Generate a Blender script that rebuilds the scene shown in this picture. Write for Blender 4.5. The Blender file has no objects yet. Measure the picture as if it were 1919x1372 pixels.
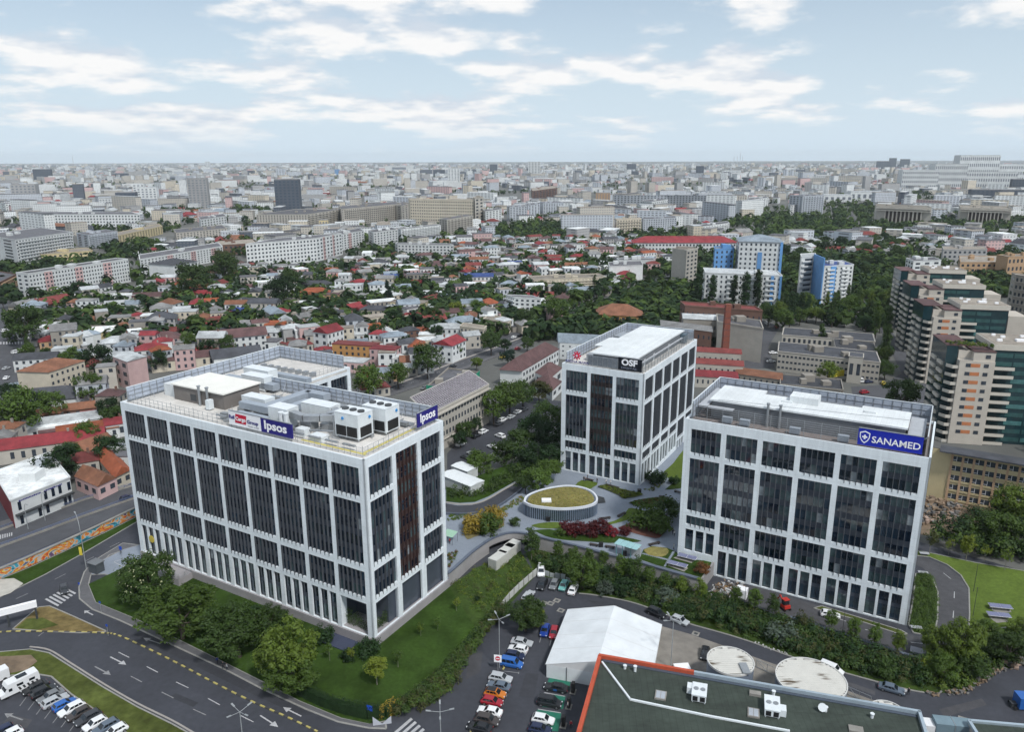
import bpy, math, random
from math import sin, cos, tan, pi, radians, sqrt, atan2, hypot
from mathutils import Matrix, Vector
SC = bpy.context.scene
COL = SC.collection
# ------------------------------------------------------------------ camera
F_PX, PITCH, ROLL, CAM_H, CXP, CYP = 1444.43, 0.2631, -0.0032, 97.377, 959.5, 686.0
cam = bpy.data.cameras.new('camera'); cam.sensor_width = 36; cam.lens = F_PX/1919*36
cam.clip_start = 1; cam.clip_end = 120000
camo = bpy.data.objects.new('camera', cam); COL.objects.link(camo)
camo.matrix_world = Matrix.Translation((0, 0, CAM_H)) @ Matrix.Rotation(pi/2-PITCH, 4, 'X') @ Matrix.Rotation(ROLL, 4, 'Z')
SC.camera = camo
# ------------------------------------------------------------------ world + sun
HAZE = 3.5e-5
SUN_EL, SUN_AZ = radians(52), radians(147)      # azimuth clockwise from +Y (sun behind the camera)
W = bpy.data.worlds.new('World'); SC.world = W; W.use_nodes = True
def build_world():
    nt = W.node_tree; nt.nodes.clear(); N = nt.nodes.new; L = nt.links.new
    out = N('ShaderNodeOutputWorld'); bg = N('ShaderNodeBackground'); bg.inputs['Strength'].default_value = 0.092
    sky = N('ShaderNodeTexSky'); sky.sky_type = 'NISHITA'; sky.sun_disc = False
    sky.sun_elevation = SUN_EL; sky.sun_rotation = SUN_AZ
    sky.air_density = 1.0; sky.dust_density = 0.9; sky.ozone_density = 2.0; sky.altitude = 100
    tc = N('ShaderNodeTexCoord')
    def mth(op, a, b=None, clamp=False):
        m = N('ShaderNodeMath'); m.operation = op; m.use_clamp = clamp
        for i, v in enumerate((a, b)):
            if v is None: continue
            if isinstance(v, (int, float)): m.inputs[i].default_value = v
            else: L(v, m.inputs[i])
        return m.outputs[0]
    sep = N('ShaderNodeSeparateXYZ'); L(tc.outputs['Generated'], sep.inputs[0])
    X, Y, Z = sep.outputs
    hz = mth('MAXIMUM', Z, 0.0)
    az = mth('ARCTAN2', X, Y)
    el = mth('ARCSINE', hz)
    # clouds: layers seen low over the horizon, flattened towards it
    vv = mth('POWER', mth('ADD', el, 0.012), 0.62)
    def cl(du, dv, sc, det, rough, lac=2.0):
        cb = N('ShaderNodeCombineXYZ')
        L(mth('ADD', mth('MULTIPLY', az, 1.9), du), cb.inputs[0]); L(mth('ADD', mth('MULTIPLY', vv, 4.3), dv), cb.inputs[1])
        n = N('ShaderNodeTexNoise'); n.inputs['Scale'].default_value = sc; n.inputs['Detail'].default_value = det
        n.inputs['Roughness'].default_value = rough
        L(cb.outputs[0], n.inputs['Vector'])
        return n.outputs['Fac']
    n1 = cl(1.2, 0.62, 3.2, 6, 0.55); n2 = cl(1.2, 0.55, 3.2, 4, 0.55)
    big = cl(0.4, 5.0, 1.2, 2, 0.5)
    dens = mth('ADD', mth('MULTIPLY', n1, 0.8), mth('MULTIPLY', big, 0.30))
    mr = N('ShaderNodeMapRange'); mr.interpolation_type = 'SMOOTHSTEP'
    mr.inputs['From Min'].default_value = 0.52; mr.inputs['From Max'].default_value = 0.63
    L(dens, mr.inputs['Value'])
    lit = mth('ADD', mth('MULTIPLY', mth('SUBTRACT', n1, n2), 8.0), 0.6, True)   # lit tops, greyer bases
    cc = N('ShaderNodeMix'); cc.data_type = 'RGBA'
    cc.inputs['A'].default_value = (7.0, 7.75, 8.7, 1); cc.inputs['B'].default_value = (10.6, 10.5, 10.4, 1)
    L(lit, cc.inputs['Factor'])
    mx = N('ShaderNodeMix'); mx.data_type = 'RGBA'
    fade = mth('MULTIPLY', mr.outputs[0], mth('MULTIPLY', el, 22.0, True), True)
    fade = mth('MULTIPLY', fade, 0.93)
    # thin veil of high cloud everywhere so the blue stays pale
    veil = N('ShaderNodeMix'); veil.data_type = 'RGBA'
    veil.inputs['B'].default_value = (7.2, 8.6, 9.8, 1)
    vf = mth('SUBTRACT', 1.0, mth('MULTIPLY', el, 2.6), True); vf = mth('MAXIMUM', vf, 0.46)
    L(vf, veil.inputs['Factor']); L(sky.outputs[0], veil.inputs['A'])
    L(fade, mx.inputs['Factor']); L(veil.outputs['Result'], mx.inputs['A']); L(cc.outputs['Result'], mx.inputs['B'])
    L(mx.outputs['Result'], bg.inputs['Color']); L(bg.outputs[0], out.inputs['Surface'])
build_world()
W.cycles.sampling_method = 'MANUAL'; W.cycles.sample_map_resolution = 256
sd = bpy.data.lights.new('sun', 'SUN'); sd.energy = 3.0; sd.angle = radians(7); sd.color = (1, 0.985, 0.95)
so = bpy.data.objects.new('sun', sd); COL.objects.link(so)
_sv = Vector((sin(SUN_AZ)*cos(SUN_EL), cos(SUN_AZ)*cos(SUN_EL), sin(SUN_EL)))
so.rotation_euler = _sv.to_track_quat('Z', 'Y').to_euler(); so.location = (0, -200, 400)
SC.view_settings.view_transform = 'Standard'; SC.view_settings.look = 'None'
SC.view_settings.gamma = 1; SC.view_settings.exposure = 0.04
SC.view_settings.use_curve_mapping = False
SC.render.engine = 'CYCLES'
cy = SC.cycles
cy.use_denoising = True; cy.max_bounces = 4; cy.diffuse_bounces = 2; cy.glossy_bounces = 2; cy.adaptive_threshold = .03
cy.transmission_bounces = 3; cy.transparent_max_bounces = 6; cy.volume_bounces = 1
cy.caustics_reflective = False; cy.caustics_refractive = False
try: cy.denoiser = 'OPENIMAGEDENOISE'
except Exception: pass
# ------------------------------------------------------------------ helpers
_c, _s = cos(PITCH), sin(PITCH); _cr, _sr = cos(ROLL), sin(ROLL)
def G(px, py, z=0.0):
    """where the ray through a photo pixel meets the level z"""
    X, Y = px-CXP, py-CYP
    X, Y = _cr*X+_sr*Y, -_sr*X+_cr*Y
    u = -Y; dy = F_PX*_c+u*_s; dz = -F_PX*_s+u*_c
    t = (z-CAM_H)/dz
    return Vector((X*t, dy*t, z))
def proj(p):
    x, y, z = p; z -= CAM_H
    d = y*_c-z*_s; u = y*_s+z*_c
    if d <= 0: return (-9e3, -9e3)
    X = x/d*F_PX; Y = -u/d*F_PX
    return (CXP+_cr*X-_sr*Y, CYP+_sr*X+_cr*Y)
def zat(x, y, py):
    lo, hi = -30.0, 300.0
    for _ in range(40):
        m = (lo+hi)/2
        if proj((x, y, m))[1] > py: lo = m
        else: hi = m
    return m
MATS = {}
def M(name, col=(.5, .5, .5), rough=.75, var=.12, scale=.6, metal=0., bump=0., spec=.4, rand=0., var2=0., scale2=.05, stretch=None, leaf=False, emit=0.):
    """procedural material: base colour broken up by two noises, optional bump and per-object variation"""
    if name in MATS: return MATS[name]
    m = bpy.data.materials.new(name); m.use_nodes = True; nt = m.node_tree; N = nt.nodes.new; L = nt.links.new
    b = nt.nodes['Principled BSDF']; b.inputs['Roughness'].default_value = rough; b.inputs['Metallic'].default_value = metal
    b.inputs['Specular IOR Level'].default_value = spec
    geo = N('ShaderNodeNewGeometry'); vec = geo.outputs['Position']
    if stretch:
        mp = N('ShaderNodeMapping'); mp.inputs['Scale'].default_value = stretch; L(vec, mp.inputs['Vector']); vec = mp.outputs[0]
    cur = None
    def noise(sc, det=4):
        n = N('ShaderNodeTexNoise'); n.inputs['Scale'].default_value = sc; n.inputs['Detail'].default_value = det
        n.inputs['Roughness'].default_value = .6; L(vec, n.inputs['Vector']); return n.outputs['Fac']
    fac = None
    def addf(o, amp):
        nonlocal fac
        mr = N('ShaderNodeMapRange'); mr.inputs['From Min'].default_value = .25; mr.inputs['From Max'].default_value = .75
        mr.inputs['To Min'].default_value = 1-amp; mr.inputs['To Max'].default_value = 1+amp; L(o, mr.inputs['Value'])
        if fac is None: fac = mr.outputs[0]
        else:
            mm = N('ShaderNodeMath'); mm.operation = 'MULTIPLY'; L(fac, mm.inputs[0]); L(mr.outputs[0], mm.inputs[1]); fac = mm.outputs[0]
    nz = None
    if var: nz = noise(scale); addf(nz, var)
    if var2: addf(noise(scale2, 3), var2)
    if rand:
        oi = N('ShaderNodeObjectInfo'); mr = N('ShaderNodeMapRange'); mr.inputs['To Min'].default_value = 1-rand; mr.inputs['To Max'].default_value = 1+rand
        L(oi.outputs['Random'], mr.inputs['Value'])
        if fac is None: fac = mr.outputs[0]
        else:
            mm = N('ShaderNodeMath'); mm.operation = 'MULTIPLY'; L(fac, mm.inputs[0]); L(mr.outputs[0], mm.inputs[1]); fac = mm.outputs[0]
    if fac is None: b.inputs['Base Color'].default_value = (*col, 1); colo = None
    else:
        vm = N('ShaderNodeVectorMath'); vm.operation = 'SCALE'; vm.inputs[0].default_value = col; L(fac, vm.inputs['Scale'])
        colo = vm.outputs[0]; L(colo, b.inputs['Base Color'])
    if bump and nz is not None:
        bp = N('ShaderNodeBump'); bp.inputs['Strength'].default_value = bump; bp.inputs['Distance'].default_value = .05
        L(nz, bp.inputs['Height']); L(bp.outputs[0], b.inputs['Normal'])
    if emit:
        b.inputs['Emission Color'].default_value = (*col, 1); b.inputs['Emission Strength'].default_value = emit
    if leaf:
        tr = N('ShaderNodeBsdfTranslucent'); L(colo, tr.inputs['Color']) if colo else None
        ms = N('ShaderNodeMixShader'); ms.inputs[0].default_value = .3
        o = nt.nodes['Material Output']; L(b.outputs[0], ms.inputs[1]); L(tr.outputs[0], ms.inputs[2]); L(ms.outputs[0], o.inputs['Surface'])
    MATS[name] = m; return m
class MB:
    """collects faces; build() links them as one mesh object"""
    def __init__(s): s.v = []; s.f = []; s.m = []
    def add(s, vs, fs, mi=0):
        o = len(s.v); s.v += [tuple(v) for v in vs]; s.f += [tuple(i+o for i in f) for f in fs]; s.m += [mi]*len(fs)
    def quad(s, a, b, c, d, mi=0): s.add((a, b, c, d), ((0, 1, 2, 3),), mi)
    def poly(s, pts, mi=0): s.add(pts, (tuple(range(len(pts))),), mi)
    def box(s, x0, y0, z0, x1, y1, z1, mi=0, bottom=True):
        if x0 > x1: x0, x1 = x1, x0
        if y0 > y1: y0, y1 = y1, y0
        v = ((x0,y0,z0),(x1,y0,z0),(x1,y1,z0),(x0,y1,z0),(x0,y0,z1),(x1,y0,z1),(x1,y1,z1),(x0,y1,z1))
        f = [(4,5,6,7),(0,1,5,4),(1,2,6,5),(2,3,7,6),(3,0,4,7)]
        if bottom: f.append((3,2,1,0))
        s.add(v, f, mi)
    def prism(s, pts, z0, z1, mi=0, mt=None, bottom=False):
        """polygon (ccw list of xy) extruded z0..z1"""
        n = len(pts); a = sum(pts[i][0]*pts[(i+1) % n][1]-pts[(i+1) % n][0]*pts[i][1] for i in range(n))
        if a < 0: pts = list(reversed(pts))
        v = [(p[0], p[1], z0) for p in pts]+[(p[0], p[1], z1) for p in pts]
        s.add(v, [(i, (i+1) % n, n+(i+1) % n, n+i) for i in range(n)], mi)
        s.add(v[n:], [tuple(range(n))], mi if mt is None else mt)
        if bottom: s.add(v[:n], [tuple(reversed(range(n)))], mi)
    def tube(s, p0, p1, r, seg=6, mi=0, r1=None, cap=True):
        p0, p1 = Vector(p0), Vector(p1); d = (p1-p0)
        if d.length < 1e-6: return
        d.normalize(); a = Vector((0, 0, 1)) if abs(d.z) < .9 else Vector((1, 0, 0))
        u = d.cross(a).normalized(); w = d.cross(u); r1 = r if r1 is None else r1
        v = [p0+(u*cos(2*pi*i/seg)+w*sin(2*pi*i/seg))*r for i in range(seg)]+[p1+(u*cos(2*pi*i/seg)+w*sin(2*pi*i/seg))*r1 for i in range(seg)]
        f = [(i, seg+i, seg+(i+1) % seg, (i+1) % seg) for i in range(seg)]
        if cap: f += [tuple(range(seg)), tuple(range(2*seg-1, seg-1, -1))]
        s.add(v, f, mi)
    def bar(s, p0, p1, w, h, mi=0):
        """box along a segment, width w sideways, height h upwards from it"""
        p0, p1 = Vector(p0), Vector(p1); d = p1-p0; q = Vector((-d.y, d.x, 0))
        q = q.normalized()*w/2 if q.length > 1e-6 else Vector((w/2, 0, 0)); z = Vector((0, 0, h))
        v = [p0-q, p0+q, p1+q, p1-q]; v += [x+z for x in v]
        s.add(v, ((0,1,2,3),(7,6,5,4),(0,4,5,1),(1,5,6,2),(2,6,7,3),(3,7,4,0)), mi)
    def mesh(s, name, mats, smooth=False):
        me = bpy.data.meshes.new(name); me.from_pydata(s.v, [], s.f)
        for m in (mats if isinstance(mats, (list, tuple)) else [mats]): me.materials.append(m)
        if any(s.m): me.polygons.foreach_set('material_index', s.m)
        if smooth: me.polygons.foreach_set('use_smooth', [True]*len(s.f))
        me.update(); return me
    def build(s, name, mats, parent=None, smooth=False, loc=None, kind=None):
        return ob(name, s.mesh(name, mats, smooth), parent, loc, kind)
def ob(name, me, parent=None, loc=None, kind=None, rz=0):
    o = bpy.data.objects.new(name, me); COL.objects.link(o)
    if parent: o.parent = parent
    if loc is not None: o.location = loc
    if rz: o.rotation_euler = (0, 0, rz)
    if kind: o['kind'] = kind
    return o
def tag(o, label, cat, group=None, kind=None):
    o['label'] = label; o['category'] = cat
    if group: o['group'] = group
    if kind: o['kind'] = kind
    return o
def thing(name, label, cat, loc=(0, 0, 0), rz=0, group=None):
    o = bpy.data.objects.new(name, None); COL.objects.link(o); o.empty_display_size = .2
    o.location = loc; o.rotation_euler = (0, 0, rz); return tag(o, label, cat, group)
def struct(name, mb, mats, smooth=False):
    o = mb.build(name, mats, None, smooth); o['kind'] = 'structure'; return o
def clone(src, loc=None, rz=None, scale=None, label=None, group=None):
    """copy of a thing with its parts and sub-parts (mesh data shared)"""
    def rec(o, par):
        c = o.copy(); COL.objects.link(c)
        if par: c.parent = par
        for ch in KIDS.get(o.name, ()): rec(ch, c)
        return c
    KIDS = {}
    def walk(o):
        k = list(o.children)
        KIDS[o.name] = k
        for x in k: walk(x)
    key = src.name
    if key in _KC: KIDS = _KC[key]
    else: walk(src); _KC[key] = KIDS
    r = rec(src, None)
    if loc is not None: r.location = loc
    if rz is not None: r.rotation_euler = (0, 0, rz)
    if scale is not None: r.scale = scale if not isinstance(scale, (int, float)) else (scale,)*3
    if label: r['label'] = label
    if group: r['group'] = group
    return r
_KC = {}
def ring(pts, z=0.0):           # photo pixels -> ground points
    return [G(x, y, z) for x, y in pts]
def sheet(name, px, z, mat, kind='structure', world=False):
    mb = MB(); pts = px if world else [(p.x, p.y) for p in ring(px, z)]
    n = len(pts); a = sum(pts[i][0]*pts[(i+1) % n][1]-pts[(i+1) % n][0]*pts[i][1] for i in range(n))
    if a < 0: pts = list(reversed(pts))
    mb.poly([(p[0], p[1], z) for p in pts]); o = mb.build(name, mat); o['kind'] = kind; return o
def smooth_line(pts, k=4):
    """Catmull-Rom through 2-D points"""
    P = [Vector((p[0], p[1])) for p in pts]; out = []
    for i in range(len(P)-1):
        a, b, c, d = P[max(i-1, 0)], P[i], P[i+1], P[min(i+2, len(P)-1)]
        for j in range(k):
            t = j/k
            out.append(.5*((2*b)+(c-a)*t+(2*a-5*b+4*c-d)*t*t+(3*b-a-3*c+d)*t**3))
    out.append(P[-1]); return [(p.x, p.y) for p in out]
def strip(mb, line, w, z, h=None, mi=0):
    """flat ribbon (or kerb when h) of width w along world xy points"""
    n = len(line)
    for i in range(n-1):
        a, b = Vector(line[i][:2]), Vector(line[i+1][:2]); d = b-a
        if d.length < 1e-4: continue
        d.normalize(); q = Vector((-d.y, d.x))*w/2; e = d*0.01
        if h is None: mb.quad((*(a-q), z), (*(b+e-q), z), (*(b+e+q), z), (*(a+q), z), mi)
        else: mb.bar((*a, z), (*(b+e), z), w, h, mi)
def joints(m, ang, w, h, mortar=.03, dark=.6, streak=0., flat=False):
    """panel joints (and rain streaks) worked into a material, in the axes of the building"""
    nt = m.node_tree; N = nt.nodes.new; L = nt.links.new; b = nt.nodes['Principled BSDF']; src = b.inputs['Base Color'].links[0].from_socket
    g = N('ShaderNodeNewGeometry'); mp = N('ShaderNodeMapping'); mp.inputs['Rotation'].default_value = (0, 0, -ang); L(g.outputs['Position'], mp.inputs[0]); s = N('ShaderNodeSeparateXYZ'); L(mp.outputs[0], s.inputs[0])
    a = N('ShaderNodeMath'); a.operation = 'ADD'; L(s.outputs[0], a.inputs[0])
    if not flat: L(s.outputs[1], a.inputs[1])
    c = N('ShaderNodeCombineXYZ'); L(a.outputs[0], c.inputs[0]); L(s.outputs[1 if flat else 2], c.inputs[1])
    br = N('ShaderNodeTexBrick'); br.offset = 0 if not flat else .5; br.inputs['Scale'].default_value = 1; br.inputs['Brick Width'].default_value = w; br.inputs['Row Height'].default_value = h; br.inputs['Mortar Size'].default_value = mortar; br.inputs['Mortar Smooth'].default_value = .3
    br.inputs['Color1'].default_value = (1, 1, 1, 1); br.inputs['Color2'].default_value = (.93, .93, .93, 1); br.inputs['Mortar'].default_value = (dark, dark, dark, 1); L(c.outputs[0], br.inputs['Vector'])
    mx = N('ShaderNodeMix'); mx.data_type = 'RGBA'; mx.blend_type = 'MULTIPLY'; mx.inputs['Factor'].default_value = 1; L(src, mx.inputs['A']); L(br.outputs['Color'], mx.inputs['B']); out = mx.outputs['Result']
    if streak:
        c2 = N('ShaderNodeMapping'); c2.inputs['Scale'].default_value = (1.6, .12, 1); L(c.outputs[0], c2.inputs[0]); n = N('ShaderNodeTexNoise'); n.inputs['Scale'].default_value = 1; n.inputs['Detail'].default_value = 4; L(c2.outputs[0], n.inputs['Vector']); mr = N('ShaderNodeMapRange'); mr.inputs['From Min'].default_value = .35; mr.inputs['From Max'].default_value = .7; mr.inputs['To Min'].default_value = 1; mr.inputs['To Max'].default_value = 1-streak; L(n.outputs[0], mr.inputs['Value'])
        vm = N('ShaderNodeVectorMath'); vm.operation = 'SCALE'; L(out, vm.inputs[0]); L(mr.outputs[0], vm.inputs['Scale']); out = vm.outputs[0]
    L(out, b.inputs['Base Color'])
TH = radians(-29.9); E2 = Vector((cos(TH), sin(TH))); N2 = Vector((-sin(TH), cos(TH)))
def base_ground():
    mb = MB(); mb.quad((-19000, -300, -.06), (19000, -300, -.06), (19000, 24000, -.06), (-19000, 24000, -.06))
    struct('ground', mb, M('city_ground', (.115, .117, .11), .9, .3, .03, var2=.3, scale2=.006))
base_ground()
# ------------------------------------------------------------------ materials
WHITE = M('white_cladding', (.76, .815, .85), .45, .04, .5, var2=.05, scale2=.08, spec=.5)
ROOFW = M('roof_membrane', (.60, .58, .55), .85, .10, .5, var2=.2, scale2=.13)
ROOFPANEL = M('white_roof_panel', (.66, .69, .70), .65, .06, .4, var2=.12, scale2=.15)
GLASS = M('dark_glass', (.004, .012, .026), .04, .25, .35, spec=1.0)
GLASS2 = M('blue_glass', (.018, .036, .058), .05, .3, .5, spec=1.0)
BLIND = M('glass_with_blinds', (.055, .088, .098), .08, .35, .8, spec=1.0)
BLINDL = M('glass_with_pale_blinds', (.22, .25, .27), .2, .3, .9, spec=.6)
GREENGL = M('green_tinted_glass', (.03, .085, .085), .1, .3, .5, spec=.7)
SPAND = M('grey_spandrel', (.055, .066, .088), .3, .12, .6)
BRSPAND = M('brown_spandrel', (.055, .036, .034), .4, .15, .6)
FIN = M('dark_fin', (.075, .082, .095), .45, .1, .6)
BRFIN = M('brown_fin', (.055, .031, .029), .5, .15, .6)
STEEL = M('galvanised_steel', (.36, .38, .40), .42, .1, 1.2, metal=.6)
DARKSTEEL = M('dark_steel', (.06, .065, .07), .5, .1, 1.0, metal=.3)
SCREEN = M('grey_screen_panel', (.40, .45, .53), .35, .12, .5, spec=.5)
DUCT = M('sheet_metal_duct', (.46, .48, .50), .36, .12, 1.5, metal=.7)
ACW = M('white_unit_casing', (.66, .70, .72), .45, .07, .8)
ACB = M('grey_blue_unit', (.30, .34, .39), .5, .1, .8)
BLACK = M('black_rubber', (.012, .012, .013), .6, .1, 1)
PLINTH = M('grey_plinth', (.30, .285, .295), .75, .1, .5, var2=.08)
NAVY = M('navy_sign', (.018, .014, .17), .4, 0)
SIGNW = M('sign_white', (.86, .86, .88), .4, 0)
SIGNR = M('sign_red', (.52, .012, .045), .4, 0)
BLUES = M('royal_blue_sign', (.008, .02, .36), .4, 0)
BLACKS = M('black_sign', (.006, .008, .014), .35, 0)
joints(WHITE, TH, 4.25, 1.85, .022, .72, .10); joints(ROOFPANEL, TH, 1.05, 40, .03, .8, 0, True); joints(ROOFW, TH, 1.6, 24, .03, .82, 0, True)
def text(txt, size, mat, parent, origin, ux, uz, name='lettering', extrude=.02, wide=1.0, bold=0.0, maxw=None):
    """real lettering: text curve turned into a mesh in the plane ux (along) / uz (up)"""
    cu = bpy.data.curves.new('lettering_curve', 'FONT'); cu.body = txt; cu.size = size; cu.extrude = extrude; cu.offset = bold
    cu.resolution_u = 3
    o = bpy.data.objects.new('lettering_tmp', cu); COL.objects.link(o)
    dg = bpy.context.evaluated_depsgraph_get(); me = bpy.data.meshes.new_from_object(o.evaluated_get(dg))
    bpy.data.objects.remove(o); bpy.data.curves.remove(cu)
    ux, uz = Vector(ux).normalized(), Vector(uz).normalized(); nn = ux.cross(uz)
    xs = [v.co.x for v in me.vertices]; w = max(xs)-min(xs)
    k = wide if maxw is None else maxw/w
    org = Vector(origin)
    for v in me.vertices: v.co = org+ux*(v.co.x-min(xs))*k+uz*v.co.y+nn*v.co.z
    me.materials.clear(); me.materials.append(mat); me.update()
    return ob(name, me, parent)
# ------------------------------------------------------------------ the three office blocks
def rnd_glass(r, light):
    x = r.random()
    if x < light*.13: return BLINDL
    if x < light: return BLIND
    return GLASS2 if x < light+.25 else GLASS
_pc = {}
def pane_mesh(w, h, m):
    k = (round(w, 2), round(h, 2), m.name)
    if k not in _pc:
        mb = MB(); mb.box(-w/2, 0, 0, w/2, .06, h); _pc[k] = mb.mesh('pane', m)
    return _pc[k]
def facade(root, P0, U, length, nb, blocks, base, seed, depth=.42, col_w=1.15, end_w=1.5, light=.2, single=False, brown=(), bmat=None, top=None, ground=None, open_bays=(), nm=6, first_special=None):
    """grid facade in the vertical plane through P0 along U (local 2-D), outward normal = right of U.
    blocks: (z0, z1, floors). Returns list of frame boxes added to the frame part."""
    r = random.Random(seed); U = Vector(U); O = Vector((U.y, -U.x)); P0 = Vector(P0)
    ang = atan2(U.y, U.x)
    fr = MB()
    def fbox(u0, u1, d0, d1, z0, z1, mi=0, mb=fr):
        a = P0+U*u0+O*d0; b = P0+U*u1+O*d0; c = P0+U*u1+O*d1; d = P0+U*u0+O*d1
        v = [(*p, z0) for p in (a, b, c, d)]+[(*p, z1) for p in (a, b, c, d)]
        mb.add(v, ((3,2,1,0),(4,5,6,7),(0,4,5,1),(1,5,6,2),(2,6,7,3),(3,7,4,0)) if False else ((0,1,2,3),(7,6,5,4),(1,0,4,5),(2,1,5,6),(3,2,6,7),(0,3,7,4)), mi)
    bw = (length-2*end_w-(nb-1)*col_w)/nb
    xs = [end_w+i*(bw+col_w) for i in range(nb)]
    # columns (outer face at d=0, reaching inwards)
    fbox(0, end_w, -depth, 0, base, top); fbox(length-end_w, length, -depth, 0, base, top)
    for i in range(1, nb): fbox(xs[i]-col_w, xs[i], -depth, -.004, base, top)
    for i in range(nb):
        bl = blocks(i) if callable(blocks) else blocks
        zs = sorted(bl, key=lambda b: b[0]); g = ground(i) if callable(ground) else ground
        edges = [(g[0], g[1])]+[(b[0], b[1]) for b in zs]
        # horizontal bands between openings
        fbox(xs[i], xs[i]+bw, -depth, -.008, edges[-1][1], top)
        for k in range(len(edges)-1): fbox(xs[i], xs[i]+bw, -depth, -.008, edges[k][1], edges[k+1][0])
        if g[0] > base+.02: fbox(xs[i], xs[i]+bw, -depth, -.008, base, g[0])
        isb = i in brown
        for (z0, z1, nf) in zs:
            # window block: spandrel backing, panes per floor, fins
            fh = (z1-z0+1.25)/nf; mw = bw/nm; sp = 1.15
            wb = MB(); fbox(xs[i]-.02, xs[i]+bw+.02, -depth-.1, -depth, z0-.05, z1+.05, 0, wb)
            blk = wb.build('window_bay', (bmat or BRSPAND) if isb else SPAND, root)
            rows = []
            if single:
                for f in range(nf):
                    zb = z0+.12+f*fh; ph = fh-1.25-.2 if f < nf-1 else z1-.12-zb
                    ph = min(ph, z1-.1-zb)
                    rowl = light*(2.2 if r.random() < .4 else .8)
                    for k in range(nm):
                        c = P0+U*(xs[i]+(k+.5)*mw)+O*(-depth+.07)
                        o = ob('pane', pane_mesh(mw-.16, ph, rnd_glass(r, rowl)), blk, (c.x, c.y, zb), rz=ang)
                for k in range(nm):
                    if k == 0: continue
                    fm = MB(); u = xs[i]+k*mw; fbox(u-.07, u+.07, -depth+.0, .06, z0-.5, z1, 0, fm)
                    fm.build('fin', FIN, blk)
            else:
                for f in range(nf):
                    zb = z0+.12+f*fh; ph = min(fh-1.45, z1-.1-zb)
                    g2 = MB(); rowl = light*(2.2 if r.random() < .35 else .7)
                    for k in range(nm):
                        u = xs[i]+k*mw; fbox(u+.08, u+mw-.08, -depth, -depth+.06, zb, zb+ph, [GLASS, GLASS2, BLIND, BLINDL].index(rnd_glass(r, rowl)), g2)
                    g2.build('window_row', [GLASS, GLASS2, BLIND, BLINDL], blk, kind='stuff')
                fm = MB()
                for k in range(nm):
                    u = xs[i]+(k+.5 if False else k)*mw
                    if k == 0: u += .1
                    fbox(u-.06, u+.06, -depth, .06, z0-.5, z1, 0, fm)
                    if isb:
                        pass
                if isb:
                    for f in range(nf*2):
                        zz = z0+.4+f*(z1-z0)/(nf*2); fbox(xs[i], xs[i]+bw, -depth+.05, -depth+.14, zz, zz+.1, 0, fm)
                fm.build('fins', (bmat or BRFIN) if isb else FIN, blk, kind='stuff')
        # ground opening: tall glass between thin white piers
        if i in open_bays: continue
        gb = MB(); fbox(xs[i]-.02, xs[i]+bw+.02, -depth-.35, -depth-.25, g[0], g[1]+.05, 0, gb)
        gblk = gb.build('shopfront', SPAND, root)
        pw = .55; gw = (bw-2*pw)/3
        for k in range(3):
            u = xs[i]+k*(gw+pw)
            if k < 2:
                pm = MB(); fbox(u+gw, u+gw+pw, -depth, -.03, g[0], g[1], 0, pm); pm.build('pier', WHITE, gblk)
            for (za, zb, mm) in ((g[0]+.1, g[0]+(g[1]-g[0])*.47, BLIND if r.random() < .5 else GLASS2), (g[0]+(g[1]-g[0])*.62, g[1]-.1, rnd_glass(r, light+.1))):
                gm = MB(); fbox(u+.06, u+gw/2-.04, -depth-.25, -depth-.2, za, zb, 0, gm); fbox(u+gw/2+.04, u+gw-.06, -depth-.25, -depth-.2, za, zb, 0, gm)
                gm.build('pane', mm, gblk)
    return fr
def core(mb, poly, z0, z1, mi=0, mt=1): mb.prism(poly, z0, z1, mi, mt)
def rail(root, pts, z, h=1.3, step=1.5, name='roof_railing', rows=3, tall_every=0):
    mb = MB()
    for i in range(len(pts)-1):
        a, b = Vector(pts[i]), Vector(pts[i+1]); L_ = (b-a).length; n = max(1, int(L_/step))
        for k in range(rows): zz = z+.25+(h-.25)*k/(rows-1) if rows > 1 else z+h; mb.bar((*a, zz), (*b, zz), .05, .05)
        for k in range(n+1):
            p = a+(b-a)*k/n; mb.tube((*p, z), (*p, z+h), .05, 4)
            if tall_every and k % tall_every == 0:
                mb.tube((*p, z), (*p, z+h+.5), .06, 4)
    return mb.build(name, STEEL, root, kind='stuff')
def screen_wall(root, pts, z0, z1, step=2.0, post=True, mat=None, inward=1):
    """roof-edge screen of steel posts and square panels"""
    mb = MB(); pm = MB()
    for i in range(len(pts)-1):
        a, b = Vector(pts[i]), Vector(pts[i+1]); d = (b-a); L_ = d.length; d.normalize(); q = Vector((-d.y, d.x))*inward
        n = max(1, round(L_/step))
        pm.bar((*a, z0+.5), (*b, z0+.5), .05, z1-z0-.5)
        for zz in (z0+.5, z0+.5+(z1-z0-.5)/3, z0+.5+(z1-z0-.5)*2/3): mb.bar((*(a+q*.08), zz), (*(b+q*.08), zz), .09, .08)
        mb.bar((*(a), z1), (*(b), z1), .22, .14, 1)
        for k in range(n+1):
            p = a+(b-a)*k/n+q*.1; mb.bar((*(p-d*.05), z0), (*(p+d*.05), z0), .12, z1-z0)
            if k % 6 == 3: mb.tube((*p, z0+.2+(z1-z0)*.8), (*(p+q*1.6), z0), .06, 4)
    pm.build('screen_panel', mat or SCREEN, root); mb.build('screen_frame', [DARKSTEEL if False else STEEL, WHITE], root, kind='stuff')
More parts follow.
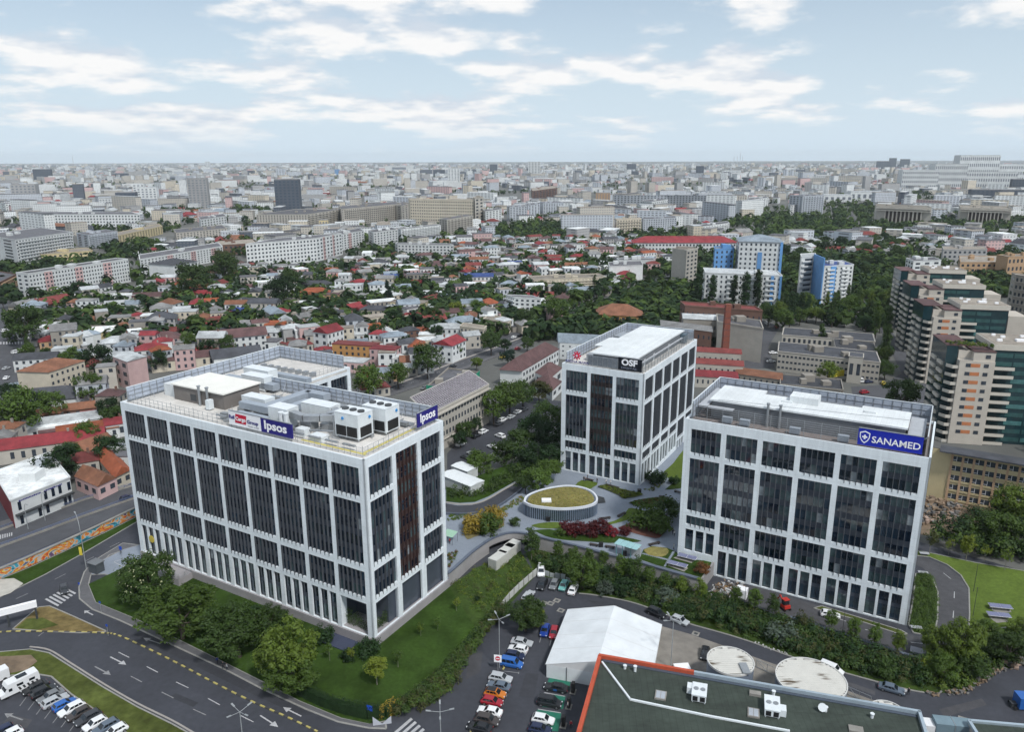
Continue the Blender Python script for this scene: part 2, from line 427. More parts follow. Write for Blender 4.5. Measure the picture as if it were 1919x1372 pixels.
def unit(root, u, v, z, w, d, h, name='air_handling_unit', mat=None, rz=0, fans=0, legs=True):
    mb = MB(); mb.box(-w/2, -d/2, .3, w/2, d/2, h)
    mb.box(-w/2-.05, -d/2-.05, h, w/2+.05, d/2+.05, h+.08)
    n = max(1, int(w/1.3))
    for k in range(1, n): mb.box(-w/2+k*w/n-.03, -d/2-.03, .35, -w/2+k*w/n+.03, d/2+.03, h-.05)
    if legs:
        for sx in (-1, 1):
            for sy in (-1, 1): mb.box(sx*(w/2-.2)-.08, sy*(d/2-.2)-.08, 0, sx*(w/2-.2)+.08, sy*(d/2-.2)+.08, .3)
    o = mb.build(name, mat or ACW, root, loc=(u, v, z)); o.rotation_euler = (0, 0, rz)
    for k in range(fans):
        fm = MB(); x = -w/2+(k+.5)*w/fans
        fm.tube((x, 0, h+.08), (x, 0, h+.4), min(w/fans, d)*.36, 12); fm.build('fan', DARKSTEEL, o)
    return o
def duct(root, pts, w, h, name='duct', mat=None):
    mb = MB()
    for i in range(len(pts)-1): mb.bar(pts[i], pts[i+1], w, h)
    return mb.build(name, mat or DUCT, root)
def sign(root, P0, U, w, h, z, mat, name='sign_board', t=.25):
    """board in plane along U (outward = right of U)"""
    U = Vector(U); O = Vector((U.y, -U.x)); P0 = Vector(P0); a = P0; b = P0+U*w
    mb = MB(); v = [(*p, zz) for zz in (z, z+h) for p in (a, b, b-O*t, a-O*t)]
    mb.add(v, ((0,1,5,4),(1,2,6,5),(2,3,7,6),(3,0,4,7),(4,5,6,7),(3,2,1,0)))
    o = mb.build(name, mat, root)
    fm = MB(); fm.bar((*(a-O*t/2), z+h), (*(b-O*t/2), z+h), t+.1, .1)
    for k in range(int(w/1.6)+1):
        p = a+U*min(w-.1, k*1.6+.1)-O*(t+.15); fm.tube((*p, z-1.0), (*p, z+h), .06, 4); fm.tube((*p, z+h*.7), (*(p-O*1.3), z-1.0), .05, 4)
    fm.build('sign_frame', STEEL, o, kind='stuff'); return o
def office_a():
    H, B = 42.0, 2.95; Lh, Wd = 74.6, 26.4
    root = thing('office_block', 'white grid L-shaped office block with Ipsos signs and rooftop plant, beside the main road', 'office building', (-28.28, 137.05, 0), TH)
    bl = [(33.9, 40.0, 2), (19.2, 32.7, 4), (11.85, 17.7, 2)]
    # solid core, set back behind the facades
    cm = MB(); s = .9
    cm.prism([(-Lh+s, s), (-9.7, s), (-9.7, 6), (-.9, 6), (-.9, Wd-s), (-Lh+27-s, Wd-s), (-Lh+27-s, 50.8-s), (-Lh+s, 50.8-s)], B, 11.2, 0)
    cm.prism([(-Lh+s, s), (-s, s), (-s, Wd-s), (-Lh+27-s, Wd-s), (-Lh+27-s, 50.8-s), (-Lh+s, 50.8-s)], 11.2, H-1.0, 0)
    cm.build('core', [SPAND, SPAND], root)
    rf = MB(); rf.prism([(-Lh+.5, .5), (-.5, .5), (-.5, Wd-.5), (-Lh+26.5, Wd-.5), (-Lh+26.5, 50.3), (-Lh+.5, 50.3)], H-1.0, H-.35); rf.build('roof', ROOFW, root)
    pl = MB(); pl.prism([(-Lh+.1, -.35), (.35, -.35), (.35, Wd+.3), (-Lh+27, Wd+.3), (-Lh+27, 51), (-Lh+.1, 51)], -.2, B); pl.build('plinth', PLINTH, root)
    def bk(i): return [(11.85, 40.0, 8)] if i == 1 else bl
    f1 = facade(root, (-Lh, 0), (1, 0), Lh, 9, bl, B, 3, top=H, ground=(3.05, 10.5), open_bays=(8,), light=.10)
    f1.build('facade_frame', WHITE, root)
    f2 = facade(root, (0, 0), (0, 1), Wd, 3, bk, B, 5, top=H, ground=(3.05, 10.5), open_bays=(0, 1, 2), light=.2, brown=(1,), end_w=1.2, col_w=1.2)
    f2.build('facade_frame', WHITE, root)
    f3 = facade(root, (-48.1, Wd), (0, 1), 24.4, 3, [(33.9, 40.0, 2), (19.2, 32.7, 4), (11.85, 17.7, 2)], B, 7, top=H, ground=(3.05, 10.5), light=.15, end_w=1.2)
    f3.build('facade_frame', WHITE, root)
    # blank rear and side walls
    bw = MB(); bw.box(-Lh, .56, B, -Lh+.6, 50.8, H-.004); bw.box(-Lh+.6, 50.2, B, -48.1-.56, 50.8, H-.006); bw.box(-48.1+.1, Wd-.6, B, -.56, Wd-.002, H-.008); bw.build('side_wall', WHITE, root)
    # colonnade columns behind the open corner
    for (x, y) in ((-9.1, .6), (-.6, 8.6), (-.6, 17.3), (-5, 5.4)):
        c = MB(); c.box(x-.5, y-.5 if x < -6 else y, B, x+.45, y+1.4, 11.3); c.build('column', WHITE, root)
    # climbing plants behind the openings
    # roof screens and railings
    z = H-.35
    screen_wall(root, [(-Lh+1.2, 1.2), (-Lh+1.2, 49.6), (-49.2, 49.6)], z, z+3.6, inward=-1)
    screen_wall(root, [(-52, Wd-1.0), (-1.4, Wd-1.0)], z, z+3.4, inward=-1)
    rail(root, [(-Lh+1.4, 1.5), (-38, 1.5)], z, 1.9, 1.5, tall_every=5); rail(root, [(-20.2, 1.5), (-1.5, 1.5), (-1.5, 19)], z, 1.9, 1.5, tall_every=5)
    rail(root, [(-50, 29), (-50, 48.5)], z, 1.6, 1.5)
    for a in ((-Lh+4, 4), (-60, 3.6), (-30, 3.6), (-14, 4), (-6, 4)): pass
    # penthouse
    pm = MB(); pm.box(-66, 8.5, z, -48.5, 19, z+3.7, 0); pm.build('penthouse', M('brown_grey_wall', (.16, .145, .135), .7, .1), root)
    pr = MB(); pr.box(-66.4, 8.1, z+3.7, -48.1, 19.4, z+4.0); pr.build('penthouse_roof', M('cream_roof', (.74, .73, .68), .7, .06, .3), root)
    p2 = MB(); p2.box(-71, 9.5, z, -66.4, 17, z+3.0); p2.build('stair_house', ROOFPANEL, root)
    pd = MB(); pd.box(-60, 8.42, z+.6, -58, 8.5, z+2.2); pd.build('louvre', DARKSTEEL, root)
    for x in (-56.2, -53.4):
        t = MB(); t.tube((x, 8.0, z), (x, 8.0, z+4.6), .3, 8); t.tube((x, 8.0, z+4.6), (x, 8.0, z+4.9), .45, 8); t.build('flue', STEEL, root)
    t = MB(); t.bar((-51.5, 7.6, z+.3), (-51.5, 6.2, z+.3), 1.1, 2.2); t.build('vent_cowl', ACW, root)
    # big units
    unit(root, -60, 30, z, 9, 3.2, 3.4); unit(root, -55, 24.5, z, 8, 3.2, 3.6); unit(root, -42.5, 13.2, z, 7.6, 3.0, 3.0)
    unit(root, -28.6, 7.6, z, 5.6, 3.4, 4.4); unit(root, -24.5, 14.6, z, 8.4, 3.4, 3.8)
    for (x, y) in ((-10.3, 9.3), (-8.0, 15.2)):
        o = unit(root, x, y, z+.5, 6.2, 4.6, 5.4, 'chiller', ACW, fans=3)
        for k in (-1, 1):
            d = MB(); d.box(k*1.45-1.3, -2.42, .6, k*1.45+1.3, -2.3, 2.7); d.build('intake', BLACK, o)
        d = MB(); d.box(3.1, -1.7, .6, 3.2, 1.7, 2.7); d.build('intake', BLACK, o)
        lg = MB(); lg.tube((-.9, -2.44, 4.3), (-.9, -2.33, 4.3), .33, 10); lg.tube((3.18, 1.2, 4.3), (3.28, 1.2, 4.3), .33, 10); lg.build('logo_disc', M('sky_blue_logo', (.03, .25, .6), .4, 0), o)
    duct(root, [(-66, 24, z+.8), (-48, 24, z+.8)], 2.2, 1.5, mat=ACB); duct(root, [(-64, 33, z+.6), (-46, 33, z+.6)], 1.8, 1.3, mat=ACB)
    duct(root, [(-44, 9.8, z+1.2), (-31.5, 9.8, z+1.2), (-31.5, 18, z+1.2)], 1.9, 1.5, mat=ACB); duct(root, [(-40, 5.0, z+.8), (-31, 5.0, z+.8)], 1.6, 1.4, mat=ACB)
    duct(root, [(-37, 9, z+.9), (-37, 23.5, z+.9), (-31, 23.5, z+.9)], 2.4, 1.6, mat=ACB)
    duct(root, [(-25.5, 7.0, z+2.8), (-22, 7.0, z+2.4), (-19, 8.6, z+2.4), (-16.5, 11, z+2.4), (-16.5, 13, z+1.0)], 1.5, 1.3)
    duct(root, [(-20.5, 14.6, z+2.2), (-18.5, 13, z+2.4), (-18, 10, z+2.4)], 1.5, 1.3); duct(root, [(-23.5, 8.4, z+.2), (-20.5, 8.4, z+.2)], 2.4, 2.0)
    duct(root, [(-22, 5.2, z), (-19.5, 5.2, z)], 1.8, 1.6, name='duct_box', mat=ACW); duct(root, [(-17.4, 4.6, z), (-14, 4.6, z)], 2.2, 1.2, name='duct_box', mat=ACW)
    for x in (-26.6, -25.2):
        t = MB(); t.tube((x, 5.0, z), (x, 5.0, z+3.9), .55, 10); t.tube((x, 5, z+3.9), (x, 5, z+4.2), .62, 10); t.build('flue', ACW, root)
    pp = MB(); r = random.Random(4)
    for k in range(16):
        x0, y0 = r.uniform(-45, -13), r.uniform(4, 20); l = r.uniform(3, 8); zz = z+r.uniform(.3, 1.0)
        if r.random() < .6: pp.tube((x0, y0, zz), (x0+l, y0, zz), r.uniform(.08, .18), 5)
        else: pp.tube((x0, y0, zz), (x0, min(y0+l, 23), zz), r.uniform(.08, .18), 5)
    for k in range(14):
        x0, y0 = r.uniform(-45, -6), r.uniform(3.5, 20); pp.tube((x0, y0, z), (x0, y0, z+r.uniform(1, 3)), .07, 4)
    for k in range(46):
        x0, y0 = r.uniform(-47, -5), r.choice((r.uniform(3.6, 6), r.uniform(9, 12), r.uniform(17, 23))); w, d, h = r.uniform(.4, 1.4), r.uniform(.4, 1.2), r.uniform(.4, 1.6); pp.box(x0-w, y0-d, z, x0+w, y0+d, z+h)
    for k in range(9): x0 = -45+k*4.6; pp.bar((x0, 19.5, z+.5), (x0+3.8, 19.5, z+.5), .9, .7); pp.tube((x0, 16, z+.4), (x0, 23, z+.4), .12, 5); pp.bar((x0, 3.4, z+.9), (x0+3.2, 3.4, z+.9), .5, .3)
    for k in range(8): x0 = -70+k*2.6; pp.tube((x0, 36, z+.3), (x0+1.8, 36, z+.3), .25, 6); pp.box(x0, 39, z, x0+1.2, 40.4, z+1.1)
    pp.tube((-13.8, 7, z+.9), (-13.8, 7, z+5), .12, 6); pp.tube((-13.8, 7, z+1.5), (-21, 5.5, z+1.0), .2, 6)
    pp.build('pipework', STEEL, root, kind='stuff')
    ya = MB(); ya.box(-19, 2.6, z+.03, -1.9, 3.3, z+.06); ya.box(-3.2, 3.3, z+.03, -2.5, 20, z+.06); ya.build('walkway', M('yellow_walkway', (.55, .48, .16), .7, .2), root)
    cb = MB()
    for (x0, x1) in ((-70, -62), (-52, -46), (-44, -38.5), (-20, -13), (-12, -3)): cb.box(x0, .52, z, x1, .75, z+.12)
    cb.build('roof_edge_trim', M('tan_trim', (.30, .24, .17), .7, .1), root)
    # signs
    s1 = sign(root, (-37.8, .75), (1, 0), 9.6, 3.1, z+.9, SIGNW)
    rm = MB(); rm.add([(-35.9, .70, z+1.55), (-32.6, .70, z+1.55), (-32.3, .70, z+3.55), (-35.6, .70, z+3.55)], ((0, 1, 2, 3),)); rm.build('red_panel', SIGNR, s1)
    text('Rail', 1.15, NAVY, s1, (-37.6, .69, z+2.3), (1, 0, 0), (0, 0, 1), maxw=1.6, bold=.02)
    text('Cargo', 1.15, SIGNW, s1, (-35.6, .66, z+2.15), (1, 0, 0), (0, 0, 1), maxw=3.0, bold=.03)
    text('Group', 1.1, NAVY, s1, (-32.2, .69, z+2.0), (1, 0, 0), (0, 0, 1), maxw=3.3, bold=.02)
    text('Member of ÖBB', .38, M('sign_grey', (.35, .35, .38), .5, 0), s1, (-32.0, .69, z+1.3), (1, 0, 0), (0, 0, 1), maxw=3.2)
    s2 = sign(root, (-28.1, .74), (1, 0), 8.9, 3.1, z+.85, NAVY)
    text('Ipsos', 2.6, SIGNW, s2, (-27.1, .70, z+1.75), (1, 0, 0), (0, 0, 1), maxw=6.4, bold=.07)
    s3 = sign(root, (-.8, 18.3), (0, 1), 7.3, 3.1, z+1.0, NAVY)
    text('Ipsos', 2.6, SIGNW, s3, (-.76, 19.2, z+1.9), (0, 1, 0), (0, 0, 1), maxw=5.4, bold=.07)
    # round yellow lettering disc on the shopfront at the far end
    d = MB(); d.tube((-69.5, -.02, 7.4), (-69.5, -.14, 7.4), .95, 16); lo = d.build('shop_sign', M('yellow_sign', (.55, .42, .06), .5, 0), root); lo.scale = (1, 1, 1)
    # terrace box and vents along the foot
    t = MB(); t.box(-62.5, -4.2, 0, -55, -.4, 2.6); t.build('loading_terrace', PLINTH, root); rail(root, [(-62.4, -4.1), (-55.1, -4.1), (-55.1, -.5)], 2.6, 1.1, 1.2)
    return root
OFFICE_A = office_a()
def slatrail(root, pts, z, h, step=2.6):
    mb = MB()
    for i in range(len(pts)-1):
        a, b = Vector(pts[i]), Vector(pts[i+1]); n = max(1, round((b-a).length/step))
        for k in range(8): mb.bar((*a, z+.5+(h-.6)*k/7), (*b, z+.5+(h-.6)*k/7), .07, .06)
        for k in range(n+1): p = a+(b-a)*k/n; mb.bar((*(p-(b-a).normalized()*.05), z), (*(p+(b-a).normalized()*.05), z), .1, h+.12)
    return mb.build('roof_railing', STEEL, root, kind='stuff')
def office_b():
    H, B = 37.7, 3.2; Lh, Wd = 26.2, 50.8
    root = thing('office_block', 'white grid office tower with OSF and red star signs, behind the oval pavilion', 'office building', (37.81, 211.98, 0), TH)
    cm = MB(); s = .9; cm.prism([(-Lh+s, s), (-s, s), (-s, Wd-s), (-Lh+s, Wd-s)], 0, H-1.0); cm.build('core', SPAND, root)
    rf = MB(); rf.prism([(-Lh+.5, .5), (-.5, .5), (-.5, Wd-.5), (-Lh+.5, Wd-.5)], H-1, H-.35); rf.build('roof', ROOFW, root)
    bl = [(29.5, 35.7, 2), (14.7, 28.0, 4), (10.9, 13.2, 1)]
    fb = lambda i: [(10.9, 35.7, 7)] if i == 1 else bl
    facade(root, (-Lh, 0), (1, 0), Lh, 3, fb, B-.2, 11, top=H, ground=(3.4, 9.7), light=.42, brown=(1,), bmat=M('umber_fin', (.042, .032, .033), .45, .15, .6), end_w=1.5).build('facade_frame', WHITE, root)
    sb = lambda i: bl if i < 4 else [(29.5, 35.7, 2), (14.7, 28.0, 4), (7.2, 13.2, 2)]
    gb = lambda i: (3.4+i*.35, 9.7) if i < 4 else (2.5, 6.0)
    facade(root, (0, 0), (0, 1), Wd, 6, sb, 0, 13, top=H, ground=gb, light=.12, end_w=1.2).build('facade_frame', WHITE, root)
    bw = MB(); bw.box(-Lh, .56, 0, -Lh+.6, Wd, H-.004); bw.box(-Lh+.6, Wd-.6, 0, -.56, Wd-.004, H-.008); bw.build('side_wall', WHITE, root)
    z = H-.35
    pm = MB(); pm.box(-17.5, 3.4, z, -3.6, 46, z+3.6); pm.build('penthouse', M('grey_metal_wall', (.17, .18, .195), .55, .1, metal=.2), root)
    pr = MB(); pr.box(-18.2, 2.8, z+3.6, -3.2, 46.4, z+4.0); pr.build('penthouse_roof', ROOFPANEL, root)
    pr = MB(); pr.box(-21.8, 14, z+3.2, -18.25, 26, z+3.5); pr.box(-10.6, 2.75, z+4.0, -10.45, 46.45, z+4.07); pr.build('roof_panel', ROOFPANEL, root)
    ap = MB(); ap.box(-3.2, 2.5, z+2.0, -2.4, 46, z+2.15); ap.box(-17, 2.2, z+2.3, -2.4, 2.8, z+2.45); ap.build('ledge', M('grey_ledge', (.4, .42, .45), .6, .1), root)
    for y in (9, 17, 31): d = MB(); d.box(-3.58, y, z, -3.5, y+1.2, z+2.2); d.build('roof_door', ACW, root)
    unit(root, -21, 36, z, 4, 7, 2.6, mat=DUCT); unit(root, -21.5, 30, z, 3.4, 3, 2.2); unit(root, -20, 9, z, 3, 3.5, 2.0, mat=DUCT)
    u = unit(root, -3.4, 44.5, z, 3, 3, 3.0, mat=M('teal_grey', (.09, .13, .16), .5, .1)); 
    screen_wall(root, [(-Lh+1.0, 1.0), (-Lh+1.0, Wd-1.0), (-1.0, Wd-1.0)], z, z+3.6, inward=-1)
    slatrail(root, [(-1.0, Wd-1.0), (-1.0, 1.0), (-1.6, 1.0)], z, 3.3)
    sp = MB(); sp.bar((-18.0, .9, z+.6), (-8.6, .9, z+.6), .06, 3.0); sp.build('screen_panel', M('mesh_screen', (.22, .24, .27), .5, .2, 3.0), root)
    slatrail(root, [(-18.1, .8), (-8.5, .8)], z, 3.4, 1.6)
    s = sign(root, (-8.4, .85), (1, 0), 7.2, 3.7, z+.5, BLACKS)
    text('OSF', 2.5, SIGNW, s, (-7.4, .80, z+2.05), (1, 0, 0), (0, 0, 1), maxw=4.9, bold=.1)
    text('DIGITAL', .85, M('sign_dim', (.22, .24, .3), .5, 0), s, (-7.4, .80, z+.95), (1, 0, 0), (0, 0, 1), maxw=4.9)
    # free-standing red star and name
    so_ = MB(); cx, cz = -21.6, z+3.0
    for k in range(8):
        a = k*pi/4; b0 = (cx+cos(a)*.5, cz+sin(a)*.5); tip = (cx+cos(a)*1.3, cz+sin(a)*1.3); w = .2
        so_.add([(b0[0]-sin(a)*w, .7, b0[1]+cos(a)*w), (b0[0]+sin(a)*w, .7, b0[1]-cos(a)*w), (tip[0]+sin(a)*w*1.2, .7, tip[1]-cos(a)*w*1.2), (tip[0]-sin(a)*w*1.2, .7, tip[1]+cos(a)*w*1.2)], ((0, 1, 2, 3),))
    for k in range(16):
        a, b = k*pi/8, (k+1)*pi/8; so_.add([(cx+cos(a)*.35, .69, cz+sin(a)*.35), (cx+cos(b)*.35, .69, cz+sin(b)*.35), (cx+cos(b)*.55, .69, cz+sin(b)*.55), (cx+cos(a)*.55, .69, cz+sin(a)*.55)], ((0, 1, 2, 3),))
    st = so_.build('star_emblem', M('crimson_sign', (.62, .01, .06), .4, 0), root); st.modifiers.new('t', 'SOLIDIFY').thickness = .15
    text('REGINA MARIA', .95, NAVY, root, (-25.3, .7, z+.75), (1, 0, 0), (0, 0, 1), maxw=7.6, bold=.02)
    pf = MB(); pf.box(-25.3, .8, z+.5, -17.8, .9, z+.62)
    for k in range(6): pf.tube((-25+k*1.4, .85, z), (-25+k*1.4, .85, z+.6), .05, 4)
    pf.tube((cx, .85, z), (cx, .85, z+2.4), .07, 5); pf.build('sign_frame', STEEL, root, kind='stuff')
    text('C', 1.5, M('sign_dark_grey', (.06, .06, .07), .5, 0), root, (-25.4, -.03, 5.4), (1, 0, 0), (0, 0, 1), maxw=.9)
    return root
OFFICE_B = office_b()
def office_c():
    H, B = 38.5, 0.0; Lh, Wd = 51.0, 26.0
    root = thing('office_block', 'white grid office block with blue SANAMED sign on its roof edge', 'office building', (84.72, 145.5, 0), TH)
    cm = MB(); s = .9; cm.prism([(-Lh+s, s), (-s, s), (-s, Wd-s), (-Lh+s, Wd-s)], -.2, H-1.0); cm.build('core', SPAND, root)
    rf = MB(); rf.prism([(-Lh+.5, .5), (-.5, .5), (-.5, Wd-.5), (-Lh+.5, Wd-.5)], H-1, H-.6); rf.build('roof', M('dark_roof', (.20, .17, .16), .8, .2), root)
    bl = [(30.3, 36.2, 2), (15.5, 28.9, 4), (8.1, 14.15, 2)]
    fb = lambda i: [(30.3, 36.2, 2), (15.5, 28.9, 4), (11.85, 14.15, 1)] if i == 0 else bl
    facade(root, (-Lh, 0), (1, 0), Lh, 6, fb, B, 21, top=H, ground=lambda i: (5.0, 10.6) if i == 0 else (.3, 6.75), light=.3, single=True, end_w=1.6).build('facade_frame', WHITE, root)
    facade(root, (0, 0), (0, 1), Wd, 3, bl, B, 23, top=H, ground=(.3, 6.75), light=.1, end_w=1.4).build('facade_frame', WHITE, root)
    bw = MB(); bw.box(-Lh, .56, 0, -Lh+.6, Wd, H-.004); bw.box(-Lh+.6, Wd-.6, 0, -.56, Wd-.004, H-.008); bw.build('side_wall', WHITE, root)
    z = H-.6
    pm = MB(); pm.box(-46.5, 5.5, z, -5.5, 18, z+4.2); pm.build('penthouse', M('grey_metal_wall', (.17, .18, .195), .55, .1, metal=.2), root)
    pr = MB(); pr.prism([(-46.9, 5.1), (-5.0, 5.1), (-5.0, 17.2), (-15, 17.2), (-15, 15.4), (-36.5, 15.4), (-36.5, 18.4), (-46.9, 18.4)], z+4.2, z+4.6); pr.build('penthouse_roof', ROOFPANEL, root)
    for (x, y, w, d, h) in ((-27, 13.6, 6.2, 4.2, 1.6), (-30.5, 11.6, 2.4, 1.4, .35), (-13, 12.6, 2.4, 1.4, .4)):
        t = MB(); t.box(x-w/2, y-d/2, z+4.6, x+w/2, y+d/2, z+4.6+h); t.build('roof_hatch', ROOFPANEL, root)
    dk = MB(); dk.box(-49, 3.2, z+3.2, -46.95, 19, z+3.4); dk.box(-4.95, 3.6, z+2.9, -1.8, 19, z+3.05); dk.box(-10, 2.9, z+2.75, -2.2, 5.0, z+2.9); dk.box(-48.8, 3.2, z+3.0, -41, 5.0, z+3.15)
    dk.build('roof_deck', M('grey_ledge', (.4, .42, .45), .6, .1), root)
    sm = MB(); sm.bar((-45, 5.44, z+4.62), (-5.1, 11.0, z+4.62), .18, .03); sm.build('roof_seam', STEEL, root)
    for x in (-33.5, -30.8): t = MB(); t.tube((x, 5.0, z), (x, 5.0, z+5.4), .3, 8); t.tube((x, 5, z+5.4), (x, 5, z+5.7), .42, 8); t.build('flue', STEEL, root)
    for x in (-42, -38, -27, -17): unit(root, x, 2.9, z, 2.2, 1.2, 1.5, mat=ACB)
    for x in (-31, -24.5, -21): unit(root, x, 20.5, z, 3.5, 2.6, 2.8, mat=DUCT)
    screen_wall(root, [(-Lh+1.2, 1.6), (-Lh+1.2, Wd-1.2), (-1.2, Wd-1.2)], z, z+4.6, inward=-1)
    gl = MB(); gl.bar((-1.1, Wd-1.2, z+.3), (-1.1, 1.6, z+.3), .06, 4.2); gl.build('glass_screen', M('pale_glass', (.35, .42, .45), .15, .1, spec=.7), root)
    pw = MB(); pw.bar((-1.1, Wd-1.2, z+4.5), (-1.1, 1.6, z+4.5), .22, .14)
    for y in (6, 14): pw.bar((-1.3, y, z+2.6), (-4.2, y, z+1.0), .3, .3)
    pw.build('screen_rail', WHITE, root)
    slatrail(root, [(-Lh+1.2, 1.2), (-14.2, 1.2)], z, 4.0, 3.4)
    s = sign(root, (-14.0, .9), (1, 0), 12.2, 3.7, z+.8, BLUES)
    text('SANAMED', 2.0, SIGNW, s, (-11.3, .84, z+1.7), (1, 0, 0), (0, 0, 1), maxw=9.1, bold=.03)
    sh = MB()
    def shield(k, y, mi):
        pts = [(-1.0, .95), (0, 1.35), (1.0, .95), (.95, -.1), (.6, -.85), (0, -1.4), (-.6, -.85), (-.95, -.1)]
        sh.poly([(-12.7+x*k, y, z+2.65+v*k) for x, v in pts], mi)
    shield(1.02, .86, 0); shield(.82, .85, 1)
    sh.add([(-12.7+x, .84, z+2.65+v) for x, v in ((-.5, -.16), (.5, -.16), (.5, .2), (-.5, .2))], ((0, 1, 2, 3),), 0); sh.add([(-12.7+x, .835, z+2.65+v) for x, v in ((-.18, -.48), (.18, -.48), (.18, .52), (-.18, .52))], ((0, 1, 2, 3),), 0)
    sh.build('shield_emblem', [SIGNW, BLUES], s)
    return root
OFFICE_C = office_c()
# ------------------------------------------------------------------ ground, roads, paving
ASPH = M('asphalt', (.043, .046, .057), .85, .16, .9, var2=.22, scale2=.07, bump=.15)
ASPH2 = M('dark_asphalt', (.036, .038, .046), .85, .16, .9, var2=.2, scale2=.08, bump=.15)
ASPH3 = M('worn_asphalt', (.062, .062, .068), .88, .22, .7, var2=.25, scale2=.06, bump=.2)
PAVE = M('light_grey_paving', (.21, .24, .285), .75, .07, .9, var2=.10, scale2=.1)
CONC = M('concrete', (.24, .23, .21), .85, .18, .6, var2=.2, scale2=.12)
KERB = M('kerb_stone', (.26, .255, .24), .85, .15, 1.2)
SIDEW = M('grey_sidewalk', (.105, .105, .112), .85, .16, .8, var2=.15)
GRASS = M('lawn_grass', (.031, .058, .012), .95, .28, 1.4, var2=.42, scale2=.13, bump=.6, spec=.05)
GRASSD = M('meadow_grass', (.040, .066, .016), .9, .35, 1.0, var2=.35, scale2=.16, bump=.6, spec=.05)  # plain meadow green broken up by noise
GRASSY = M('bright_lawn', (.088, .128, .026), .9, .25, 1.2, var2=.25, scale2=.1, bump=.5, spec=.05)
DRY = M('dry_grass', (.155, .118, .052), .95, .3, .8, var2=.35, scale2=.25, bump=.5, spec=.05)
VERGE = M('verge_grass', (.072, .088, .024), .95, .3, .8, var2=.45, scale2=.16, bump=.5, spec=.05)
SOIL = M('bare_soil', (.17, .125, .085), .95, .25, .7, var2=.3, scale2=.2, bump=.5)
MULCH = M('red_mulch', (.135, .055, .040), .95, .3, 2.0, bump=.5)
SEDUM = M('sedum_roof', (.20, .175, .055), .95, .35, 1.1, var2=.3, scale2=.22, bump=.6)
PAINT = M('road_paint', (.40, .40, .41), .7, .22, 1.5)
PAINTF = M('faded_road_paint', (.23, .23, .235), .8, .3, 1.5)
EVGREEN = M('green_bay_paint', (.016, .145, .095), .7, .15, .7)
STREET = M('street_asphalt', (.072, .074, .083), .88, .15, .3, var2=.15, scale2=.04)
def isl(name, px, mat, h=.14, z=0., kerb=.28, sm=0):
    pts = [(p.x, p.y) for p in ring(px, z+h)]
    if sm: pts = smooth_line(pts+[pts[0]], sm)[:-1]
    o = sheet(name, pts, z+h, mat, world=True)
    if kerb:
        mb = MB(); strip(mb, pts+[pts[0]], kerb, z-.02, h+.03); struct('kerb', mb, KERB)
    return o
near = sheet('road', [(-420, 985), (-420, 1480), (2300, 1480), (2300, 1150), (1990, 1090), (1700, 1010), (1200, 1030), (860, 930), (600, 960), (250, 915)], 0.0, ASPH)
# boulevard, traced on the photograph (lower/near edge, upper/far edge)
BL_N = [(-260, 1150), (0, 1062), (100, 1018), (250, 952), (420, 880), (560, 815), (690, 752), (780, 722), (860, 692), (930, 665), (1000, 632), (1082, 595), (1165, 560), (1250, 527), (1300, 506)]
BL_F = [(-260, 1052), (0, 985), (100, 956), (250, 908), (420, 845), (560, 782), (690, 722), (780, 690), (860, 657), (930, 634), (1000, 614), (1077, 582), (1150, 553), (1232, 520), (1290, 502)]
boul = sheet('boulevard', BL_N+BL_F[::-1], .03, STREET)
# kerbside pavements of the boulevard
mbp = MB(); strip(mbp, [(G(x, y+2.0).x, G(x, y+2.0).y) for x, y in BL_N[5:]], 3.0, .0, .16); struct('pavement', mbp, SIDEW)
mbp = MB(); strip(mbp, [(G(x, y-2.0).x, G(x, y-2.0).y) for x, y in BL_F], 3.2, .0, .16); struct('pavement', mbp, SIDEW)
mdn = MB(); strip(mdn, [(G((a[0]+b[0])/2, (a[1]+b[1])/2+1.5).x, G((a[0]+b[0])/2, (a[1]+b[1])/2+1.5).y) for a, b in zip(BL_N[4:12], BL_F[4:12])], 1.3, .04, .2); struct('kerb', mdn, M('pale_kerb', (.30, .28, .26), .85, .1))
# dashes on the boulevard
dm = MB(); dm.box(-1.2, -.07, 0, 1.2, .07, .004); dash = dm.mesh('lane_marking', PAINT); dm2 = MB(); dm2.box(-1.2, -.07, 0, 1.2, .07, .004); dashf = dm2.mesh('lane_marking', PAINTF)
def dashes(parent, px0, px1, n, z=.036, me=None, k=1.0):
    a, b = G(*px0), G(*px1); ang = atan2(b.y-a.y, b.x-a.x)
    for i in range(n):
        p = a+(b-a)*((i+.5)/n); o = ob('lane_marking', me or dash, parent, (p.x, p.y, z), rz=ang); o.scale = (k, 1, 1)
for f in (.25, .75):
    seg = [(a[0]+(b[0]-a[0])*f, a[1]+(b[1]-a[1])*f) for a, b in zip(BL_N[5:12], BL_F[5:12])]
    for i in range(len(seg)-1): dashes(boul, seg[i], seg[i+1], 5)
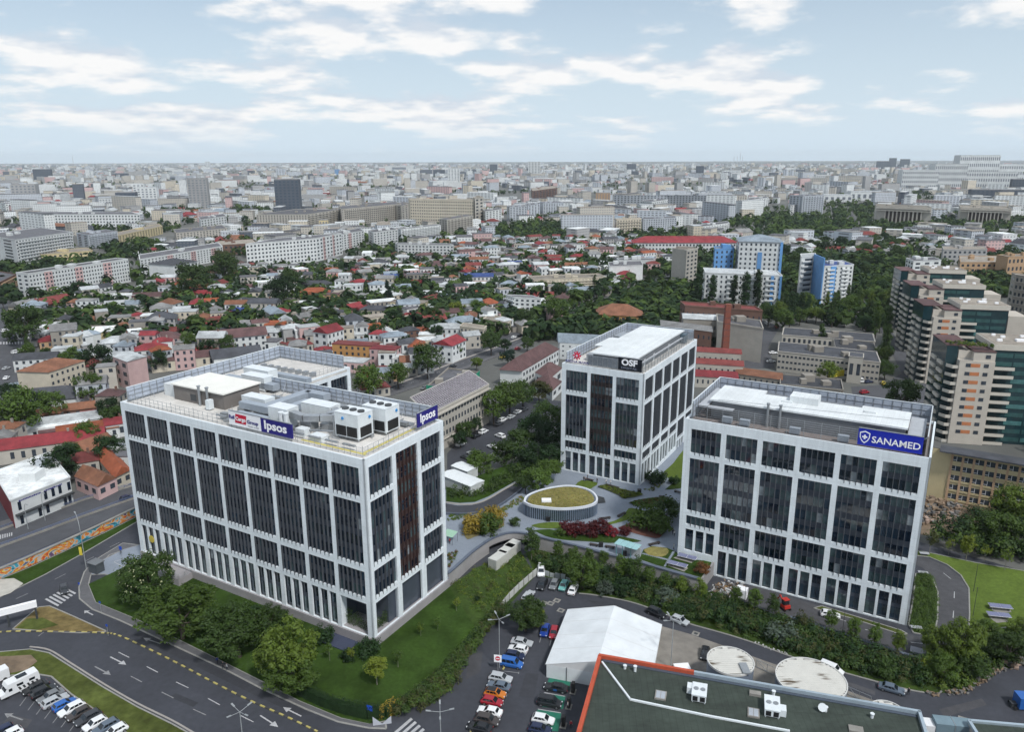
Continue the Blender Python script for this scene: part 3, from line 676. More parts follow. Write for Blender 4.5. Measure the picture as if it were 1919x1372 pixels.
# overpass deck of the boulevard at the left: parapet walls, rails, painted wall
gw = [(-40, 1102), (0, 1084), (52, 1062), (121, 1031), (193, 997), (256, 966)]
w0 = thing('graffiti_wall', 'low retaining wall covered in bright orange and blue graffiti along the boulevard', 'wall', (G(120, 1031).x, G(120, 1031).y, 0))
GRAF = bpy.data.materials.new('graffiti_paint'); GRAF.use_nodes = True
def graf():
    nt = GRAF.node_tree; N = nt.nodes.new; L = nt.links.new; b = nt.nodes['Principled BSDF']; b.inputs['Roughness'].default_value = .7
    g = N('ShaderNodeNewGeometry'); mp = N('ShaderNodeMapping'); mp.inputs['Scale'].default_value = (.16, .16, .35); L(g.outputs['Position'], mp.inputs[0])
    n = N('ShaderNodeTexNoise'); n.inputs['Scale'].default_value = 1.3; n.inputs['Detail'].default_value = 3; n.inputs['Distortion'].default_value = 1.6; L(mp.outputs[0], n.inputs['Vector'])
    cr = N('ShaderNodeValToRGB'); cr.color_ramp.interpolation = 'CONSTANT'; e = cr.color_ramp.elements
    cols = [(.0, (.02, .12, .16)), (.36, (.04, .30, .42)), (.42, (.45, .42, .40)), (.47, (.62, .25, .04)), (.53, (.50, .06, .03)), (.57, (.60, .42, .08)), (.62, (.45, .43, .45)), (.67, (.12, .05, .12)), (.72, (.05, .16, .28))]
    e[0].position = 0; e[0].color = (*cols[0][1], 1); e[1].position = cols[1][0]; e[1].color = (*cols[1][1], 1)
    for p, c in cols[2:]: x = e.new(p); x.color = (*c, 1)
    L(n.outputs['Fac'], cr.inputs['Fac']); L(cr.outputs[0], b.inputs['Base Color'])
graf()
def wall_line(root, px, z0, z1, t, mat, name='wall_panel', ref=0.0):
    mb = MB(); P = [G(x, y, ref) for x, y in px]; o = root.location if root else Vector((0, 0, 0))
    for a, b in zip(P, P[1:]): mb.bar((a.x-o.x, a.y-o.y, z0), (b.x-o.x, b.y-o.y, z0), t, z1-z0)
    return mb.build(name, mat, root)
wall_line(w0, gw, 0, 2.3, .5, GRAF, 'painted_face'); wall_line(w0, gw, 2.3, 2.55, .8, CONC, 'coping')
def parapet(label, px, z0=.0, zt=1.0):
    c = G(*px[len(px)//2]); t = thing('guard_rail', label, 'guard rail', (c.x, c.y, 0)); wall_line(t, px, z0, z0+.55, .35, CONC, 'base')
    mb = MB()
    P = [G(x, y) for x, y in px]
    for a, b in zip(P, P[1:]):
        for h in (.8, 1.15): mb.bar((a.x-c.x, a.y-c.y, z0+h), (b.x-c.x, b.y-c.y, z0+h), .12, .1)
        n = max(1, int((b-a).length/2))
        for k in range(n): p = a+(b-a)*k/n; mb.bar((p.x-c.x-.06, p.y-c.y, z0+.5), (p.x-c.x+.06, p.y-c.y, z0+.5), .12, .75)
    mb.build('rail', M('blue_grey_rail', (.12, .15, .24), .5, .1), t, kind='stuff')
parapet('steel guard rail on concrete base nearest the graffiti wall', [(-40, 1088), (0, 1072), (60, 1046), (140, 1012), (256, 957)])
parapet('steel guard rail on concrete base in the middle of the boulevard', [(-40, 1042), (0, 1027), (80, 998), (160, 968), (250, 936)])
parapet('steel guard rail along the far kerb below the white shop building', [(-40, 1008), (0, 995), (80, 966), (160, 938), (248, 912)])
isl('verge', [(-60, 1126), (0, 1086), (52, 1065), (121, 1033.5), (193, 1000), (257, 968), (258, 977), (161, 1034), (84, 1077), (0, 1119)], GRASS, .12)
sheet('path', [(-40, 1112), (0, 1086), (26, 1084), (44, 1094), (20, 1112), (0, 1119)], .16, M('pale_sand', (.42, .40, .36), .95, .15))
isl('verge', [(24, 1179), (48, 1158), (72, 1138), (93, 1136), (130, 1152), (201, 1184), (150, 1186), (80, 1183)], DRY, .13)
sheet('verge', [(30, 1178), (50, 1160), (80, 1158), (110, 1172), (70, 1181)], .145, VERGE)
isl('verge', [(-60, 1226), (0, 1222), (56, 1217), (92, 1224), (133, 1250), (193, 1288), (257, 1325), (322, 1357), (360, 1378), (420, 1420), (260, 1400), (237, 1374), (193, 1341), (133, 1301), (96, 1268), (60, 1262), (-60, 1275)], VERGE, .13)
sheet('verge', [(-40, 1232), (20, 1230), (58, 1228), (70, 1240), (50, 1256), (0, 1266), (-50, 1268)], .15, SOIL)
# pale kerb line beside the main road and the yellow-black kerb
mb = MB(); strip(mb, smooth_line([tuple(G(x, y)[:2]) for x, y in [(56, 1213), (92, 1219), (133, 1244), (193, 1282), (257, 1319), (322, 1351), (362, 1374), (420, 1405)]]), .35, 0, .1); struct('kerb', mb, M('pale_kerb', (.30, .28, .26), .85, .1))
def striped(px, step=1.0, w=.3, h=.18):
    P = smooth_line([tuple(G(x, y)[:2]) for x, y in px], 8); mb = MB(); acc = 0; k = 0
    for a, b in zip(P, P[1:]):
        a, b = Vector(a), Vector(b); L_ = (b-a).length; n = max(1, round(L_/step))
        for i in range(n): mb.bar((*(a+(b-a)*i/n), 0), (*(a+(b-a)*(i+1)/n), 0), w, h, k % 2); k += 1
    o = struct('kerb', mb, [M('yellow_kerb_paint', (.42, .36, .12), .7, .2), M('black_kerb_paint', (.05, .05, .05), .7, .2)]); return o
striped([(-30, 1188), (30, 1184), (110, 1185), (190, 1187), (222, 1192), (280, 1218), (340, 1248), (400, 1280), (470, 1315), (540, 1346), (600, 1375)])
striped([(958, 1232), (945, 1252), (918, 1300), (905, 1325), (892, 1352), (880, 1378)], .9, .3)
# pavement + garden around the first office block
isl('pavement', [(148, 1101), (149, 1122), (173, 1142), (225, 1163), (302, 1199), (420, 1254), (487, 1289), (575, 1330), (633, 1353), (692, 1365), (724, 1366), (722, 1352), (690, 1356), (640, 1346), (560, 1313), (420, 1241), (258, 1161), (180, 1129), (166, 1095), (170, 1078), (205, 1040), (262, 1022), (230, 1018), (178, 1050), (158, 1072)], SIDEW, .12, kerb=.3)
isl('pavement', [(196, 1076), (170, 1077), (192, 1050), (232, 1030), (266, 1020), (300, 1075), (250, 1090)], PAVE, .14, kerb=.2)
def aw(u, v): p = Vector((-28.28, 137.05))+E2*u+N2*v; return (p.x, p.y)
outer = [(166, 1095), (180, 1129), (258, 1161), (340, 1201), (420, 1241), (500, 1281), (560, 1313), (640, 1346), (692, 1357), (721, 1351), (760, 1330), (820, 1311), (852, 1279), (868, 1241), (903, 1195), (946, 1144), (1003, 1080)]
inner = [(-74, -.36), (-68, -.36), (-60, -.36), (-50, -.36), (-38, -.36), (-26, -.36), (-16, -.36), (-8, -.36), (-.3, -.36), (.36, .3), (.36, 3), (.36, 7), (.36, 13), (.36, 19), (.36, 26.4)]
inn = [(*aw(u, v), 1.05) for u, v in inner]+[(*G(893, 1064, .6)[:2], .6), (*G(975, 1032, .5)[:2], .5)]
gm = MB(); R_ = 8
rows = []
for o_, i_ in zip(outer, inn):
    a = G(o_[0], o_[1], .16); rows.append([Vector((a.x, a.y, .16)).lerp(Vector(i_), (k/R_)) for k in range(R_+1)])
for i in range(len(rows)-1):
    for k in range(R_):
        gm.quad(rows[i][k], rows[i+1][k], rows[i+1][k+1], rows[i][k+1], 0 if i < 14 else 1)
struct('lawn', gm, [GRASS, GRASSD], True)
# crossings and arrows on the left junction
def crossing(px_quad, n, parent=near, z=.012, me=None):
    a, b, c, d = [G(*p) for p in px_quad]        # a->b first bar edge ... along a->d
    for i in range(n):
        t0, t1 = i/n, (i+.52)/n; mb = MB(); mb.poly([a.lerp(d, t0)+Vector((0, 0, z)), b.lerp(c, t0)+Vector((0, 0, z)), b.lerp(c, t1)+Vector((0, 0, z)), a.lerp(d, t1)+Vector((0, 0, z))])
        if mb.v and (Vector(mb.v[1])-Vector(mb.v[0])).cross(Vector(mb.v[2])-Vector(mb.v[0])).z < 0: mb.f = [tuple(reversed(f)) for f in mb.f]
        mb.build('crossing_bar', PAINT, parent)
crossing([(190, 1062), (205, 1068), (236, 1036), (222, 1029)], 7)
crossing([(84, 1124), (108, 1137), (146, 1110), (126, 1100)], 6)
crossing([(728, 1382), (770, 1346), (800, 1372), (770, 1400)], 4)
crossing([(0, 1003), (0, 1011), (25, 1004), (25, 998)], 6, boul, .04)
crossing([(0, 641), (0, 645.5), (50, 645), (50, 640)], 9, near, .04)
ar = MB(); ar.add([(-2, -.09, 0), (.6, -.09, 0), (.6, .09, 0), (-2, .09, 0), (.6, -.42, 0), (1.9, 0, 0), (.6, .42, 0)], ((0, 1, 2, 3), (4, 5, 6))); arrow = ar.mesh('arrow_marking', PAINT)
ar2 = MB(); ar2.add(ar.v, ar.f); arrowf = ar2.mesh('arrow_marking', PAINTF)
def put_arrow(a, b, me=arrow, parent=near, k=1.0, z=.012):
    p, q = G(*a), G(*b); o = ob('arrow_marking', me, parent, (p.x+(q.x-p.x)*.5, p.y+(q.y-p.y)*.5, z), rz=atan2(q.y-p.y, q.x-p.x)); o.scale = (k*(q-p).length/3.9, k*1.5, 1)
put_arrow((207, 1232), (237, 1247)); put_arrow((178, 1250), (208, 1266), arrowf); put_arrow((174, 1153), (158, 1145)); put_arrow((300, 1207), (268, 1196), arrowf); put_arrow((564, 1343), (530, 1326)); put_arrow((488, 1342), (522, 1364)); put_arrow((42, 1350), (8, 1338), arrowf)
put_arrow((1773, 1121), (1773, 1139), z=.03); put_arrow((1801.5, 1147), (1801, 1127), z=.03)
for a, b, me in (((222, 1223), (242, 1233), dash), ((275, 1250), (296, 1261), dash), ((330, 1279), (353, 1290), dash), ((390, 1310), (412, 1322), dash), ((451, 1342), (475, 1354), dash), ((303, 1298), (325, 1309), dashf), ((245, 1268), (266, 1279), dashf), ((362, 1330), (386, 1341), dashf), ((30, 1123), (52, 1113), dashf), ((103, 1086), (123, 1076), dashf), ((160, 1052), (176, 1044), dashf), ((206, 1026), (224, 1017), dashf), ((72, 1193), (84, 1184), dashf)):
    p, q = G(*a), G(*b); o = ob('lane_marking', me, near, (*((p+q)/2)[:2], .012), rz=atan2(q.y-p.y, q.x-p.x)); o.scale = ((q-p).length/2.4, 1.3, 1)
for p, q in (((214, 1054), (232, 1049)), ((214, 1055), (234, 1065))):     # parking bay mark
    a, b = G(*p), G(*q); o = ob('lane_marking', dash, near, (*((a+b)/2)[:2], .15), rz=atan2(b.y-a.y, b.x-a.x)); o.scale = ((b-a).length/2.4, 1.2, 1)
# ------------------------------------------------------------------ terrace (raised campus garden)
TZ = 3.25
WT = [(839, 1075), (862, 1055), (884, 1035), (903, 1021), (922, 1009), (947, 1000), (965, 998), (985, 1000), (1011, 1006), (1057, 1017), (1111, 1031), (1159, 1044), (1196, 1053), (1234, 1064), (1272, 1075), (1313, 1086)]
wl = smooth_line([tuple(G(x, y, TZ+.45)[:2]) for x, y in WT], 3)
def cw(u, v): p = Vector((84.72, 145.5))+E2*u+N2*v; return (p.x, p.y)
def bw_(u, v): p = Vector((37.81, 211.98))+E2*u+N2*v; return (p.x, p.y)
ce = tuple(G(1340, 1049, TZ+.45)[:2])
terr = wl+[ce, cw(-42.4, .4), cw(-50, .4), cw(-50.5, 26), (85, 185), (100, 230), (66, 270), bw_(-20, 40), bw_(-28, 10), tuple(G(1000, 870, TZ)[:2]), tuple(G(930, 900, TZ)[:2]), tuple(G(836, 918, TZ)[:2]), tuple(G(780, 940, TZ)[:2]), aw(-3, 26.2), aw(.4, 26.4)]
sheet('terrace', terr, TZ, PAVE, world=True)
rw = thing('retaining_wall', 'curved pale concrete retaining wall holding up the campus terrace', 'wall', (*wl[len(wl)//2], 0))
def rwl(line, z0, z1, t, mat, name):
    mb = MB(); o = rw.location
    for a, b in zip(line, line[1:]): mb.bar((a[0]-o.x, a[1]-o.y, z0), (b[0]-o.x, b[1]-o.y, z0), t, z1-z0)
    mb.build(name, mat, rw)
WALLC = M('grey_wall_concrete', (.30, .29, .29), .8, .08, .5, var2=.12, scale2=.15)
i0, i1 = 11, 24
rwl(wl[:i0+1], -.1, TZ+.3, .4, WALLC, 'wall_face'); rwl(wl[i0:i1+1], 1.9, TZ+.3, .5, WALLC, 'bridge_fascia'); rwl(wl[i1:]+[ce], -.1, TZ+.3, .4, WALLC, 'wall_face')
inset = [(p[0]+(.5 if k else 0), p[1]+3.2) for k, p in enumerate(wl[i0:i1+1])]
rwl([wl[i0]]+inset+[wl[i1]], -.1, 1.95, .3, M('recess_shade_concrete', (.20, .195, .2), .8, .1), 'recessed_wall')  # darker concrete colour paints in the shade under the bridge
rwl(wl, TZ+.3, TZ+.62, .75, M('slate_coping', (.10, .12, .16), .5, .15), 'coping')
def bed(name, px, mat, z=TZ, h=.06, kerb=.0, sm=2):
    return isl(name, px, mat, h, z, kerb, sm)
# ramp road
sheet('road', [(835, 944), (858, 948), (884, 947), (908, 940), (930, 928), (952, 915), (968, 905), (985, 900), (1000, 905), (972, 922), (945, 942), (920, 955), (890, 962), (860, 964), (835, 962)], TZ+.02, ASPH)
rk = MB(); strip(rk, smooth_line([tuple(G(x, y, TZ)[:2]) for x, y in [(835, 942), (860, 946), (890, 945), (915, 936), (945, 918), (966, 906)]]), .5, TZ, .2); struct('kerb', rk, M('pale_kerb', (.30, .28, .26), .85, .1))
rl = MB(); strip(rl, smooth_line([tuple(G(x, y, TZ)[:2]) for x, y in [(835, 965), (870, 966), (905, 961), (935, 950), (960, 933), (980, 917)]]), .25, TZ, .7); struct('kerb', rl, M('slate_coping', (.10, .12, .16), .5, .15))
sheet('lawn', [(836, 940), (862, 943), (890, 941), (915, 931), (945, 914), (964, 903), (1000, 893), (1050, 884), (1040, 868), (960, 868), (900, 890), (836, 912)], TZ+.03, GRASS)
bed('lawn', [(995, 985), (1010, 981), (1030, 979), (1052, 980), (1070, 990), (1040, 991), (1010, 990)], GRASSY)
bed('lawn', [(1000, 994), (1030, 992), (1055, 998), (1090, 1000), (1130, 1001), (1165, 1006), (1202, 1014), (1180, 1017), (1140, 1018), (1100, 1015), (1055, 1012), (1022, 1005)], GRASS)
bed('lawn', [(1130, 981), (1150, 977), (1168, 967), (1178, 953), (1192, 954), (1212, 960), (1190, 970), (1165, 978), (1140, 984)], GRASSY)
bed('lawn', [(1078, 910), (1090, 900), (1120, 905), (1112, 913), (1102, 917)], GRASSY)
bed('lawn', [(1244, 884), (1262, 868), (1282, 842), (1290, 850), (1285, 885), (1262, 905)], GRASSY)
bed('lawn', [(1246, 918), (1262, 905), (1285, 893), (1285, 912), (1262, 917)], GRASSD)
bed('planting_bed', [(1120, 912), (1135, 908), (1160, 915), (1190, 922), (1206, 927), (1170, 934), (1160, 928), (1140, 919)], VERGE, h=.3)
bed('planting_bed', [(1178, 942), (1200, 936), (1230, 932), (1250, 934), (1240, 944), (1215, 952), (1195, 948)], GRASSD, h=.3)
bed('planting_bed', [(1158, 990), (1188, 977), (1215, 975), (1252, 985), (1240, 1004), (1228, 1009), (1190, 1000)], MULCH, h=.12)
bed('planting_bed', [(872, 985), (880, 968), (905, 960), (935, 962), (945, 985), (920, 996), (890, 1006), (876, 1011), (870, 1000)], M('dry_bed', (.17, .145, .06), .95, .3, 1.2), h=.12)
bed('planting_bed', [(1206, 1030), (1222, 1024), (1250, 1027), (1270, 1036), (1280, 1048), (1335, 1052), (1316, 1083), (1270, 1070), (1230, 1059), (1198, 1048)], GRASS, h=.1, sm=0)
bed('planting_bed', [(1206, 1031), (1222, 1025), (1250, 1028), (1252, 1037), (1240, 1044), (1215, 1040)], SEDUM, h=.25)
for q in ([(1262, 1046), (1276, 1039), (1302, 1048), (1296, 1056)], [(1251, 1060), (1262, 1053), (1290, 1065), (1282, 1072)]):
    isl('path', q, CONC, .12, TZ, 0)
sb = MB(); sb.box(-.35, -.22, 0, .35, .22, .05); slab = sb.mesh('stepping_stone', PAVE); sroot = sheet('path', [(1204, 1042), (1206, 1041.5), (1206, 1042.5)], TZ+.1, PAVE)
for i in range(13):
    for (a, b) in (((1206, 1039), (1250, 1050)), ((1262, 1036), (1246, 1062))):
        p = G(a[0]+(b[0]-a[0])*i/12, a[1]+(b[1]-a[1])*i/12, TZ); ob('stepping_stone', slab, sroot, (p.x, p.y, TZ+.11), rz=i*.1)
# ------------------------------------------------------------------ right hand roads, lawns, yards
sheet('verge', [(985, 1035), (1010, 1030), (1060, 1040), (1160, 1066), (1240, 1085), (1320, 1106), (1350, 1110), (1420, 1140), (1493, 1168), (1560, 1187), (1622, 1207), (1716, 1239), (1764, 1226), (1800, 1195), (1850, 1180), (1930, 1172), (1990, 1230), (1919, 1246), (1880, 1255), (1803, 1301), (1732, 1298), (1687, 1288), (1590, 1262), (1535, 1243), (1493, 1233), (1413, 1204), (1360, 1187), (1286, 1166), (1232, 1144), (1178, 1127), (1114, 1115), (1085, 1112), (1040, 1085), (1003, 1079)], .05, GRASSD)
mb = MB(); strip(mb, smooth_line([tuple(G(x, y)[:2]) for x, y in [(1085, 1113), (1114, 1116), (1178, 1128), (1232, 1146), (1286, 1168), (1360, 1189), (1413, 1206), (1493, 1235), (1590, 1264), (1687, 1290), (1732, 1299)]]), .3, 0, .12); struct('kerb', mb, KERB)
# lane in front of the SANAMED block, turning up round the hedge bed
sheet('road', [(1335, 1090), (1420, 1100), (1500, 1125), (1600, 1155), (1700, 1188), (1735, 1196), (1752, 1185), (1757, 1150), (1757, 1110), (1748, 1083), (1730, 1065), (1700, 1052), (1712, 1042), (1742, 1048), (1775, 1062), (1800, 1082), (1814, 1105), (1815, 1150), (1808, 1195), (1790, 1215), (1764, 1222), (1716, 1234), (1622, 1203), (1493, 1163), (1400, 1128), (1330, 1106)], .06, ASPH3)
lw = thing('planter_wall', 'low grey planter wall between the lane and the shrubs below the SANAMED block', 'wall', (*G(1600, 1205)[:2], 0))
wall_line(lw, [(1478, 1163), (1540, 1183), (1622, 1210), (1716, 1240)], 0, .9, .5, WALLC, 'wall_face'); wall_line(lw, [(1478, 1163), (1540, 1183), (1622, 1210), (1716, 1240)], .9, 1.0, .8, M('slate_coping', (.10, .12, .16), .5, .15), 'coping')
lane = bpy.data.objects['road.001'] if 'road.001' in bpy.data.objects else near
for a, b in (((1570, 1160), (1592, 1168)), ((1621, 1181), (1634, 1184)), ((1707, 1205), (1736, 1208)), ((1768, 1075), (1782, 1086)), ((1788.5, 1110), (1788, 1122)), ((1787, 1146), (1786, 1159))):
    p, q = G(*a), G(*b); o = ob('lane_marking', dash, near, (*((p+q)/2)[:2], .075), rz=atan2(q.y-p.y, q.x-p.x)); o.scale = ((q-p).length/2.4, 1.2, 1)
isl('lawn', [(1708, 1040), (1722, 1032), (1760, 1040), (1830, 1055), (1919, 1070), (2010, 1085), (2060, 1130), (1990, 1185), (1919, 1172), (1850, 1180), (1815, 1195), (1817, 1150), (1816, 1103), (1801, 1078), (1775, 1058), (1742, 1044)], GRASSY, .12)
isl('planting_bed', [(1716, 1075), (1732, 1072), (1748, 1085), (1758, 1110), (1757, 1160), (1752, 1183), (1735, 1190), (1712, 1186), (1703, 1170), (1712, 1120)], GRASSD, .15)
for q in ([(1853, 1140), (1862, 1130), (1890, 1138), (1896, 1148), (1870, 1150)], [(1853, 1158), (1862, 1150), (1888, 1156), (1890, 1166), (1868, 1168)]): isl('path', q, CONC, .14, 0, 0)
isl('planting_bed', [(1525, 1140), (1540, 1136), (1690, 1182), (1700, 1188), (1690, 1190), (1600, 1160)], VERGE, .14)
sheet('yard', [(1232, 1172), (1290, 1188), (1360, 1212), (1430, 1238), (1500, 1262), (1580, 1292), (1650, 1318), (1700, 1335), (1600, 1345), (1400, 1310), (1250, 1280), (1215, 1255)], .02, M('yard_concrete', (.20, .185, .165), .9, .2, .5, var2=.25, scale2=.15))
sheet('yard', [(1700, 935), (1760, 935), (1830, 950), (1880, 960), (1830, 990), (1790, 1000), (1735, 1003), (1700, 1000)], .03, SOIL)
sheet('yard', [(1690, 900), (1760, 925), (1919, 955), (2000, 975), (2000, 965), (1900, 945), (1760, 910)], .035, CONC)
# parking bays
for (x, y) in ((976, 1234), (968, 1248), (970, 1262), (958, 1275), (953, 1290), (947, 1305), (941, 1320), (930, 1352)):
    a, b = G(x-26, y-3.5), G(x+2, y); o = ob('bay_marking', dashf, near, (*((a+b)/2)[:2], .012), rz=atan2(b.y-a.y, b.x-a.x)); o.scale = ((b-a).length/2.4, 1, 1)
    c = MB(); o2 = ob('bay_marking', dashf, near, (b.x, b.y, .013), rz=atan2(b.y-a.y, b.x-a.x)+pi/2); o2.scale = (.25, 1, 1)
for (x, y) in ((1011, 1200), (1030, 1206)):
    a, b = G(x, y+5), G(x+4, y-10); o = ob('bay_marking', dashf, near, (*((a+b)/2)[:2], .012), rz=atan2(b.y-a.y, b.x-a.x)); o.scale = ((b-a).length/2.4, 1, 1)
for i in range(11):
    x0, y0 = 40+i*15.5, 1322+i*8.0; a, b = G(x0+9, y0-14), G(x0-3, y0+2); o = ob('bay_marking', dashf, near, (*((a+b)/2)[:2], .012), rz=atan2(b.y-a.y, b.x-a.x)); o.scale = ((b-a).length/2.4, 1, 1)
for q in ([(1029, 1271), (1070, 1275), (1066, 1293), (1024, 1286)], [(1018, 1300), (1060, 1306), (1055, 1330), (1012, 1325)], [(1007, 1331), (1052, 1337), (1046, 1372), (998, 1366)]):
    sheet('parking_bay', q, .012, EVGREEN)
for (a, b) in (((1020, 1299), (1059, 1306)), ((1008, 1330), (1051, 1337))):
    p, q = G(*a), G(*b); o = ob('bay_marking', dash, near, (*((p+q)/2)[:2], .018), rz=atan2(q.y-p.y, q.x-p.x)); o.scale = ((q-p).length/2.4, 1.4, 1)
mh = MB(); mh.box(-.75, -.75, 0, .75, .75, .006, 0); mh.box(-.38, -.38, .006, .38, .38, .012, 1); mhm = mh.mesh('manhole_cover', [CONC, DARKSTEEL])
for (x, y) in ((1019, 1130.5), (1032, 1131.5), (1043.5, 1126), (1051, 1144.5), (1304, 1188), (1804.5, 1349)):
    p = G(x, y); o = ob('manhole_cover', mhm, near, (p.x, p.y, .01), rz=TH)

for i, (q, m_) in enumerate((([(838, 905), (838, 850), (870, 815), (905, 795), (955, 765), (1000, 745), (1052, 752), (1050, 770), (1000, 790), (965, 828), (920, 850), (880, 888)], ASPH), ([(-60, 1000), (0, 985), (128, 945), (250, 905), (250, 885), (140, 918), (125, 960), (20, 995), (-60, 1020)], SIDEW), ([(560, 1342), (470, 1300), (380, 1256), (300, 1216), (250, 1190), (270, 1186), (330, 1214), (420, 1258), (520, 1306), (590, 1340)], ASPH2), ([(1100, 1125), (1160, 1132), (1180, 1140), (1130, 1140)], ASPH2), ([(880, 1230), (905, 1222), (900, 1260), (872, 1275)], ASPH3), ([(985, 1262), (1010, 1264), (1000, 1310), (972, 1306)], ASPH2), ([(1560, 1268), (1640, 1296), (1640, 1304), (1556, 1274)], ASPH3), ([(1760, 1330), (1840, 1310), (1850, 1322), (1770, 1345)], ASPH3), ([(330, 1300), (372, 1318), (362, 1326), (318, 1308)], ASPH2), ([(20, 1340), (60, 1350), (50, 1366), (5, 1356)], ASPH3))):
    sheet('asphalt_patch', q, .006 if i > 1 else .012, m_)
# ------------------------------------------------------------------ vegetation
LEAF = {
 'mid': M('leaf_mid', (.072, .122, .022), .6, .4, .9, rand=.18, leaf=True, spec=.25),
 'dark': M('leaf_dark', (.044, .080, .018), .6, .4, .8, rand=.2, leaf=True, spec=.25),
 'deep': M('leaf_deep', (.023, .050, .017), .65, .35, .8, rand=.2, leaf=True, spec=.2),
 'light': M('leaf_light', (.105, .155, .024), .6, .3, .9, rand=.15, leaf=True, spec=.25),
 'lime': M('leaf_lime', (.15, .19, .024), .6, .3, .9, rand=.12, leaf=True, spec=.25),
 'yellow': M('leaf_yellow', (.26, .19, .03), .6, .35, .8, rand=.12, leaf=True, spec=.25),
 'olive': M('leaf_olive', (.070, .078, .028), .65, .35, .8, rand=.18, leaf=True, spec=.2),
 'grey': M('leaf_grey', (.085, .115, .085), .6, .35, .8, rand=.15, leaf=True, spec=.3),
 'spruce': M('leaf_spruce', (.020, .042, .028), .65, .3, .8, rand=.2, leaf=True, spec=.2),
 'red': M('leaf_red', (.085, .013, .016), .55, .4, .9, rand=.25, leaf=True, spec=.25),
 'scarlet': M('leaf_scarlet', (.20, .014, .022), .55, .35, .9, leaf=True, spec=.25),
 'rust': M('leaf_rust', (.16, .075, .03), .7, .35, .9, leaf=True, spec=.2),
 'blossom': M('leaf_blossom', (.42, .44, .26), .7, .3, .9, leaf=True, spec=.2)}
BARK = M('bark', (.065, .052, .042), .9, .25, 2.0)
BARKP = M('pale_bark', (.19, .175, .15), .9, .2, 2.0)
def leafquad(mb, p, nrm, s, r, mi=0):
    n = Vector(nrm).normalized(); a = Vector((r.uniform(-1, 1), r.uniform(-1, 1), r.uniform(-1, 1))); u = n.cross(a)
    if u.length < 1e-3: u = Vector((1, 0, 0))
    u.normalize(); w = n.cross(u); u *= s*r.uniform(.7, 1.2); w *= s*r.uniform(.45, .8)
    p = Vector(p); mb.add((p-u, p-w*.9, p+u, p+w), ((0, 1, 2, 3),), mi)
def crown_mesh(name, seed, clumps, per, rc, s, shape, mi_f=None, mats=1):
    """clumps of leaf-sized faces spread through the crown; shape(r) -> clump centre"""
    r = random.Random(seed); mb = MB(); cs = []
    for c in range(clumps):
        p = shape(r); cs.append(p); k = r.uniform(.6, 1.35)
        mi = mi_f(r, p) if mi_f else 0
        for j in range(int(per*k)):
            d = Vector((r.gauss(0, 1), r.gauss(0, 1), r.gauss(0, .75)))
            if d.length < 1e-3: continue
            d.normalize(); q = p+d*rc*k*(r.random()**.45)
            leafquad(mb, q, d*.8+Vector((0, 0, .55))+Vector((r.uniform(-.5, .5), r.uniform(-.5, .5), r.uniform(-.4, .4))), s, r, mi)
    return mb, cs
def trunk_mesh(h, r0, cs, seed, limbs=6, mat=BARK):
    r = random.Random(seed); mb = MB(); mb.tube((0, 0, -.3), (r.uniform(-.1, .1)*h*.2, r.uniform(-.1, .1)*h*.2, h*.55), r0, 7, 0, r0*.6)
    mb.tube((0, 0, h*.5), (0, 0, h*.85), r0*.6, 6, 0, r0*.2)
    for c in r.sample(cs, min(limbs, len(cs))): mb.tube((0, 0, h*r.uniform(.3, .5)), c*.92, r0*.38, 5, 0, r0*.12)
    return mb.mesh('trunk', mat)
def sph(rx, rz, zc, inner=.35, flat=-1.0):
    def f(r):
        while 1:
            d = Vector((r.gauss(0, 1), r.gauss(0, 1), r.gauss(0, 1))).normalized()
            if d.z > flat: break
        k = inner+(1-inner)*r.random()**.5
        k *= r.uniform(.86, 1.06); lump = 1+.16*sin(3*atan2(d.y, d.x)+d.z*3)
        return Vector((d.x*rx*k*lump, d.y*rx*k*lump, zc+d.z*rz*k))
    return f
PROTO = {}
def proto(kind, n, fn):
    PROTO[kind] = [fn(i) for i in range(n)]
def mk(mb, cs, h, r0, seed, limbs=6, mat=BARK, mats=None): return (mb.mesh('crown', mats or [LEAF['mid']]), trunk_mesh(h, r0, cs, seed, limbs, mat))
def p_broad(i):
    mb, cs = crown_mesh('crown', 50+i, 54, 60, 1.2, .30, sph(4.2, 3.7, 6.2, .4, -.75)); return mk(mb, cs, 7, .28, i)
def p_big(i):      # nearest trees, finer leaves
    mb, cs = crown_mesh('crown', 150+i, 96, 92, .92, .21, sph(4.3, 4.0, 5.6, .5, -.85)); return mk(mb, cs, 7, .3, i, 8)
def p_oval(i):
    mb, cs = crown_mesh('crown', 70+i, 46, 46, .62, .17, sph(1.55, 2.5, 4.6, .25)); return mk(mb, cs, 5.5, .09, i, 5, BARKP)
def p_pop(i):
    mb, cs = crown_mesh('crown', 80+i, 70, 40, .95, .30, sph(1.55, 8.2, 9.6, .2)); return mk(mb, cs, 12, .25, i, 4)
def p_con(i):
    r0 = random.Random(90+i)
    def f(r):
        t = r.random()**1.4; a = r.random()*2*pi; rad = (1-t)*2.3*(.55+.45*r.random())+.1; return Vector((cos(a)*rad, sin(a)*rad, 1.3+t*9.2))
    mb, cs = crown_mesh('crown', 90+i, 80, 34, .62, .22, f); return mk(mb, cs, 9, .2, i, 0)
def p_shrub(i):
    mb, cs = crown_mesh('crown', 100+i, 34, 46, .62, .18, sph(1.7, 1.25, 1.25, .3, -.7)); return mk(mb, cs, 1.6, .08, i, 4)
def p_sap(i):
    mb, cs = crown_mesh('crown', 110+i, 14, 22, .38, .13, sph(.7, 1.2, 2.5, .2)); return mk(mb, cs, 3, .04, i, 4, BARKP)
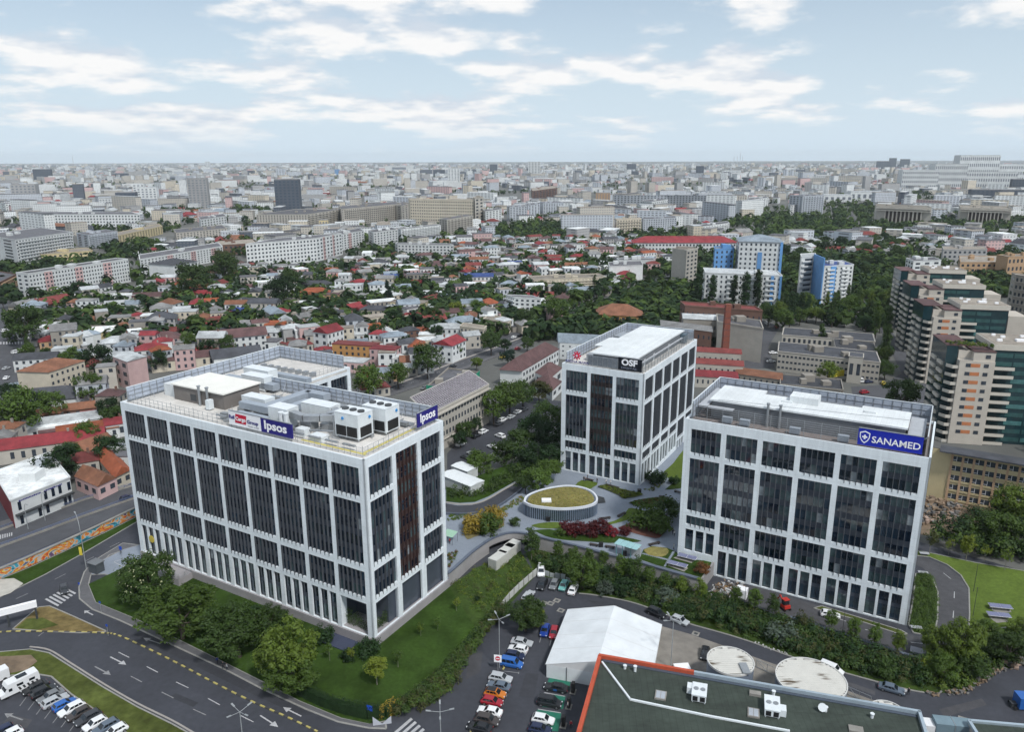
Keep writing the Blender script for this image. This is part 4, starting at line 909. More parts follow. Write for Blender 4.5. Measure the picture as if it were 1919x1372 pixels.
def p_far(i):
    mb, cs = crown_mesh('crown', 120+i, 30, 24, 1.7, .75, sph(4.2, 3.6, 5.4, .4, -.7)); return mk(mb, cs, 6, .3, i, 3)
proto('broad', 4, p_broad); proto('big', 3, p_big); proto('oval', 3, p_oval); proto('poplar', 2, p_pop); proto('conifer', 2, p_con); proto('shrub', 3, p_shrub); proto('sapling', 2, p_sap); proto('far', 4, p_far)
KIND = {'broad': (8.6, 10.0, 5.9), 'big': (8.9, 9.8, 5.4), 'oval': (3.3, 7.2, 4.5), 'poplar': (3.6, 18.0, 9.5), 'conifer': (4.6, 10.5, 4.6), 'shrub': (3.6, 2.5, 1.2), 'sapling': (1.6, 3.7, 2.4), 'far': (9.2, 9.2, 5.2)}
TNAME = {'oval': 'young_tree', 'poplar': 'poplar_tree', 'conifer': 'conifer_tree', 'shrub': 'shrub', 'sapling': 'sapling'}
TREES = []; _tr = random.Random(77); TREE_XY = []
def plant(loc, kind, leaf, sc, label, group=None, rz=None, zs=1.0, idx=None):
    v = PROTO[kind]; cm, tm = v[_tr.randrange(len(v)) if idx is None else idx % len(v)]
    root = thing(TNAME.get(kind, 'tree'), label, 'shrub' if kind == 'shrub' else 'tree', loc, _tr.uniform(0, 6.28) if rz is None else rz, group)
    root.scale = (sc*_tr.uniform(.95, 1.05), sc*_tr.uniform(.95, 1.05), sc*zs)
    c = ob('crown', cm, root); c.material_slots[0].link = 'OBJECT'; c.material_slots[0].material = LEAF[leaf]
    ob('trunk', tm, root); TREE_XY.append((loc[0], loc[1], KIND[kind][0]*sc/2)); return root
def tree_px(px, py, wpx, kind='broad', leaf='mid', label=None, group=None, z=0., zs=1.0, idx=None):
    """crown centre and crown width in photo pixels -> tree standing on level z"""
    W_, H_, C_ = KIND[kind]; sc = 1.0
    for _ in range(5):
        p = G(px, py, z+C_*sc*zs); d = hypot(p.x, p.y); dist = sqrt(d*d+(CAM_H-p.z)**2); depth = p.y*_c-(p.z-CAM_H)*_s
        sc = wpx*depth/F_PX/W_
    return plant((p.x, p.y, z), kind, leaf, sc, label, group, zs=zs, idx=idx)
def blossoms(root, n, mat, s=.16, seed=3, rad=4.3, zc=5.6, rz=4.0):
    r = random.Random(seed); mb = MB()
    for k in range(n):
        d = Vector((r.gauss(0, 1), r.gauss(0, 1), abs(r.gauss(0, 1))*.9-.2)).normalized(); leafquad(mb, (d.x*rad, d.y*rad, zc+d.z*rz), d+Vector((0, 0, .4)), s, r)
    return mb.build('blossom', mat, root, kind='stuff')
def in_poly(x, y, P):
    c = False; n = len(P); j = n-1
    for i in range(n):
        if (P[i][1] > y) != (P[j][1] > y) and x < (P[j][0]-P[i][0])*(y-P[i][1])/(P[j][1]-P[i][1])+P[i][0]: c = not c
        j = i
    return c
def thicket(name, px, h, n, leafs, seed, label, cat='shrubbery', z=0., s=.28, rc=1.0, per=40, world=False, kind='stuff'):
    """undergrowth nobody could count: clumps of leaves over a polygon"""
    r = random.Random(seed); P = px if world else [tuple(G(x, y, z)[:2]) for x, y in px]
    x0, x1 = min(p[0] for p in P), max(p[0] for p in P); y0, y1 = min(p[1] for p in P), max(p[1] for p in P); mb = MB(); k = 0; g = 0
    while k < n and g < n*60:
        g += 1; x, y = r.uniform(x0, x1), r.uniform(y0, y1)
        if not in_poly(x, y, P): continue
        k += 1; hh = h*(.45+.55*(.5+.5*sin(x*.37+seed)*cos(y*.31+seed*2)))*r.uniform(.7, 1.15); mi = r.randrange(len(leafs)); kk = r.uniform(.7, 1.3)
        zt = z+hh*r.random()**.5
        for j in range(int(per*kk)):
            d = Vector((r.gauss(0, 1), r.gauss(0, 1), r.gauss(0, .7))).normalized(); q = Vector((x, y, zt))+d*rc*kk*r.random()**.5
            if q.z < z: q.z = z+.05
            leafquad(mb, q, d*.7+Vector((0, 0, .6)), s, r, mi)
    o = mb.build(name, [LEAF[l] for l in leafs]); tag(o, label, cat, kind=kind); return o
def hedge(px, w, h, leaf, label, z=0., dens=34, s=.16, seed=1):
    r = random.Random(seed); mb = MB(); P = [G(x, y, z) for x, y in px]; c = P[len(P)//2]
    for a, b in zip(P, P[1:]):
        L_ = (b-a).length; d = (b-a).normalized(); q = Vector((-d.y, d.x, 0)); hh = h*r.uniform(.9, 1.1)
        for k in range(int(L_*dens*(w+2*h)/3)):
            t = r.random(); f = r.random()
            if f < .45: off, zz, n = r.uniform(-w/2, w/2), hh, Vector((0, 0, 1))
            elif f < .75: off, zz, n = -w/2, r.uniform(0, hh), -q
            else: off, zz, n = w/2, r.uniform(0, hh), q
            p = a+d*L_*t+q*(off+r.gauss(0, .12))+Vector((0, 0, zz+r.gauss(0, .12)-0))-c; leafquad(mb, p, n+Vector((r.uniform(-.7, .7), r.uniform(-.7, .7), r.uniform(-.2, .8))), s, r)
    t = thing('hedge', label, 'hedge', (c.x, c.y, c.z)); mb.build('foliage', LEAF[leaf], t)
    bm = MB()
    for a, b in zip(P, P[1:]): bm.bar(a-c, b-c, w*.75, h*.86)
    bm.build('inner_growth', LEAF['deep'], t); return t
# --- nearest trees, traced one by one
t = tree_px(276, 1082, 106, 'big', 'dark', 'round dark tree with pale blossom at the corner of the first office block', idx=0, zs=.95); blossoms(t, 110, LEAF['blossom'], .17)
tree_px(336, 1146, 138, 'big', 'mid', 'wide spreading tree second from the junction, beside the first office block', idx=1, zs=.72)
tree_px(444, 1178, 118, 'big', 'dark', 'grey-green broad tree third from the junction, below the first office block', idx=2, zs=.9)
tree_px(505, 1160, 62, 'big', 'dark', 'dark tree tucked against the long facade of the first office block', idx=0, zs=.85)
tree_px(540, 1218, 108, 'big', 'light', 'tall yellow-green tree in the corner garden, last of the row', idx=1, zs=1.12)
tree_px(545, 1262, 92, 'big', 'mid', 'lower leafy tree under the tall yellow-green one in the corner garden', idx=2, zs=.8)
tree_px(705, 1250, 40, 'oval', 'lime', 'small bright oval tree alone on the corner lawn', z=.6, zs=.72)
for i, (x, y, w, l, s) in enumerate(((616, 1216, 18, 'mid', 'pale thin sapling nearest the grey hatch on the corner lawn'), (658, 1222, 15, 'lime', 'narrow lime sapling beside the grey hatch on the corner lawn'), (745, 1228, 18, 'mid', 'thin bare sapling in the middle of the corner lawn'), (788, 1176, 14, 'light', 'thin sapling half way along the corner lawn'), (820, 1166, 13, 'mid', 'thin sapling next to the brown patch of lawn'), (855, 1128, 14, 'lime', 'lime sapling at the far end of the corner lawn'))):
    tree_px(x, y, w, 'sapling', l, s, z=.6)
for i, (x, y, w) in enumerate(((606, 1190, 44), (652, 1228, 30), (690, 1212, 46), (480, 1150, 40), (895, 1122, 12))): tree_px(x, y, w, 'shrub', 'deep', ['dark round shrub against the plinth by the grey hatch', 'small dark shrub beside the grey hatch', 'dark shrub at the sharp corner of the plinth', 'dark shrub under the long facade', 'little round shrub on the meadow strip'][i], z=.7)
# climbers behind the open ground-floor bays of the first office block
def climber(u0, u1, v0, v1, seed, label):
    r = random.Random(seed); mb = MB(); x0, y0 = aw(u0, v0); x1, y1 = aw(u1, v1)
    for k in range(900):
        t = r.random(); hh = 1.2+2.6*abs(sin(t*3+seed))*r.random()+1.2*r.random(); leafquad(mb, (x0+(x1-x0)*t+r.uniform(-.35, .35), y0+(y1-y0)*t+r.uniform(-.35, .35), 2.95+hh*r.random()**.7), (r.uniform(-1, 1), r.uniform(-1, 1), .5), .14, r)
    o = mb.build('climbing_plant', LEAF['dark']); tag(o, label, 'plant')
climber(-8.6, -1.6, 1.6, 1.6, 1, 'climbing plants in the open corner bay facing the road'); climber(-1.4, -1.4, 1.6, 7.4, 2, 'climbing plants in the first open bay of the short side'); climber(-1.4, -1.4, 10, 16, 3, 'climbing plants in the middle open bay of the short side'); climber(-1.4, -1.4, 18.8, 24.6, 4, 'climbing plants in the last open bay of the short side')
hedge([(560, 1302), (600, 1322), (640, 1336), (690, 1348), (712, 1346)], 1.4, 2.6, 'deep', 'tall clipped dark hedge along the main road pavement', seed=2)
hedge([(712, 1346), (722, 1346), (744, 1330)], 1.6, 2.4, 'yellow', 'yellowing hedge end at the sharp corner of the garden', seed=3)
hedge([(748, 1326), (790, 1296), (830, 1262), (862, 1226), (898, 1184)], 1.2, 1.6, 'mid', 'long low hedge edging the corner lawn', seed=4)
thicket('shrub_belt', [(735, 1345), (790, 1300), (830, 1262), (862, 1226), (898, 1184), (938, 1136), (952, 1146), (905, 1200), (872, 1246), (856, 1284), (822, 1316), (760, 1350)], 3.0, 330, ['dark', 'mid', 'dark', 'olive'], 5, 'belt of mixed shrubs between corner lawn and parking lane', s=.2, rc=.9, per=52)
thicket('meadow', [(845, 1100), (893, 1066), (935, 1045), (985, 1035), (1000, 1078), (950, 1125), (905, 1165), (870, 1130)], .8, 300, ['light', 'olive', 'mid', 'lime'], 6, 'tall meadow growth on the slope beside the white containers', 'meadow', z=.3, s=.16, rc=.7, per=26)
thicket('shrub_belt', [(1000, 1045), (1060, 1048), (1150, 1072), (1240, 1094), (1330, 1118), (1400, 1140), (1480, 1170), (1560, 1192), (1640, 1218), (1720, 1244), (1760, 1262), (1730, 1292), (1690, 1284), (1590, 1258), (1493, 1229), (1413, 1200), (1360, 1183), (1286, 1162), (1232, 1141), (1178, 1123), (1114, 1110), (1060, 1085), (1010, 1072)], 3.1, 1150, ['deep', 'dark', 'deep', 'olive', 'dark'], 7, 'dark shrub belt between the service lane and the SANAMED block', s=.24, rc=1.05, per=46)
tree_px(985, 1150, 74, 'big', 'dark', 'broad tree among the parked cars, its left half dark', idx=0, zs=.85)
tree_px(1000, 1155, 44, 'big', 'lime', 'bright lime branches on the right side of the car park tree', idx=2, zs=1.0)
tree_px(1092, 1070, 70, 'big', 'mid', 'broad leafy tree behind the row of four parked cars', idx=1, zs=.9)
OV = [(996, 1012, 33, 'dark'), (1046, 1027, 22, 'mid'), (1075, 1038, 21, 'mid'), (1104, 1042, 21, 'mid'), (1131, 1044, 19, 'mid'), (1166, 1058, 28, 'mid'), (1190, 1062, 30, 'dark'), (1217, 1078, 24, 'mid'), (1246, 1086, 23, 'mid'), (1278, 1094, 23, 'light'), (1313, 1100, 25, 'light'), (1380, 1114, 22, 'mid'), (1415, 1121, 27, 'mid'), (1449, 1130, 25, 'dark'), (1559, 1158, 25, 'mid'), (1601, 1176, 27, 'mid'), (1640, 1186, 26, 'mid'), (1685, 1200, 26, 'light')]
for i, (x, y, w, l) in enumerate(OV):
    wh = ['at the bend of the terrace wall', 'next after the bend of the terrace wall', 'second after the wall bend', 'third after the wall bend, above the broad tree', 'fourth after the wall bend', 'left of the pair below the glass canopy', 'right of the pair below the glass canopy', 'below the stepping stones', 'below the right end of the stepping stones', 'below the rusty grass bed', 'at the far right end of the terrace wall', 'beside the heap of building rubble', 'in front of the first tall shopfronts', 'beside the red digger', 'in front of the white van', 'right of the white van', 'second from the corner of the SANAMED block', 'at the corner of the SANAMED block'][i]
    tree_px(x, y, w, 'oval', l, 'young oval street tree '+wh, 'row of young trees below the terrace', zs=.95)
tree_px(1505, 1160, 22, 'sapling', 'olive', 'thin yellowing sapling behind the spruce-like grey shrub')
for (x, y, w, l, lab) in ((1135, 1102, 34, 'grey', 'silvery shrub beside the broad tree at the car park'), (1170, 1100, 44, 'deep', 'dark mound of a shrub right of the silvery one'), (1248, 1118, 44, 'grey', 'silvery shrub above the lamp post by the tent'), (1468, 1188, 56, 'grey', 'pale grey-green bushy tree in the dark shrub belt'), (1440, 1178, 40, 'dark', 'dark shrub left of the pale bushy tree'), (1660, 1255, 46, 'dark', 'dark shrub above the parked blue saloon'), (1350, 1150, 40, 'deep', 'dark shrub in the belt above the first tank')): tree_px(x, y, w, 'shrub', l, lab)
for (x, y, w, k, l, lab, zs) in ((1765, 1205, 66, 'big', 'light', 'yellow-green tree at the right hand bend of the lane, left one', 1), (1805, 1200, 86, 'big', 'light', 'largest yellow-green tree at the right hand bend of the lane', 1.05), (1770, 1250, 60, 'big', 'mid', 'leafy tree just above the rubble heap', .9), (1740, 1245, 26, 'oval', 'lime', 'small lime tree at the end of the planter wall', .7), (1850, 1180, 46, 'big', 'mid', 'tree at the lower edge of the bright lawn', .8), (1895, 1215, 70, 'big', 'dark', 'dark tree in the lower right thicket', .8), (1820, 1245, 60, 'big', 'dark', 'dark tree above the broken kerb', .85), (1915, 1175, 40, 'broad', 'light', 'light tree at the right edge below the bright lawn', .8)):
    tree_px(x, y, w, k, l, lab, zs=zs)
thicket('shrub_belt', [(1730, 1235), (1790, 1220), (1850, 1190), (1960, 1180), (1990, 1228), (1919, 1240), (1880, 1250), (1800, 1296), (1735, 1290)], 3.0, 260, ['mid', 'dark', 'light', 'dark'], 8, 'overgrown corner between the lane bend and the rubble kerb', s=.26, rc=1.1, per=46)
thicket('hedge_bed', [(1716, 1078), (1732, 1075), (1747, 1087), (1756, 1110), (1755, 1160), (1750, 1181), (1735, 1187), (1714, 1184), (1706, 1170), (1713, 1120)], .9, 240, ['mid', 'dark', 'mid'], 9, 'low clipped ground cover in the rounded bed beside the SANAMED block', 'ground cover', s=.16, rc=.8, per=50)
thicket('wood', [(1738, 1018), (1790, 1010), (1835, 985), (1880, 958), (1960, 925), (2060, 960), (2060, 1075), (1919, 1062), (1850, 1050), (1780, 1035), (1742, 1026)], 9, 420, ['dark', 'deep', 'mid', 'dark'], 10, 'dense dark thicket behind the bright lawn', 'thicket', s=.42, rc=2.0, per=60)
for (x, y, w, k, l, lab) in ((1746, 1008, 24, 'sapling', 'olive', 'first pale sapling in front of the dense thicket'), (1780, 1020, 16, 'sapling', 'lime', 'second thin sapling in front of the dense thicket'), (1815, 1020, 26, 'oval', 'lime', 'bright yellow-green young tree in front of the dense thicket'), (1848, 1032, 18, 'sapling', 'lime', 'thin sapling right of the bright young tree'), (1888, 1040, 22, 'sapling', 'light', 'sapling nearest the right edge before the thicket'), (1905, 945, 70, 'broad', 'light', 'large light tree in front of the yellow block'), (1848, 988, 52, 'broad', 'dark', 'dark tree right of the demolition ground'), (1880, 990, 64, 'broad', 'mid', 'broad tree in the thicket below the yellow block')): tree_px(x, y, w, k, l, lab)
# terrace planting
for (x, y, w, k, l, lab) in ((897, 978, 52, 'shrub', 'yellow', 'golden-yellow shrub in the pointed terrace bed'), (915, 982, 50, 'shrub', 'mid', 'green shrub in front of the golden one on the terrace'), (925, 968, 46, 'shrub', 'yellow', 'orange-tinged shrub at the back of the pointed terrace bed'), (884, 988, 34, 'shrub', 'yellow', 'yellow shrub at the left tip of the pointed bed'), (1064, 990, 34, 'shrub', 'red', 'leftmost purple-red maple in the row beside the pavilion'), (1084, 991, 34, 'shrub', 'red', 'second purple-red maple in the row beside the pavilion'), (1104, 991, 36, 'shrub', 'red', 'third purple-red maple in the row beside the pavilion'), (1126, 988, 38, 'shrub', 'red', 'fourth purple-red maple in the row beside the pavilion'), (1145, 996, 26, 'shrub', 'scarlet', 'bright scarlet maple at the right end of the maple row'), (1171, 996, 24, 'shrub', 'red', 'single dark red shrub right of the maple row'), (1050, 998, 20, 'shrub', 'mid', 'small green shrub at the left end of the maple row'), (1218, 968, 66, 'shrub', 'mid', 'wide green shrub on the red mulch bed'), (1250, 955, 56, 'shrub', 'dark', 'dark shrub behind the wide one beside the SANAMED block'), (1238, 985, 44, 'shrub', 'mid', 'green shrub at the curved wall by the SANAMED block'), (1232, 893, 36, 'shrub', 'deep', 'black-green shrub at the corner of the OSF tower'), (1215, 892, 22, 'shrub', 'deep', 'thin dark shrub beside the corner of the OSF tower'), (1264, 900, 22, 'shrub', 'deep', 'dark shrub on the path between the two right towers'), (965, 978, 22, 'shrub', 'dark', 'flat dark shrub alone on the paving left of the pavilion'), (1316, 1066, 30, 'shrub', 'rust', 'rust coloured grasses at the corner of the solar table lawn')):
    tree_px(x, y, w, k, l, lab, z=TZ)
thicket('flower_bed', [(925, 962), (950, 948), (975, 930), (985, 937), (960, 952), (935, 966)], .6, 70, ['lime', 'light', 'yellow'], 11, 'strip of yellow-green grasses along the ramp', 'grasses', z=TZ, s=.12, rc=.5, per=36)
thicket('flower_bed', [(1122, 913), (1136, 909), (1160, 916), (1190, 923), (1204, 927), (1170, 933), (1160, 927), (1140, 918)], .5, 90, ['lime', 'light', 'olive'], 12, 'yellow-green flower bed in front of the OSF tower', 'flower bed', z=TZ+.3, s=.12, rc=.4, per=34)
thicket('flower_bed', [(1180, 942), (1200, 937), (1230, 933), (1248, 935), (1238, 944), (1215, 951), (1195, 948)], .4, 70, ['olive', 'mid', 'rust'], 13, 'olive planting bed in the middle of the terrace paths', 'flower bed', z=TZ+.3, s=.12, rc=.4, per=34)
thicket('flower_bed', [(1206, 918), (1222, 912), (1248, 885), (1254, 889), (1240, 910), (1228, 922)], .5, 60, ['lime', 'olive'], 14, 'pale bed edging the path beside the OSF tower', 'flower bed', z=TZ, s=.12, rc=.4, per=30)
thicket('flower_bed', [(838, 972), (845, 966), (880, 966), (866, 974), (840, 978)], .6, 40, ['mid', 'light'], 15, 'green bed beside the ramp, next to the first office block', 'flower bed', z=TZ, s=.12, rc=.4, per=34)
thicket('flower_bed', [(838, 1040), (858, 1032), (852, 1050), (840, 1066)], .7, 40, ['mid', 'rust', 'light'], 16, 'mixed flower bed on the paving beside the first office block', 'flower bed', z=TZ, s=.12, rc=.4, per=34)
thicket('wood', [(838, 925), (870, 925), (905, 915), (960, 885), (1020, 862), (1048, 850), (1048, 880), (1010, 890), (960, 905), (900, 930), (850, 936)], 3.2, 200, ['dark', 'mid', 'dark'], 17, 'shrub screen behind the ramp road', 'shrubbery', z=TZ, s=.26, rc=1.1, per=46)
for i, (x, y, w, l, lab) in enumerate(((1008, 895, 54, 'mid', 'grey-green tree left of the pavilion roof'), (1030, 878, 50, 'mid', 'tree between the pavilion and the OSF tower'), (985, 905, 40, 'dark', 'small tree where the ramp meets the pavilion'), (1035, 850, 48, 'deep', 'dark tree against the left side of the OSF tower'))): tree_px(x, y, w, 'broad', l, lab, z=TZ, zs=.8)
# trees between the long hatched-roof building and the OSF tower
for i, (x, y, w, l, lab) in enumerate(((900, 868, 52, 'mid', 'round tree behind the white sheds'), (945, 850, 54, 'dark', 'first of the dark trees along the rear car park'), (975, 830, 58, 'dark', 'second of the dark trees along the rear car park'), (1000, 805, 60, 'deep', 'third of the dark trees along the rear car park'), (1028, 780, 62, 'dark', 'fourth of the dark trees, beside the OSF tower'), (1030, 820, 60, 'deep', 'dark tree low against the OSF tower'), (985, 865, 50, 'deep', 'dark tree above the shrub screen'), (1005, 850, 44, 'deep', 'dark tree in the gap above the ramp'), (925, 755, 62, 'mid', 'large tree at the end of the long hatched-roof building'), (955, 742, 58, 'mid', 'second large tree past the hatched-roof building'), (980, 735, 48, 'dark', 'tree between the hatched-roof building and the brown roofs'), (1010, 730, 40, 'olive', 'yellowing tree beside the brown roofs'), (870, 805, 36, 'dark', 'tree against the front of the hatched-roof building'), (890, 795, 28, 'deep', 'dark round tree near the entrance canopy'), (862, 822, 30, 'deep', 'bushy tree nearest the first block at the hatched-roof building'), (893, 680, 24, 'light', 'single round street tree on the boulevard corner'), (945, 645, 24, 'deep', 'narrow dark tree on the boulevard median'), (952, 668, 30, 'spruce', 'spruce beside the brown roofed hall'), (988, 642, 26, 'dark', 'round dark street tree right of the median'))): tree_px(x, y, w, 'broad', l, lab)
# ------------------------------------------------------------------ cars
TYRE = M('tyre', (.012, .012, .013), .85, .1, 3); RIM = M('rim', (.35, .36, .38), .35, .1, 3, metal=.8)
CARGL = M('car_glass', (.012, .016, .02), .06, .15, 1, spec=.8); LAMPW = M('headlamp', (.6, .62, .64), .15, 0); LAMPR = M('tail_lamp', (.28, .01, .012), .25, 0)
TRIM = M('car_trim', (.02, .02, .022), .55, .1, 1)
def paint(n, c): return M('paint_'+n, c, .28, .03, .5, spec=.6)
PAINTS = {k: paint(k, c) for k, c in dict(white=(.72, .73, .74), silver=(.40, .42, .44), grey=(.16, .17, .18), dark=(.035, .038, .045), black=(.012, .013, .016), navy=(.014, .022, .06), blue=(.02, .11, .38), bluev=(.012, .045, .26), red=(.30, .012, .025), orange=(.50, .15, .012), teal=(.14, .38, .36), brown=(.05, .042, .04), steel=(.10, .13, .17), green=(.05, .2, .1), yellow=(.55, .42, .04)).items()}
CARDEF = {  # length, half width, belt height, roof height, hood length, roof start, roof end, rear drop
 'hatch': (4.1, .87, .92, 1.47, .95, 1.75, 3.55, 4.02), 'sedan': (4.6, .89, .90, 1.43, 1.15, 1.95, 3.45, 4.05), 'suv': (4.5, .92, 1.02, 1.68, 1.0, 1.75, 3.95, 4.42), 'van': (4.6, .92, 1.05, 1.85, .85, 1.55, 4.35, 4.56), 'wagon': (4.6, .89, .92, 1.5, 1.1, 1.9, 4.05, 4.52)}
_wm = {}
def car_meshes(kind):
    """body, cabin glass pieces, lamps – x forward, origin at the middle on the ground"""
    L_, hw, zb, zr, hood, rs, re, rd = CARDEF[kind]
    def X(d): return L_/2-d            # distance from the nose -> local x
    b = MB(); st = [(0, .80, .42, .62), (.12, .93, .24, .72), (.45, 1, .20, .80), (hood, 1, .20, zb-.06), (rs-.1, 1, .20, zb), (L_*.55, 1, .20, zb+.01), (rd-.1, 1, .20, zb+.02), (L_-.25, .99, .22, zb), (L_-.06, .95, .30, zb-.08), (L_, .84, .42, zb-.22)]
    sec = []
    for d, k, z0, z1 in st:
        w = hw*k; x = X(d); sec.append([(x, -w*.86, z0), (x, -w, z0+.22), (x, -w, z1-.16), (x, -w*.90, z1), (x, w*.90, z1), (x, w, z1-.16), (x, w, z0+.22), (x, w*.86, z0)])
    for s0, s1 in zip(sec, sec[1:]):
        for i in range(8): j = (i+1) % 8; b.quad(s0[i], s0[j], s1[j], s1[i])
    b.poly(list(reversed(sec[0]))); b.poly(sec[-1])
    # cabin shell (pillars + roof)
    wb, wt = hw*.90, hw*.74
    base = [(X(hood+.05), zb-.05), (X(rd), zb)]; top = [(X(rs), zr), (X(re), zr-.02)]
    P = lambda x, y, z: (x, y, z)
    v = [P(base[0][0], -wb, base[0][1]), P(base[1][0], -wb, base[1][1]), P(base[1][0], wb, base[1][1]), P(base[0][0], wb, base[0][1]), P(top[0][0], -wt, zr-.04), P(top[1][0], -wt, zr-.05), P(top[1][0], wt, zr-.05), P(top[0][0], wt, zr-.04)]
    b.add(v, ((0, 4, 5, 1), (3, 2, 6, 7), (0, 3, 7, 4), (1, 5, 6, 2)))
    b.add([v[4], v[5], v[6], v[7], P(top[0][0]-.15, -wt*.85, zr+.02), P(top[1][0]+.1, -wt*.85, zr), P(top[1][0]+.1, wt*.85, zr), P(top[0][0]-.15, wt*.85, zr+.02)], ((0, 4, 5, 1), (1, 5, 6, 2), (2, 6, 7, 3), (3, 7, 4, 0), (4, 7, 6, 5)))
    def face(idx, a0, a1, b0, b1, out):
        p = [Vector(v[i]) for i in idx]      # bottom-left, bottom-right, top-right, top-left
        def at(s, t): return p[0].lerp(p[1], s).lerp(p[3].lerp(p[2], s), t)
        q = [at(a0, b0), at(a1, b0), at(a1, b1), at(a0, b1)]; n = (q[1]-q[0]).cross(q[3]-q[0]).normalized()
        if n.dot(Vector(out)) < 0: n = -n; q = q[::-1]
        return [x+n*.012 for x in q]
    gl = {}
    m = MB(); m.poly(face((0, 3, 7, 4), .06, .94, .12, .94, (1, 0, .5))); gl['windscreen'] = m
    m = MB(); m.poly(face((2, 1, 5, 6), .08, .92, .25, .92, (-1, 0, .3))); gl['rear_window'] = m
    out = []
    for s, idx in ((-1, (1, 0, 4, 5)), (1, (3, 2, 6, 7))):
        for a0, a1 in ((.10, .36), (.39, .64), (.67, .86)):
            m = MB(); m.poly(face(idx, a0, a1, .18, .88, (0, s, .2))); out.append(m)
    sides = out
    body = b.mesh('body', TRIM); pieces = [('windscreen', gl['windscreen'].mesh('windscreen', CARGL)), ('rear_window', gl['rear_window'].mesh('rear_window', CARGL))]+[('side_window', x.mesh('side_window', CARGL)) for x in sides]
    for s in (-1, 1):
        m = MB(); m.box(X(.16), s*hw*.50, .60, X(.02), s*hw*.84, .74); pieces.append(('headlight', m.mesh('headlight', LAMPW)))
        m = MB(); m.box(X(L_-.10), s*hw*.56, zb-.30, X(L_+.0), s*hw*.88, zb-.10); pieces.append(('tail_light', m.mesh('tail_light', LAMPR)))
    for xw in (X(.82), X(L_-.85)):
        for s in (-1, 1):
            w = MB(); w.tube((0, -.1, 0), (0, .1, 0), .33, 14); wm = w.mesh('wheel', TYRE); r = MB(); r.tube((0, s*.1, 0), (0, s*.115, 0), .2, 10); pieces.append(('wheel', wm, (xw, s*(hw-.09), .33), r.mesh('rim', RIM)))
    return body, pieces
_cm = {k: car_meshes(k) for k in CARDEF}
def car(px, py, ang, kind, col, label, group=None, z=0.0, roof=None, full=True, world=False):
    p = G(px, py, z+.6) if not world else Vector((px, py, z)); body, pieces = _cm[kind]
    t = thing('parked_car' if group and 'park' in group else 'car', label, 'van' if kind == 'van' else 'car', (p.x, p.y, z), ang, group)
    o = ob('body', body, t); o.material_slots[0].link = 'OBJECT'; o.material_slots[0].material = PAINTS[col]
    for pc in pieces:
        if not full and pc[0] in ('headlight', 'tail_light'): continue
        q = ob(pc[0], pc[1], t)
        if len(pc) > 2:
            q.location = pc[2]
            if full: ob('rim', pc[3], q)
    if roof:
        L_, hw, zb, zr, hood, rs, re, rd = CARDEF[kind]; m = MB(); m.box(L_/2-rs-.1, -hw*.70, zr-.03, L_/2-re+.05, hw*.70, zr+.035); m.build('roof_panel', PAINTS[roof], t)
    return t
def dir_px(a, b): p, q = G(*a), G(*b); return atan2(q.y-p.y, q.x-p.x)
# middle car park, left row (noses to the right or left as in the photograph)
colA = dir_px((900, 1364), (978, 1204)); hd = colA-pi/2
ROWL = [(978, 1204, 'sedan', 'silver', 1, 'silver car half under the tree, first of the left row'), (971, 1217, 'hatch', 'white', -1, 'white hatchback below the half hidden silver car'), (965, 1229, 'hatch', 'navy', 1, 'dark blue hatchback behind the bright blue van'), (959, 1244, 'van', 'blue', 1, 'bright blue boxy van by the no-entry sign'), (938, 1271, 'wagon', 'silver', 1, 'pale silver estate car below the gap in the row'), (935, 1286, 'sedan', 'steel', -1, 'dark slate saloon above the orange car'), (928, 1300, 'hatch', 'orange', 1, 'orange hatchback with a black roof'), (922, 1315, 'hatch', 'red', 1, 'red hatchback in the left row'), (918, 1334, 'sedan', 'white', -1, 'white rounded car below the red hatchback'), (913, 1350, 'suv', 'brown', 1, 'dark brown car with pale roof bars'), (899, 1364, 'sedan', 'black', -1, 'black saloon at the bottom of the left row')]
for x, y, k, c, s, lab in ROWL: car(x, y, hd if s > 0 else hd+pi, k, c, lab, 'cars parked in the middle car park', roof='black' if c == 'orange' else None)
hr = dir_px((1020, 1299), (1059, 1306))
for x, y, k, c, s, lab in ((1042, 1289, 'sedan', 'black', -1, 'black saloon with a blue door emblem in the upper green bay'), (1030, 1317, 'van', 'black', 1, 'large black people carrier between the green bays'), (1018, 1349, 'hatch', 'white', 1, 'white hatchback in the lower green bay'), (1012, 1367, 'hatch', 'navy', 1, 'dark blue car at the bottom of the green bays')):
    t = car(x, y, hr if s > 0 else hr+pi, k, c, lab, 'cars parked in the middle car park')
    if c == 'black' and k == 'sedan':
        m = MB(); m.box(-.35, .90, .45, .35, .915, .85); m.build('door_emblem', PAINTS['blue'], t)
